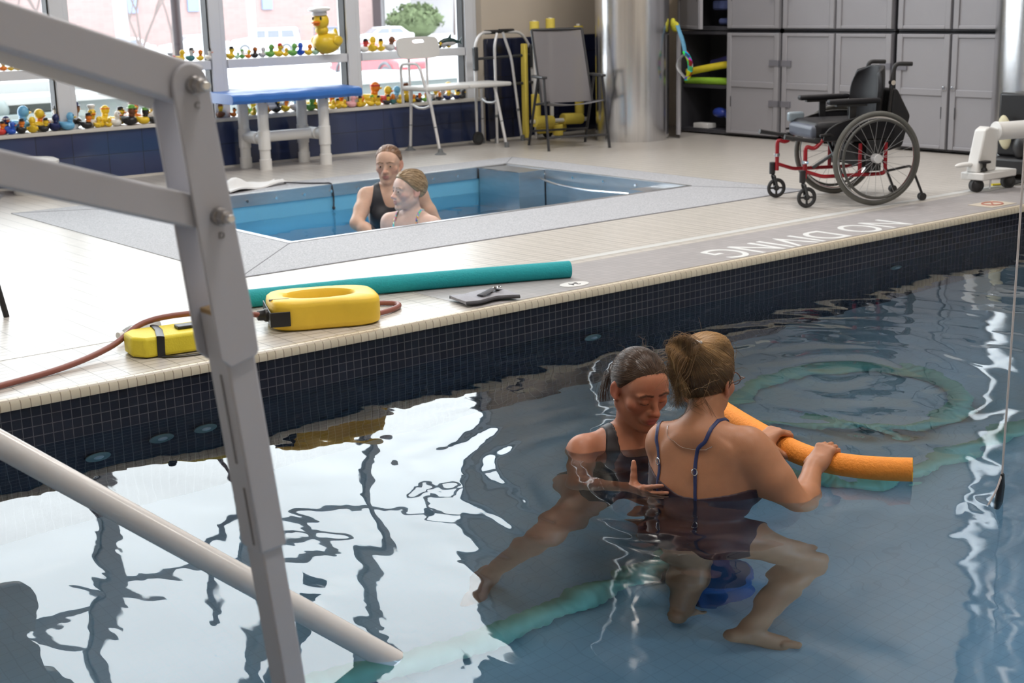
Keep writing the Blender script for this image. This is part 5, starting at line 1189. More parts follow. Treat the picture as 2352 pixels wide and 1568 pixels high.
obj('body', mb, DM['yellow'], t, sub=1); obj('head', MB().ell((0, -.20 * S_, .74 * S_), (.185 * S_, .19 * S_, .20 * S_), nu=24, nv=14).ell((0, -.17 * S_, .54 * S_), (.15 * S_, .15 * S_, .12 * S_)), DM['yellow'], t)
obj('bill', MB().ell((0, -.41 * S_, .71 * S_), (.10 * S_, .11 * S_, .035 * S_)).ell((0, -.385 * S_, .665 * S_), (.08 * S_, .08 * S_, .035 * S_)), M_bill, t)
for s in (-1, 1): obj('eye', MB().ell((s * .10 * S_, -.355 * S_, .80 * S_), (.025 * S_, .02 * S_, .04 * S_)), M_eye, t); obj('wing', MB().ell((s * .29 * S_, .03 * S_, .30 * S_), (.06 * S_, .19 * S_, .11 * S_)), DM['yellow'], t)
cp = obj('cap', MB().lathe([(.165, .87), (.175, .90), (.168, .95), (.24, .965), (.25, 1.01), (.20, 1.04), (0, 1.055)], 24, Matrix.Scale(S_, 4) @ Matrix.Translation((0, -.19, 0)) @ Matrix.Rotation(.06, 4, 'X')), DM['white'], t); obj('badge', MB().box((-.03 * S_, -.37 * S_, .90 * S_), (.03 * S_, -.345 * S_, .95 * S_)), DM['blue'], cp)
# toy orca on the rail, grey toy shark and toy cars on the sill
def fish(name, label, cat, loc, rz, L_, top, belly, H_):
    t = thing(name, label, cat, loc, rz)
    R_ = []
    for (u, r) in ((-.5, .01), (-.42, .10), (-.25, .17), (-.02, .20), (.2, .15), (.38, .07), (.46, .03)):
        R_.append([(u * L_, r * L_ * .55 * math.cos(2 * PI * k / 16), H_ + r * L_ * .75 * math.sin(2 * PI * k / 16) + .02 * L_ * math.cos(u * 5)) for k in range(16)])
    mb = MB(); mb.add([p for r in R_ for p in r], [(i * 16 + k, i * 16 + (k + 1) % 16, (i + 1) * 16 + (k + 1) % 16, (i + 1) * 16 + k) for i in range(6) for k in range(16)] + [tuple(range(16))[::-1], tuple(96 + k for k in range(16))])
    obj('body', mb, top, t)
    obj('belly', MB().ell((-.05 * L_, 0, H_ - .04 * L_), (.36 * L_, .118 * L_, .115 * L_)), belly, t)
    obj('dorsal_fin', MB().prism([(-.08 * L_, 0), (.08 * L_, 0), (.09 * L_, .18 * L_)], .03 * L_, Matrix(((1, 0, 0, 0), (0, 0, 1, -.015 * L_), (0, 1, 0, H_ + .12 * L_), (0, 0, 0, 1)))), top, t)
    obj('tail', MB().prism([(.42 * L_, -.02 * L_), (.56 * L_, .16 * L_), (.50 * L_, .0), (.54 * L_, -.10 * L_)], .03 * L_, Matrix(((1, 0, 0, 0), (0, 0, 1, -.015 * L_), (0, 1, 0, H_), (0, 0, 0, 1)))), top, t)
    for s in (-1, 1): obj('flipper', MB().ell((-.16 * L_, s * .13 * L_, H_ - .12 * L_), (.06 * L_, .07 * L_, .02 * L_)), top, t)
fish('toy_orca', 'dark green and white toy orca at the right end of the upper rail', 'toy', (8.36, 11.37, .912), math.radians(0), .27, noisy('orca_dark', (.02, .05, .05), .3, .1, 10), DM['greywhite'], .055)
fish('toy_shark', 'grey toy shark lying among the ducks under the blue bench', 'toy', (6.40, 11.385, .4255), math.radians(8), .27, noisy('shark_grey', (.32, .36, .40), .4, .1, 10), DM['greywhite'], .07)
for i, (x, c, lb) in enumerate(((7.86, 'red', 'red'), (7.98, 'navy', 'dark blue'), (7.92, 'black', 'black'), (8.17, 'grey', 'grey'))):
    t = thing('toy_car', lb + ' toy car behind the small ducks under the transfer bench', 'toy car', (x, 11.405, .4255 + (.0)), .2 * i)
    obj('body', MB().prism([(-.06, .012), (.06, .012), (.06, .035), (.03, .04), (.015, .062), (-.04, .062), (-.06, .04)], .05, Matrix(((1, 0, 0, 0), (0, 0, 1, -.025), (0, 1, 0, 0), (0, 0, 0, 1)))), DM[c], t, bevel=.004)
    for dx in (-.035, .035): obj('wheel', MB().cyl((dx, -.028, .013), (dx, .028, .013), .013, n=10), M_rubber, t)
# ---------------------------------------------------------------- people: smooth blended bodies
def nz(v):
    v = np.asarray(v, float); return v / np.linalg.norm(v)
class Field:
    """signed distance on a grid; shapes are blended into it"""
    def __init__(s, lo, hi, h):
        s.lo = np.asarray(lo, float); s.h = h; s.n = np.ceil((np.asarray(hi) - s.lo) / h).astype(int) + 1
        s.d = np.full(s.n, 0.5, np.float32); s.rs = 1.0
    def region(s, lo, hi):
        a = np.clip(np.floor((np.asarray(lo) - s.lo) / s.h).astype(int), 0, s.n - 1); b = np.clip(np.ceil((np.asarray(hi) - s.lo) / s.h).astype(int) + 1, 1, s.n)
        if np.any(b <= a): return None
        ax = [(s.lo[i] + np.arange(a[i], b[i]) * s.h).astype(np.float32) for i in range(3)]
        return tuple(slice(a[i], b[i]) for i in range(3)), np.meshgrid(*ax, indexing='ij', sparse=True)
    def put(s, fn, lo, hi, k=.01, op='add'):
        m = k + .03; r = s.region(np.asarray(lo) - m, np.asarray(hi) + m)
        if r is None: return
        sl, (X, Y, Z) = r; f = fn(X, Y, Z).astype(np.float32); d = s.d[sl]
        if op == 'add':
            if k <= 0: s.d[sl] = np.minimum(d, f)
            else:
                h = np.clip(.5 + .5 * (d - f) / k, 0, 1); s.d[sl] = d * (1 - h) + f * h - k * h * (1 - h)
        elif op == 'sub':
            f = -f; h = np.clip(.5 - .5 * (d - f) / max(k, 1e-5), 0, 1); s.d[sl] = d * (1 - h) + f * h + k * h * (1 - h)
    def cone(s, a, b, ra, rb, k=.01, op='add'):
        ra, rb = ra * s.rs, rb * s.rs; a = np.asarray(a, float); b = np.asarray(b, float); ba = b - a; L2 = ba @ ba + 1e-12; R = max(ra, rb)
        def fn(X, Y, Z):
            px, py, pz = X - a[0], Y - a[1], Z - a[2]; t = np.clip((px * ba[0] + py * ba[1] + pz * ba[2]) / L2, 0, 1)
            return np.sqrt((px - t * ba[0]) ** 2 + (py - t * ba[1]) ** 2 + (pz - t * ba[2]) ** 2) - (ra + (rb - ra) * t)
        s.put(fn, np.minimum(a, b) - R, np.maximum(a, b) + R, k, op)
    def chain(s, pts, rs, k=.01, op='add'):
        for i in range(len(pts) - 1): s.cone(pts[i], pts[i + 1], rs[i], rs[i + 1], k, op)
    def ell(s, c, r, B=None, k=.01, op='add'):
        """ellipsoid; B rows are its axes"""
        c = np.asarray(c, float); r = np.asarray(r, float) * s.rs; B = np.eye(3) if B is None else np.asarray(B, float)
        ext = np.sqrt(((B * r[:, None]) ** 2).sum(0))
        def fn(X, Y, Z):
            px, py, pz = X - c[0], Y - c[1], Z - c[2]
            q = [px * B[i, 0] + py * B[i, 1] + pz * B[i, 2] for i in range(3)]
            k0 = np.sqrt(sum((q[i] / r[i]) ** 2 for i in range(3))) + 1e-6; k1 = np.sqrt(sum((q[i] / r[i] ** 2) ** 2 for i in range(3))) + 1e-6
            return k0 * (k0 - 1) / k1
        s.put(fn, c - ext, c + ext, k, op)
    def ecap(s, a, b, ra, rb, side, flat, k=.01):
        """tapered limb with an oval section: 'flat' thins it along the axis across 'side'"""
        a = np.asarray(a, float); b = np.asarray(b, float); ba = b - a; L = np.linalg.norm(ba); u = ba / L; sd = nz(np.asarray(side, float) - u * (u @ np.asarray(side, float))); w_ = np.cross(u, sd); R = max(ra, rb)
        def fn(X, Y, Z):
            px, py, pz = X - a[0], Y - a[1], Z - a[2]; t = np.clip((px * u[0] + py * u[1] + pz * u[2]) / L, 0, 1)
            qx, qy, qz = px - t * ba[0], py - t * ba[1], pz - t * ba[2]
            al = qx * u[0] + qy * u[1] + qz * u[2]; s1 = qx * sd[0] + qy * sd[1] + qz * sd[2]; s2 = qx * w_[0] + qy * w_[1] + qz * w_[2]
            rr = ra + (rb - ra) * t
            return (np.sqrt(al ** 2 + s1 ** 2 + (s2 / flat) ** 2) - rr) * min(1, flat)
        s.put(fn, np.minimum(a, b) - R, np.maximum(a, b) + R, k)
    def sample(s, P):
        g = (np.asarray(P, float) - s.lo) / s.h; g = np.clip(g, 0, s.n - 1.001); i = g.astype(int); t = g - i; out = 0
        for dx in (0, 1):
            for dy in (0, 1):
                for dz in (0, 1):
                    w_ = (t[:, 0] if dx else 1 - t[:, 0]) * (t[:, 1] if dy else 1 - t[:, 1]) * (t[:, 2] if dz else 1 - t[:, 2]); out = out + w_ * s.d[i[:, 0] + dx, i[:, 1] + dy, i[:, 2] + dz]
        return out
    def grad(s, P):
        e = s.h; return np.stack([(s.sample(P + np.eye(3)[i] * e) - s.sample(P - np.eye(3)[i] * e)) / (2 * e) for i in range(3)], 1)
    def snap(s, P, off=0.0, it=8):
        P = np.array(P, float)
        for _ in range(it):
            d = s.sample(P) - off; g = s.grad(P); n = np.linalg.norm(g, axis=1, keepdims=True) + 1e-6; P = P - g / n * np.clip(d, -.02, .02)[:, None]
        return P
def nets(d, lo, h):
    """surface nets: smooth mesh of the zero level"""
    S = d < 0
    c = np.zeros(np.array(S.shape) - 1, np.int8)
    for dx in (0, 1):
        for dy in (0, 1):
            for dz in (0, 1): c += S[dx:S.shape[0] - 1 + dx, dy:S.shape[1] - 1 + dy, dz:S.shape[2] - 1 + dz]
    act = (c > 0) & (c < 8); idx = np.argwhere(act); N_ = len(idx); vid = np.full(act.shape, -1, np.int32); vid[act] = np.arange(N_)
    val = {}
    for dx in (0, 1):
        for dy in (0, 1):
            for dz in (0, 1): val[dx, dy, dz] = d[idx[:, 0] + dx, idx[:, 1] + dy, idx[:, 2] + dz].astype(np.float64)
    acc = np.zeros((N_, 3)); cnt = np.zeros(N_); C8 = list(val)
    for p in C8:
        for a in range(3):
            if p[a] == 0:
                q = list(p); q[a] = 1; q = tuple(q); va, vb = val[p], val[q]; m = (va < 0) != (vb < 0); t = np.where(m, va / np.where(m, va - vb, 1), 0)
                pos = np.zeros((N_, 3)); pos[:] = p; pos[:, a] = t; acc[m] += pos[m]; cnt[m] += 1
    P = (idx + acc / np.maximum(cnt, 1)[:, None]) * h + np.asarray(lo)
    F = []
    for a in range(3):
        b, e = (a + 1) % 3, (a + 2) % 3
        sl0 = [slice(1, -1)] * 3; sl0[a] = slice(0, -1); sl1 = list(sl0); sl1[a] = slice(1, None)
        A = S[tuple(sl0)]; Bq = S[tuple(sl1)]; I = np.argwhere(A != Bq); off = np.ones(3, int); off[a] = 0; I = I + off
        inside = S[I[:, 0], I[:, 1], I[:, 2]]
        def cell(db, de):
            J = I.copy(); J[:, b] -= db; J[:, e] -= de; return vid[J[:, 0], J[:, 1], J[:, 2]]
        q = np.stack([cell(1, 1), cell(0, 1), cell(0, 0), cell(1, 0)], 1); q[~inside] = q[~inside][:, ::-1]; F.append(q)
    return P, np.concatenate(F)
def skin_obj(name, P, F, m, parent, cols=None, smooth_it=1, label=None):
    if parent is not None: o0 = wpos(parent); P = P - np.array([o0.x, o0.y, o0.z])
    me = bpy.data.meshes.new(name); me.vertices.add(len(P)); me.vertices.foreach_set('co', P.astype(np.float32).ravel())
    me.loops.add(F.size); me.loops.foreach_set('vertex_index', F.astype(np.int32).ravel()); me.polygons.add(len(F))
    me.polygons.foreach_set('loop_start', np.arange(0, F.size, 4, dtype=np.int32)); me.polygons.foreach_set('use_smooth', np.ones(len(F), bool)); me.update(calc_edges=True); me.validate()
    if cols is not None:
        at = me.color_attributes.new('tone', 'FLOAT_COLOR', 'POINT'); at.data.foreach_set('color', np.concatenate([cols, np.ones((len(P), 1))], 1).astype(np.float32).ravel())
    me.materials.append(m); o = bpy.data.objects.new(name, me); COL.objects.link(o)
    if parent is not None: o.parent = parent
    if smooth_it:
        q = o.modifiers.new('soften', 'SMOOTH'); q.iterations = smooth_it; q.factor = .5
    if label: o['label'] = label
    return o
def skin_mat(name, rough=.50, wet=.05):
    m = mat(name, (.5, .3, .2), rough, 0, .4); N, L, p = nodes(m)
    a = N.new('ShaderNodeVertexColor'); a.layer_name = 'tone'
    v = coords(N, L); n = N.new('ShaderNodeTexNoise'); n.inputs['Scale'].default_value = 28; n.inputs['Detail'].default_value = 5; L.new(v, n.inputs['Vector'])
    mr_ = N.new('ShaderNodeMapRange'); mr_.inputs['To Min'].default_value = .88; mr_.inputs['To Max'].default_value = 1.12; L.new(n.outputs['Fac'], mr_.inputs['Value'])
    mx = N.new('ShaderNodeVectorMath'); mx.operation = 'SCALE'; L.new(a.outputs['Color'], mx.inputs[0]); L.new(mr_.outputs[0], mx.inputs['Scale']); L.new(mx.outputs[0], p.inputs['Base Color'])
    p.inputs['Subsurface Weight'].default_value = .12; p.inputs['Subsurface Radius'].default_value = (.012, .005, .003); p.inputs['Coat Weight'].default_value = wet; p.inputs['Coat Roughness'].default_value = .25
    n2 = N.new('ShaderNodeTexNoise'); n2.inputs['Scale'].default_value = 420; L.new(v, n2.inputs['Vector']); b = N.new('ShaderNodeBump'); b.inputs['Strength'].default_value = .12; b.inputs['Distance'].default_value = .002; L.new(n2.outputs['Fac'], b.inputs['Height']); L.new(b.outputs['Normal'], p.inputs['Normal'])
    return m
M_skin = skin_mat('skin')

class Body:
    """lays flesh over a posed skeleton; everything in world metres"""
    def __init__(s, lo, hi, h=.004): s.f = Field(lo, hi, h); s.paint = []; s.fields = {}
    def frame(s, F, U):
        F = nz(F); U = np.asarray(U, float); U = nz(U - F * (U @ F)); L_ = np.cross(U, F); return np.array([L_, F, U])     # rows: left, forward, up
    def torso(s, pelvis, chest, Fp, Fc, w_=1.0, bust=.0, neck=None, belly=0.0):
        """pelvis and chest are centres; Fp, Fc facing directions"""
        f = s.f; pelvis = np.asarray(pelvis, float); chest = np.asarray(chest, float); up = nz(chest - pelvis)
        Bp = s.frame(Fp, up); Bc = s.frame(Fc, up); s.Bc = Bc; s.Bp = Bp; s.chest = chest; s.pelvis = pelvis
        mid = pelvis * .45 + chest * .55; Bm = s.frame(nz(np.asarray(Fp) + np.asarray(Fc)), up)
        f.ell(pelvis, (.170 * w_, .115 * w_, .125), Bp, .0)
        f.ell(pelvis - up * .05 - Bp[1] * .055 + Bp[0] * .075 * w_, (.085 * w_, .08, .095), Bp, .04); f.ell(pelvis - up * .05 - Bp[1] * .055 - Bp[0] * .075 * w_, (.085 * w_, .08, .095), Bp, .04)
        f.ell(mid, (.138 * w_, .098 * w_ + belly, .155), Bm, .06)
        f.ell(chest - up * .03, (.152 * w_, .108 * w_, .155), Bc, .06)
        f.ell(chest + up * .07 - Bc[1] * .005, (.150 * w_, .085 * w_, .085), Bc, .06)
        if bust:
            for q in (-1, 1): f.ell(chest + Bc[0] * q * .075 * w_ + Bc[1] * (.085) - up * .055, (.068, .055 * bust, .068), Bc, .035)
    def shoulders(s, Ls, Rs, neck0, r=.052):
        f = s.f; Bc = s.Bc
        for J in (Ls, Rs):
            J = np.asarray(J, float); f.ell(J, (r, r * .98, r), None, .035)
            f.cone(np.asarray(neck0) * .72 + J * .28 - Bc[1] * .015, J + np.array([0, 0, .012]), .036, .034, .05)
            f.cone(s.chest + s.Bc[2] * .05, J - s.Bc[2] * .03, .07, .048, .05)
            # shoulder blade
            c = s.chest + (J - s.chest) * .55 - Bc[1] * .075 - Bc[2] * .01; f.ell(c, (.05, .022, .075), Bc, .035)
    def neck(s, a, b, r0=.058, r1=.054):
        s.f.cone(a, b, r0, r1, .035); s.f.ell(np.asarray(a) - s.Bc[1] * .01, (.085, .05, .03), s.Bc, .05)
    def spine_groove(s, pts, r=.012):
        s.f.chain(pts, [r] * len(pts), .030, 'sub')
    def arm(s, S, E, W_, r=(.046, .040, .037, .027), k=.022):
        S, E, W_ = (np.asarray(q, float) for q in (S, E, W_)); f = s.f; d = nz(E - S)
        f.cone(S, S * .5 + E * .5, r[0], r[0] * .95, k); f.cone(S * .5 + E * .5, E, r[0] * .95, r[1], k)
        m_ = E * .68 + W_ * .32; f.cone(E, m_, r[1] * .95, r[2] * 1.06, k); f.cone(m_, W_, r[2] * 1.06, r[3], k)
    def leg(s, H, K, A, toe, r=(.090, .060, .055, .036), k=.03):
        H, K, A, toe = (np.asarray(q, float) for q in (H, K, A, toe)); f = s.f
        f.cone(H, H * .4 + K * .6, r[0], r[1] * 1.15, k + .02); f.cone(H * .4 + K * .6, K, r[1] * 1.15, r[1] * .95, k)
        sh = nz(A - K); back = -nz((toe - A) - sh * ((toe - A) @ sh)); c = K * .68 + A * .32 + back * .012
        f.cone(K, c, r[1] * .92, r[2] * 1.08, k); f.cone(c, A, r[2] * 1.05, r[3], k)
        d = nz(toe - A); heel = A - d * .055 * 0 + back * .035 + sh * .045; ball = A * .25 + toe * .75 + sh * .045
        f.cone(A + sh * .02, heel, .036, .030, .02); f.cone(heel, ball, .030, .030, .02); f.cone(A, ball, .034, .026, .02)
        side = np.cross(d, sh)
        for i in range(5):
            o_ = (i - 2) * .017; p0 = ball + side * o_; f.cone(p0, p0 + d * (.055 - .006 * abs(i - 1)) , .012, .010 if i else .012, .006)
    def hand(s, W_, D, Nrm, side, curl, spread=.06, thumb=None, size=1.0, base_r=.0085):
        """W_ wrist, D direction of the metacarpals, Nrm back-of-hand normal, side=+1 when the thumb lies along +cross(D,N)"""
        f = s.f; W_ = np.asarray(W_, float); D = nz(D); Nrm = np.asarray(Nrm, float); Nrm = nz(Nrm - D * (Nrm @ D)); T = np.cross(D, Nrm) * side; z = size
        B = np.array([T, D, Nrm])
        f.cone(W_ - D * .01, W_ + D * .03 * z, .024 * z, .022 * z, .018)
        for q in (-.024, -.008, .008, .024): f.cone(W_ + D * .015 * z + T * q * .6 * z, W_ + D * .085 * z + T * q * z, .0145 * z, .0112 * z, .012)
        f.ell(W_ + D * .035 * z + T * .022 * z - Nrm * .008 * z, (.016 * z, .032 * z, .016 * z), B, .012); f.ell(W_ + D * .035 * z - T * .022 * z - Nrm * .008 * z, (.013 * z, .034 * z, .014 * z), B, .012)
        L_ = [(.040, .025, .022), (.044, .028, .023), (.041, .026, .022), (.032, .020, .019)]; tips = []
        for i in range(4):
            o_ = (.0255 - .017 * i) * z; p0 = W_ + D * (.088 - .004 * abs(i - 1)) * z + T * o_; a = 0; sp = (1.5 - i) * spread
            d0 = nz(D + T * sp); c = curl[i] if isinstance(curl[0], (list, tuple)) else curl; r = base_r * z
            pts = [p0 - d0 * .012]; rs = [r * 1.12]
            f.ell(p0 + Nrm * .002, (r * 1.12,) * 3, None, .006)
            for j in range(3):
                a += c[j]; d = d0 * math.cos(a) - Nrm * math.sin(a); pts.append((pts[-1] if j else p0) + d * L_[i][j] * z); rs.append(r * (1.0 - .09 * (j + 1)) * (.92 if i == 3 else 1))
            for j in range(3): f.cone(pts[j] if j else p0, pts[j + 1], rs[j], rs[j + 1], .004)
            tips.append((pts, d))
        th = thumb or (.9, .35, .25, .3)      # outward, forward, bend, drop
        b0 = W_ + D * .022 * z + T * .024 * z - Nrm * .006 * z; d1 = nz(T * th[0] + D * th[1] - Nrm * th[3]); p1 = b0 + d1 * .037 * z; d2 = nz(d1 + D * th[2] - Nrm * th[3] * .5); p2 = p1 + d2 * .026 * z; d3 = nz(d2 + D * th[2] * .6); p3 = p2 + d3 * .019 * z
        f.cone(b0, p1, .0155 * z, .0118 * z, .012); f.cone(p1, p2, .0112 * z, .0102 * z, .004); f.cone(p2, p3, .0102 * z, .0082 * z, .004)
        s.nails = getattr(s, 'nails', []); 
        for pts, d in tips: s.nails.append((pts[-1], d))
        return tips
    def head(s, c, F, U, S=1.0, jaw=1.0, w_=1.0, nose=1.0, lips=(.50, .16, .14), brow=(.13, .07, .04), lid=True, tone=None, ears=True, brow_on=True):
        f = s.f; f.rs = S; s.S = S; B = s.frame(F, U); s.Bh = B; s.hc = np.asarray(c, float); g = lambda x, y, z: s.hc + B.T @ (np.array([x * w_, y, z]) * S); n0 = len(s.paint)
        f.ell(g(0, -.012, .030), (.074 * w_, .093, .082), B, .015)
        f.ell(g(0, .028, -.028), (.060 * w_, .062, .078), B, .03)
        f.ell(g(0, .050, .030), (.060 * w_, .038, .050), B, .03)
        for q in (-1, 1):
            f.cone(g(q * .050, -.005, -.050), g(q * .012, .070, -.098 * jaw), .024, .017, .022)
            f.ell(g(q * .044, .052, -.024), (.024, .022, .020), B, .022)
            f.ell(g(q * .030, .078, .019), (.026, .012, .008), B, .012)
        f.ell(g(0, .077, -.100 * jaw), (.019, .017, .014), B, .016)
        for q in (-1, 1): f.ell(g(q * .031, .101, .000), (.018, .014, .011), B, .014, 'sub')
        for q in (-1, 1): f.ell(g(q * .031, .0775, -.001), (.0165, .0135, .0128), B, .007)
        f.cone(g(0, .083, .008), g(0, .106 + .004 * nose, -.030), .0075, .0100, .012); f.ell(g(0, .107 + .004 * nose, -.033), (.0115, .0115, .0095), B, .008)
        for q in (-1, 1): f.ell(g(q * .0115, .097, -.036), (.0080, .011, .0080), B, .011)
        f.ell(g(0, .083, -.060), (.032, .016, .022), B, .015)
        f.ell(g(0, .0945, -.0605), (.021, .0085, .0055), B, .005); f.ell(g(0, .0930, -.0715), (.018, .0095, .0065), B, .005)
        f.ell(g(0, .103, -.0655), (.023, .010, .0013), B, .003, 'sub')
        if ears:
            for q in (-1, 1):
                a = .35; Be = np.array([B[0] * math.cos(a) - q * B[1] * -math.sin(a) * 1, B[1] * math.cos(a) + q * B[0] * -math.sin(a), B[2]])
                f.ell(g(q * .0775, -.014, -.006), (.008, .019, .030), Be, .006); f.ell(g(q * .0745, -.004, -.030), (.007, .010, .011), B, .006); f.ell(g(q * .0865, -.010, -.004), (.006, .011, .019), Be, .005, 'sub')
        sk = tone
        s.paint += [(g(0, .098, -.0605), (.024, .016, .0075), B, lips, .95), (g(0, .097, -.072), (.021, .016, .0085), B, lips, .95)]
        if sk is not None:
            red = tuple(np.array(sk) * np.array([1.12, .72, .70]))
            s.paint += [(g(0, .112, -.032), (.020, .022, .018), B, red, .35)] + [(g(q * .046, .062, -.030), (.034, .03, .030), B, red, .22) for q in (-1, 1)] + [(g(q * .08, -.012, -.006), (.02, .03, .034), B, red, .5) for q in (-1, 1)]
        for q in (-1, 1):
            if brow_on:
                for t in range(6): s.paint.append((g(q * (.014 + .0065 * t), .092 - .0028 * t, .0215 + .0012 * t - (.0022 * max(0, t - 3)) * 1.6), (.0070, .02, .0040), B, brow, .9))
            if lid:
                for t in range(7):
                    u = -1 + t / 3; s.paint.append((g(q * .031 + u * .0135, .089, -.0085 + .0035 * u * u), (.0035, .016, .0017), B, (.03, .015, .012), .9))
        s.g = g; f.rs = 1.0; s.paint[n0:] = [(a_, tuple(np.array(b_) * S), *r_) for a_, b_, *r_ in s.paint[n0:]]
    def finish(s, tone, parent, name='body', soft=1):
        P, F = nets(s.f.d, s.f.lo, s.f.h); col = np.tile(np.asarray(tone, float), (len(P), 1))
        for c, r, B, cc, a in s.paint:
            q = (P - np.asarray(c)) @ np.asarray(B).T / np.asarray(r); d = np.sqrt((q ** 2).sum(1)); w_ = np.clip((1.15 - d) / .45, 0, 1) * a
            col = col * (1 - w_[:, None]) + np.asarray(cc) * w_[:, None]
        return skin_obj(name, P, F, M_skin, parent, col, soft)
    def garment(s, name, m, parent, cond, off=.0035):
        """cloth shell over the body where cond(X,Y,Z) < 0"""
        f = s.f; ax = [(f.lo[i] + np.arange(f.n[i]) * f.h).astype(np.float32) for i in range(3)]; X, Y, Z = np.meshgrid(*ax, indexing='ij', sparse=True)
        d = np.maximum(f.d - off, np.broadcast_to(cond(X, Y, Z), f.d.shape).astype(np.float32)); P, F = nets(d, f.lo, f.h)
        return skin_obj(name, P, F, m, parent)
    def strap(s, name, m, parent, pts, w_=.006, flat=.30, off=.002, n=8):
        P = s.f.snap(np.array([list(p) for p in bez(pts, n)]), off); G = s.f.grad(P); mb = MB(); vs = []
        N_ = len(P)
        for i in range(N_):
            t = nz(P[min(i + 1, N_ - 1)] - P[max(i - 1, 0)]); nn = nz(G[i]); sd = nz(np.cross(t, nn))
            for a in range(8): vs.append(P[i] + sd * math.cos(2 * PI * a / 8) * w_ + nn * math.sin(2 * PI * a / 8) * w_ * flat)
        mb.add([tuple(v_) for v_ in vs], [(i * 8 + k, i * 8 + (k + 1) % 8, (i + 1) * 8 + (k + 1) % 8, (i + 1) * 8 + k) for i in range(N_ - 1) for k in range(8)] + [tuple(range(8))[::-1], tuple((N_ - 1) * 8 + k for k in range(8))])
        o = obj(name, mb, m, parent, world=True, smooth=80); return o, P, G
def hair_mat(name, dark, light, gloss=.35):
    m = mat(name, dark, gloss, 0, .4); N, L, p = nodes(m); a = N.new('ShaderNodeVertexColor'); a.layer_name = 'tone'
    mx = N.new('ShaderNodeMix'); mx.data_type = 'RGBA'; mx.inputs[6].default_value = (*dark, 1); mx.inputs[7].default_value = (*light, 1); sp_ = N.new('ShaderNodeSeparateColor'); L.new(a.outputs['Color'], sp_.inputs[0]); L.new(sp_.outputs[0], mx.inputs[0]); L.new(mx.outputs[2], p.inputs['Base Color'])
    return m
def strands(name, curves, m, parent, r=.0011, rnd=None, label=None):
    """fine locks: each curve a thin tapered tube with its own tone"""
    vs = []; fs = []; tone = []
    for pts, tn in curves:
        N_ = len(pts); x = None
        for i, p in enumerate(pts):
            a = pts[max(i - 1, 0)]; b = pts[min(i + 1, N_ - 1)]; d = (b - a); d = d / (np.linalg.norm(d) + 1e-9)
            if x is None: x = np.cross(d, [.3, .5, .8]); 
            x = x - d * (x @ d); x = x / (np.linalg.norm(x) + 1e-9); y = np.cross(d, x); rr = r * (1 - .6 * (i / (N_ - 1)) ** 2)
            for k in range(3): vs.append(p + (x * math.cos(2.0944 * k) + y * math.sin(2.0944 * k)) * rr); tone.append(tn)
        b0 = len(vs) - 3 * N_
        for i in range(N_ - 1):
            for k in range(3): fs.append((b0 + i * 3 + k, b0 + i * 3 + (k + 1) % 3, b0 + (i + 1) * 3 + (k + 1) % 3, b0 + (i + 1) * 3 + k))
    t = np.array(tone)[:, None] * np.ones((1, 3)); return skin_obj(name, np.array(vs), np.array(fs), m, parent, t, 0, label)
def hair_cap(B, name, m, parent, off, keep, extra=None, tone=.35):
    """thin shell over the skull where keep(local xyz) < 0, with streaks of tone running back"""
    f = B.f; c = B.hc; S = B.S; R_ = f.region(c - .17 * S, c + .18 * S); sl, (X, Y, Z) = R_
    q = [((X - c[0]) * B.Bh[i, 0] + (Y - c[1]) * B.Bh[i, 1] + (Z - c[2]) * B.Bh[i, 2]) / S for i in range(3)]
    r = np.array([.074, .093, .082]) + off; e = [q[0], q[1] + .012, q[2] - .030]
    k0 = np.sqrt(sum((e[i] / r[i]) ** 2 for i in range(3))) + 1e-6; k1 = np.sqrt(sum((e[i] / r[i] ** 2) ** 2 for i in range(3))) + 1e-6; d = k0 * (k0 - 1) / k1
    kk = keep(*q); h = np.clip(.5 - .5 * (d - kk) / .010, 0, 1); d = d * (1 - h) + kk * h + .010 * h * (1 - h)
    if extra is not None: 
        for (cc, rr) in extra:
            e2 = [q[i] - cc[i] for i in range(3)]; a0 = np.sqrt(sum((e2[i] / rr[i]) ** 2 for i in range(3))) + 1e-6; a1 = np.sqrt(sum((e2[i] / rr[i] ** 2) ** 2 for i in range(3))) + 1e-6; d2 = a0 * (a0 - 1) / a1
            h = np.clip(.5 + .5 * (d - d2) / .015, 0, 1); d = d * (1 - h) + d2 * h - .015 * h * (1 - h)
    lo = np.array([f.lo[i] + sl[i].start * f.h for i in range(3)]); d = np.ascontiguousarray(d * S); P, F = nets(d, lo, f.h)
    B.hf = Field(lo, lo + f.h, f.h); B.hf.n = np.array(d.shape); B.hf.d = d
    return skin_obj(name, P, F, m, parent, np.full((len(P), 3), tone), 1)
def face_plane(a=.072, b=.075, ny=.75, nzz=-.66): return lambda x, y, z: ny * (y - a) + nzz * (z - b)
def on_skull(B, q, off):
    """point on the (enlarged) skull in the direction of local q"""
    q = np.asarray(q, float) - np.array([0, -.012, .030]); r = np.array([.074, .093, .082]) + off; q = q / np.linalg.norm(q / r); return q + np.array([0, -.012, .030])
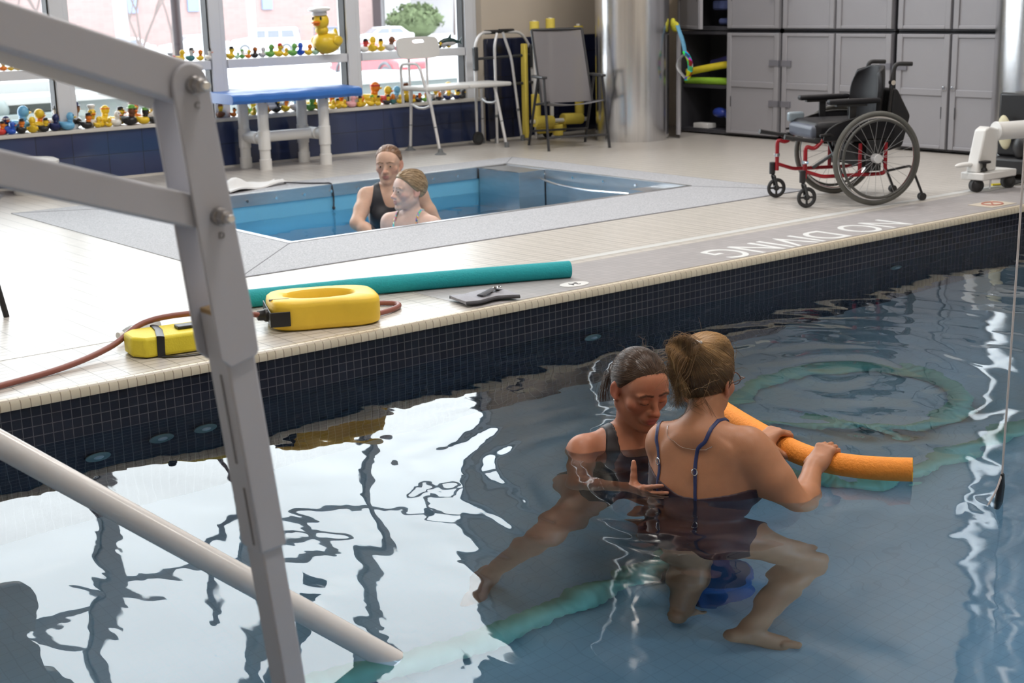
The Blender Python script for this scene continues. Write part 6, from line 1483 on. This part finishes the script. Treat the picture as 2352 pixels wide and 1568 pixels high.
def comb(B, n, knot, keep, rnd, off=(.006, .012), steps=9, tone=lambda q, r: r.random(), start=None, lift=0.0):
    out = []; tries = 0; kd = on_skull(B, knot, off[1])
    while len(out) < n and tries < n * 30:
        tries += 1; v_ = np.array([rnd.gauss(0, 1), rnd.gauss(0, 1), rnd.gauss(0, 1)]); q = on_skull(B, v_ / np.linalg.norm(v_) * .1 + np.array([0, -.012, .03]), off[0])
        if keep(*q) > -.002: continue
        o_ = rnd.uniform(*off); pts = []
        for i in range(steps):
            t = i / (steps - 1); p = on_skull(B, q * (1 - t) + kd * t + np.array([1e-4, 0, 0]), o_ + lift * math.sin(PI * t)); pts.append(B.g(*p))
        out.append((pts, tone(q, rnd)))
    P = B.hf.snap(np.array([p for pts, _ in out for p in pts]), 0.0); G = B.hf.grad(P); G /= np.linalg.norm(G, axis=1, keepdims=True) + 1e-6
    for j, (pts, tn) in enumerate(out):
        a_ = rnd.uniform(0, .0022); b_ = rnd.uniform(0, .0022); out[j] = ([P[j * steps + i] + G[j * steps + i] * (a_ + (b_ - a_) * i / steps) for i in range(steps)], tn)
    return out

# ================================================================ the bather holding the orange noodle (seen from behind)
def bather_with_noodle():
    t = thing('person', 'person with tied up fair hair, seen from behind, holding an orange noodle in the pool', 'person', (3.28, 3.12, FZ))
    B = Body((2.86, 2.58, FZ - .02), (3.86, 3.50, .36), .004); f = B.f
    Fc = (.91, .41, 0)
    B.torso((3.25, 3.11, -.53), (3.300, 3.135, -.135), (.93, .36, 0), Fc, 1.16, .9)
    Ls = (3.236, 3.262, -.060); Rs = (3.345, 2.998, -.042); B.shoulders(Ls, Rs, (3.272, 3.13, .02), .056)
    f.ell((3.29, 3.13, -.21), (.185, .13, .13), B.Bc, .06)
    B.neck((3.270, 3.128, -.01), (3.325, 3.160, .10), .064, .058)
    B.spine_groove([(3.165, 3.075, -.02), (3.150, 3.070, -.15), (3.135, 3.065, -.32)], .010)
    B.head((3.350, 3.190, .145), (.955, .28, -.10), (.05, .02, 1), S=1.10, tone=(.44, .19, .095), jaw=1.0)
    # right arm down into the water and up to the noodle
    Er = (3.418, 2.832, -.240); Wr = (3.608, 2.945, -.158); B.arm(Rs, Er, Wr, (.066, .050, .046, .029)); f.ell((3.365, 2.965, -.10), (.062, .062, .085), None, .04)
    El = (3.455, 3.375, -.25); Wl = (3.612, 3.200, -.134); B.arm(Ls, El, Wl, (.060, .047, .043, .029))
    tips = B.hand(Wr, (.80, .10, .52), (-.50, -.12, .86), -1, [(.66, .95, .55), (.64, .95, .55), (.66, .95, .55), (.70, 1.0, .55)], .04, (.7, .45, .3, .75), 1.10)
    B.hand(Wl, (.86, -.12, .30), (-.28, .05, .95), 1, [(.68, .95, .6), (.64, .95, .6), (.66, .98, .6), (.7, 1.0, .6)], .04, (.75, .35, .3, .7), 1.12)
    # legs in a step under the water
    B.leg((3.33, 2.99, -.60), (3.50, 2.86, -.80), (3.17, 2.83, FZ + .085), (3.30, 2.74, FZ + .03), (.105, .068, .060, .038))
    B.leg((3.22, 3.20, -.60), (3.24, 3.14, -.86), (3.13, 3.08, FZ + .085), (3.24, 3.12, FZ + .03), (.105, .068, .060, .038))
    body = B.finish((.44, .195, .10), t)
    M_suit = noisy('dark_maroon_swimsuit', (.030, .008, .014), .55, .2, 30); M_strapb = noisy('navy_strap', (.020, .030, .11), .45, .15, 60)
    c = B.chest; L_, Fw, U_ = B.Bc
    def cond(X, Y, Z):
        l = (X - c[0]) * L_[0] + (Y - c[1]) * L_[1]; fw = (X - c[0]) * Fw[0] + (Y - c[1]) * Fw[1]
        top = Z - (-.188 + .75 * np.clip(fw + .04, 0, .3) + .18 * np.clip(np.abs(l) - .02, 0, .2) * (fw < .02) + .22 * np.clip(l - .05, 0, .2)); bot = (-.70 + .55 * np.clip(np.abs(l) - .04, 0, .2)) - Z
        return np.maximum(np.maximum(top, bot), np.maximum(np.abs(l) - .195, fw - .19))
    B.garment('swimsuit', M_suit, t, cond)
    # shoulder straps with their ring sliders
    P_ = lambda x, y, d: tuple((np.array([(x - 1176) / FPX * d, -(y - 784) / FPX * d, d]) @ np.array([list(RX), list(UX), list(FX)])) + np.array([0, 0, 1.4]))
    for pts, k in (([(1602, 1152, 4.63), (1597, 1100, 4.62), (1597, 1060, 4.62), (1607, 1025, 4.63), (1625, 1005, 4.65), (1650, 994, 4.70), (1668, 990, 4.77), (1676, 1005, 4.86)], 11), ([(1512, 1160, 4.70), (1502, 1112, 4.70), (1496, 1075, 4.68), (1495, 1045, 4.69), (1501, 1012, 4.71), (1512, 990, 4.74), (1524, 980, 4.80), (1532, 990, 4.88)], 20)):
        o, Q, G = B.strap('shoulder_strap', M_strapb, t, [P_(*q) for q in pts], .0062, .28, .0025)
        i = k; tt = nz(Q[i + 1] - Q[i]); nn = nz(G[i]); sd = np.cross(tt, nn); ring = [Vector(Q[i] + nn * .004 + (sd * math.cos(a) * .009 + tt * math.sin(a) * .011)) for a in [2 * PI * q / 14 for q in range(14)]]
        obj('slider', MB().tube(ring, .0017, 6, closed=True), M_chrome, o, world=True)
    # fine chain round the neck
    ch = [B.g(.060 * math.cos(a) * 1.0, -.028 + .075 * math.sin(a), -.150 + .018 * math.sin(a)) for a in [PI * (.98 + 1.04 * q / 26) for q in range(27)]]
    Q = f.snap(np.array(ch), .0022); obj('necklace', MB().tube([Vector(q) for q in Q], .0008, 6), M_chrome, t, world=True)
    # hair gathered up to a knot with a loose tail
    rnd = random.Random(21); M_hair = hair_mat('fair_brown_hair', (.060, .026, .012), (.50, .30, .13), .38)
    keep = lambda x, y, z: np.maximum(.80 * (y - .060) - .60 * (z - .070), -(z + .088 + .4 * (y + .08)))
    knot = np.array([0.004, -.090, .098])
    cap = hair_cap(B, 'hair', M_hair, t, .012, keep, [((.004, -.060, .085), (.060, .060, .048)), ((.004, -.098, .104), (.034, .032, .028)), ((.022, -.108, .070), (.026, .022, .040)), ((.024, -.102, .022), (.024, .020, .046)), ((0, .0, .112), (.062, .075, .034)), ((0, .03, .085), (.065, .06, .04))], .30)
    hf = Field(B.hc - .22, B.hc + .24, .006)
    tone = lambda q, r: min(1, max(0, .12 + .75 * max(0, (q[2] + .01) / .11) * r.uniform(.45, 1.1) + r.uniform(-.10, .18)))
    cs = comb(B, 3000, knot, keep, rnd, (.012, .024), 10, tone, lift=.007)
    for _ in range(1100):       # the loose tail falling over the left of the knot
        a, b = rnd.gauss(0, 1), rnd.gauss(0, 1); sp_ = min(1.6, abs(rnd.gauss(.9, .45)))
        ctl = [knot + np.array([.013 * a, -.004 + .006 * b, .008 + .010 * b]), np.array([.014 + .013 * a, -.124 - .008 * b, .126 + .010 * b]), np.array([.030 + .015 * a, -.142 + .008 * b, .080 + .014 * a]), np.array([.032 + .016 * b * sp_, -.134 + .012 * a, .015 + .02 * b]), np.array([.028 + .018 * a * sp_, -.112 + .012 * b, -.045 + rnd.uniform(-.03, .05)])]
        if rnd.random() < .35: ctl = ctl[:4]
        pts = [np.array(B.g(*p)) for p in bez([tuple(q) for q in ctl], 4)]
        cs.append((pts, min(1, max(0, rnd.uniform(.1, .95) * (.55 + .45 * (a > -.3))))))
    for _ in range(150):       # flyaway wisps
        v_ = np.array([rnd.gauss(0, 1), rnd.gauss(-.4, 1), rnd.gauss(.4, 1)]); q = on_skull(B, v_ / np.linalg.norm(v_) * .1, .014)
        if keep(*q) > 0: continue
        d = nz(q) * rnd.uniform(.012, .032); sd = np.array([rnd.gauss(0, .014), rnd.gauss(-.01, .014), rnd.gauss(0, .010)]); cs.append(([np.array(B.g(*p)) for p in bez([tuple(z_) for z_ in (q, q + d * .4 + sd * .3, q + d * .8 + sd, q + d + sd * 2.0 + np.array([0, -.01, -.008]))], 4)], rnd.uniform(.4, 1)))
    for _ in range(26):        # short wisps at the nape and by the ear
        q = np.array([rnd.uniform(-.045, .045), -.080, -.045 + rnd.uniform(-.015, .02)]); s1 = rnd.uniform(-.012, .012); s2 = rnd.uniform(-.006, .006); cs.append((list(f.snap(np.array([list(B.g(*p)) for p in bez([tuple(q + np.array([s1 * k + s2 * k * k, -.004 * k, -.013 * k])) for k in range(4)], 4)]), .0022)), rnd.uniform(.1, .5)))
    strands('hair_locks', cs, M_hair, cap, .00055)
    pearl = noisy('pearl_beads', (.75, .72, .70), .2, .05, 20); mb = MB()
    for q in ((.020, -.098, .128), (.010, -.104, .130), (-.014, -.098, .130), (-.022, -.090, .128), (.028, -.09, .124)): mb.ell(B.g(*q), (.006, .006, .006), nu=8, nv=6)
    obj('hair_tie', mb, pearl, cap, world=True)
    # spectacles
    M_spec = noisy('tortoise_frame', (.10, .035, .02), .25, .4, 60); gl = MB(); gw = lambda *q: Vector(B.g(*q))
    sp = thing('spectacles', 'x', 'x'); bpy.data.objects.remove(sp)
    fr_ = MB()
    for q in (-1, 1): fr_.tube([gw(q * .034 + .025 * math.cos(a), .118 + .004 * math.cos(a) * q * -1, -.004 + .019 * math.sin(a)) for a in [2 * PI * k / 20 for k in range(20)]], .0016, 6, closed=True)
    fr_.tube([gw(-.009, .119, .003), gw(0, .121, .005), gw(.009, .119, .003)], .0016, 6)
    for q in (-1, 1): fr_.tube([gw(q * .060, .115, .004), gw(q * .078, .104, .005), gw(q * .083, .05, .004), gw(q * .084, .0, .002), gw(q * .084, -.02, -.012)], .0018, 6)
    so = obj('spectacles', fr_, M_spec, t, world=True)
    M_lens = M_glass
    for q in (-1, 1): obj('lens', MB().add([gw(q * .034 + .024 * math.cos(a), .118, -.004 + .018 * math.sin(a)) for a in [2 * PI * k / 20 for k in range(20)]], [tuple(range(20))]), M_lens, so, world=True)
    q0, q1 = np.array(tips[2][0][0]), np.array(tips[2][0][1]); cc = q0 * .45 + q1 * .55; x_, y_, _ = frame(Vector(q1 - q0)); obj('finger_ring', MB().tube([Vector(cc) + (x_ * math.cos(a) + y_ * math.sin(a)) * .0098 for a in [2 * PI * k / 18 for k in range(18)]], .0014, 6, closed=True), mat('gold_ring', (.75, .62, .40), .2, 1.0), t, world=True)
    return B, t
BN, PN = bather_with_noodle()

# ================================================================ the helper facing the camera
def helper():
    t = thing('person', 'person with brown hair pulled back, looking down, hand on the other bather\'s back', 'person', (3.42, 3.62, FZ))
    B = Body((2.64, 3.04, FZ - .02), (3.82, 3.92, .26), .004); f = B.f
    Fc = (-.36, -.93, 0)
    B.torso((3.40, 3.72, -.64), (3.425, 3.655, -.300), (-.36, -.93, 0), (-.36, -.93, -.1), 1.06, .95)
    Rs = (3.262, 3.705, -.205); Ls = (3.600, 3.570, -.195); B.shoulders(Ls, Rs, (3.428, 3.640, -.150), .055)
    B.neck((3.425, 3.635, -.170), (3.418, 3.612, -.045), .060, .056)
    B.head((3.425, 3.585, .030), (-.20, -.95, -.30), (-.03, -.22, 1), S=1.17, tone=(.47, .175, .095), lips=(.50, .14, .12), brow=(.06, .025, .015), jaw=1.0)
    # collar bones
    for q in (-1, 1): f.cone(B.chest + B.Bc[2] * .10 + B.Bc[1] * .065 + B.Bc[0] * q * .02, np.array(Rs if q < 0 else Ls) + B.Bc[1] * .03 + np.array([0, 0, .02]), .010, .009, .018)
    Er = (3.120, 3.570, -.375); Wr = (3.120, 3.320, -.228); B.arm(Rs, Er, Wr, (.052, .042, .040, .028))
    B.hand(Wr, (-.08, -.95, .20), (-.95, .05, .10), -1, [(.05, .10, .08), (.12, .15, .1), (.18, .2, .12), (.25, .25, .15)], .08, (.98, .10, -.05, .02), 1.0)
    El = (3.66, 3.42, -.42); Wl = (3.52, 3.25, -.34); B.arm(Ls, El, Wl, (.052, .042, .040, .028))
    B.hand(Wl, (-.5, -.8, .1), (.75, -.45, .3), 1, (.3, .35, .25), .05, None, 1.0)
    B.leg((3.31, 3.70, -.70), (2.93, 3.52, -.70), (2.80, 3.68, FZ + .085), (2.70, 3.60, FZ + .03), (.098, .066, .056, .037))
    B.leg((3.50, 3.72, -.70), (3.50, 3.50, -.86), (3.52, 3.66, FZ + .085), (3.48, 3.54, FZ + .03), (.098, .066, .056, .037))
    B.finish((.47, .19, .105), t)
    M_suit = noisy('black_swimsuit', (.014, .007, .009), .5, .2, 30)
    c = B.chest; L_, Fw, U_ = B.Bc
    def cond(X, Y, Z):
        l = (X - c[0]) * L_[0] + (Y - c[1]) * L_[1] + (Z - c[2]) * L_[2]; u = (X - c[0]) * U_[0] + (Y - c[1]) * U_[1] + (Z - c[2]) * U_[2]
        top = u - (.055 + .16 * np.exp(-((np.abs(l) - .098) / .024) ** 2)); bot = (-.43 + .6 * np.clip(np.abs(l) - .05, 0, .2)) - u
        fw = (X - c[0]) * Fw[0] + (Y - c[1]) * Fw[1] + (Z - c[2]) * Fw[2]
        return np.maximum(np.maximum(top * .2, bot), np.maximum(np.abs(l) - .150, fw - .17))
    B.garment('swimsuit', M_suit, t, cond)
    rnd = random.Random(5); M_hair = hair_mat('dark_brown_hair', (.022, .011, .007), (.17, .10, .062), .30)
    keep = lambda x, y, z: np.maximum(.75 * (y - .066 + 1.2 * x * x) - .66 * (z - .070), -(z + .070 + .35 * (y + .08)))
    cap = hair_cap(B, 'hair', M_hair, t, .006, keep, [((0, -.115, -.010), (.035, .032, .034))], .28)
    cs = comb(B, 2600, np.array([0, -.105, -.008]), keep, rnd, (.0055, .0085), 9, lambda q, r: min(1, max(0, r.uniform(.05, .75) + .35 * (r.random() < .12))))
    for _ in range(110):
        a, b = rnd.gauss(0, 1), rnd.gauss(0, 1); cs.append(([np.array(B.g(*p)) for p in ((.01 * a, -.125, -.01 + .01 * b), (-.02 + .012 * a, -.145, -.04 + .01 * b), (-.035 + .014 * a, -.125, -.085 + .012 * b), (-.035 + .014 * a, -.115, -.115))], rnd.uniform(.15, .7)))
    for _ in range(30):
        v_ = np.array([rnd.gauss(0, 1), rnd.gauss(0, .6), abs(rnd.gauss(.8, .5))]); q = on_skull(B, v_ / np.linalg.norm(v_) * .1, .007)
        if keep(*q) > 0: continue
        d = nz(q) * rnd.uniform(.005, .018); cs.append(([np.array(B.g(*p)) for p in (q, q + d + np.array([rnd.gauss(0, .01), -.015, 0]), q + d * 1.4 + np.array([rnd.gauss(0, .015), -.035, -.004]))], rnd.uniform(.4, .9)))
    strands('hair_locks', cs, M_hair, cap, .0006)
    for q in (-1, 1): obj('ear_stud', MB().ell(B.g(q * .082, -.002, -.036), (.0035,) * 3, nu=8, nv=6), M_chrome, t, world=True)
    return B, t
helper()

# ================================================================ two bathers in the small blue pool
def tub_standing():
    t = thing('person', 'person in a black swim top standing in the small blue pool', 'person', (5.60, 8.34, -.9))
    B = Body((5.10, 7.80, -.85), (6.02, 8.70, .44), .005); f = B.f
    Fc = (-.52, -.85, 0)
    B.torso((5.64, 8.42, -.44), (5.610, 8.375, -.030), Fc, (-.52, -.85, .05), 1.14, 1.2)
    Rs = (5.440, 8.430, .055); Ls = (5.785, 8.285, .045); B.shoulders(Ls, Rs, (5.605, 8.365, .125), .056)
    B.neck((5.605, 8.365, .10), (5.610, 8.375, .20), .062, .058)
    B.head((5.607, 8.385, .268), (-.74, -.66, -.06), (-.03, 0, 1), S=1.13, tone=(.62, .37, .27), lips=(.50, .22, .19), brow=(.20, .11, .07), lid=False)
    Er = (5.285, 8.330, -.105); Wr = (5.330, 8.08, -.215); B.arm(Rs, Er, Wr, (.056, .046, .042, .030)); B.hand(Wr, (.6, -.75, -.02), (.1, .05, 1), 1, (.15, .2, .1), .08, None, 1.05)
    El = (5.88, 8.20, -.20); Wl = (5.72, 8.02, -.235); B.arm(Ls, El, Wl, (.056, .046, .042, .030)); B.hand(Wl, (-.8, -.5, 0), (.1, .05, 1), -1, (.2, .3, .2), .06, None, 1.05)
    for q in (-1, 1): f.cone(B.chest + B.Bc[2] * .11 + B.Bc[1] * .06 + B.Bc[0] * q * .02, np.array(Rs if q < 0 else Ls) + B.Bc[1] * .03 + np.array([0, 0, .022]), .010, .009, .018)
    f.cone(B.pelvis - B.Bp[0] * .09, B.pelvis - B.Bp[0] * .10 - np.array([0, 0, .38]), .10, .085, .03); f.cone(B.pelvis + B.Bp[0] * .09, B.pelvis + B.Bp[0] * .10 - np.array([0, 0, .38]), .10, .085, .03)
    B.finish((.62, .39, .285), t)
    c = B.chest; L_, Fw, U_ = B.Bc
    def cond(X, Y, Z):
        l = (X - c[0]) * L_[0] + (Y - c[1]) * L_[1] + (Z - c[2]) * L_[2]; u = (X - c[0]) * U_[0] + (Y - c[1]) * U_[1] + (Z - c[2]) * U_[2]
        top = u - (.005 + .22 * np.exp(-((np.abs(l) - .100) / .034) ** 2)); bot = (-.19) - u
        return np.maximum(np.maximum(top * .22, bot), np.abs(l) - .158)
    B.garment('swim_top', noisy('charcoal_swim_top', (.022, .022, .028), .6, .15, 30), t, cond, .005)
    for q in (-1, 1):
        e = obj('eye', MB().ell(B.g(q * .031, .0795, -.001), (.0135, .0105, .0085), Matrix([list(r) for r in B.Bh.T]), nu=12, nv=8), mat('eye_white', (.6, .57, .55), .3) if q < 0 else bpy.data.materials['eye_white'], t, world=True)
        obj('iris', MB().ell(B.g(q * .031 + .001, .0895, -.001), (.006, .003, .006), Matrix([list(r) for r in B.Bh.T]), nu=10, nv=6), M_eye, e, world=True)
    rnd = random.Random(3); M_hair = hair_mat('reddish_fair_hair', (.10, .050, .028), (.40, .23, .14), .35)
    keep = lambda x, y, z: np.maximum(.72 * (y - .060) - .69 * (z - .082), -(z + .06))
    cap = hair_cap(B, 'hair', M_hair, t, .006, keep, [((0, -.105, .02), (.035, .035, .035))], .4)
    strands('hair_locks', comb(B, 500, np.array([0, -.105, .02]), keep, rnd, (.006, .010), 8, lambda q, r: r.uniform(.1, .9)), M_hair, cap, .0016)
tub_standing()
def tub_front():
    t = thing('person', 'person with short fair hair and a patterned halter strap in the small blue pool', 'person', (5.43, 7.86, -.9))
    B = Body((5.06, 7.45, -.75), (5.82, 8.22, .34), .005); f = B.f
    Fc = (-.86, -.50, 0)
    B.torso((5.46, 7.90, -.56), (5.420, 7.875, -.155), Fc, (-.86, -.50, .08), 1.06, 1.0)
    Rs = (5.335, 7.995, -.065); Ls = (5.480, 7.715, -.075); B.shoulders(Ls, Rs, (5.430, 7.865, .0), .052)
    B.neck((5.430, 7.865, -.03), (5.425, 7.862, .09), .056, .052)
    B.head((5.410, 7.865, .150), (-.93, .10, .02), (-.02, 0, 1), S=1.10, tone=(.74, .50, .42), lips=(.60, .30, .28), brow=(.34, .22, .16), lid=False)
    B.arm(Rs, (5.27, 8.03, -.35), (5.10, 7.92, -.40), (.048, .040, .038, .027)); B.hand((5.10, 7.92, -.40), (-.8, -.3, 0), (0, 0, 1), 1, (.2, .3, .2), .05)
    B.arm(Ls, (5.55, 7.64, -.36), (5.40, 7.52, -.42), (.050, .041, .038, .027)); B.hand((5.40, 7.52, -.42), (-.9, .1, 0), (0, 0, 1), -1, (.2, .3, .2), .05)
    for q in (-1, 1): f.cone(B.chest + B.Bc[2] * .10 + B.Bc[1] * .06 + B.Bc[0] * q * .02, np.array(Rs if q < 0 else Ls) + B.Bc[1] * .03 + np.array([0, 0, .02]), .009, .008, .016)
    for q in (-1, 1): f.cone(B.pelvis + B.Bp[0] * q * .09, B.pelvis + B.Bp[0] * q * .09 + B.Bp[1] * .10 - np.array([0, 0, .15]), .10, .085, .03)
    B.finish((.74, .52, .44), t)
    M_pat = mat('bright_pattern', (.1, .2, .3), .6); N, L, p = nodes(M_pat); v = coords(N, L, (70, 70, 70)); vo = N.new('ShaderNodeTexVoronoi'); vo.inputs['Scale'].default_value = 1; L.new(v, vo.inputs['Vector']); L.new(vo.outputs['Color'], p.inputs['Base Color'])
    c = B.chest; L_, Fw, U_ = B.Bc
    def cond(X, Y, Z):
        l = (X - c[0]) * L_[0] + (Y - c[1]) * L_[1] + (Z - c[2]) * L_[2]; u = (X - c[0]) * U_[0] + (Y - c[1]) * U_[1] + (Z - c[2]) * U_[2]; fw = (X - c[0]) * Fw[0] + (Y - c[1]) * Fw[1]
        return np.maximum(np.maximum(u + .045 + .5 * np.clip(-fw, 0, .2), -.24 - u), np.abs(l) - .16)
    B.garment('swim_top', M_pat, t, cond, .004)
    g3 = lambda l, fw, u: tuple(c + L_ * l + Fw * fw + U_ * u)
    for q in (-1, 1): B.strap('halter_strap', M_pat, t, [g3(q * .085, .11, -.05), g3(q * .082, .10, .03), g3(q * .078, .07, .10), g3(q * .066, .0, .135), g3(q * .04, -.06, .14)], .0075, .3, .003)
    for q in (-1, 1):
        e = obj('eye', MB().ell(B.g(q * .031, .0795, -.001), (.0135, .0105, .0085), Matrix([list(r) for r in B.Bh.T]), nu=12, nv=8), bpy.data.materials['eye_white'], t, world=True)
        obj('iris', MB().ell(B.g(q * .031 + .001, .0895, -.001), (.006, .003, .006), Matrix([list(r) for r in B.Bh.T]), nu=10, nv=6), M_eye, e, world=True)
    rnd = random.Random(8); M_hair = hair_mat('short_fair_hair', (.16, .10, .055), (.62, .47, .30), .4)
    keep = lambda x, y, z: np.maximum(.70 * (y - .045) - .71 * (z - .052), -(z + .045 + .5 * (y + .06)))
    cap = hair_cap(B, 'hair', M_hair, t, .015, keep, [((0, -.03, .095), (.055, .06, .028))], .45)
    cs = comb(B, 800, np.array([0.0, -.085, -.01]), keep, rnd, (.014, .021), 8, lambda q, r: r.uniform(.05, 1))
    strands('hair_locks', cs, M_hair, cap, .0017)
tub_front()
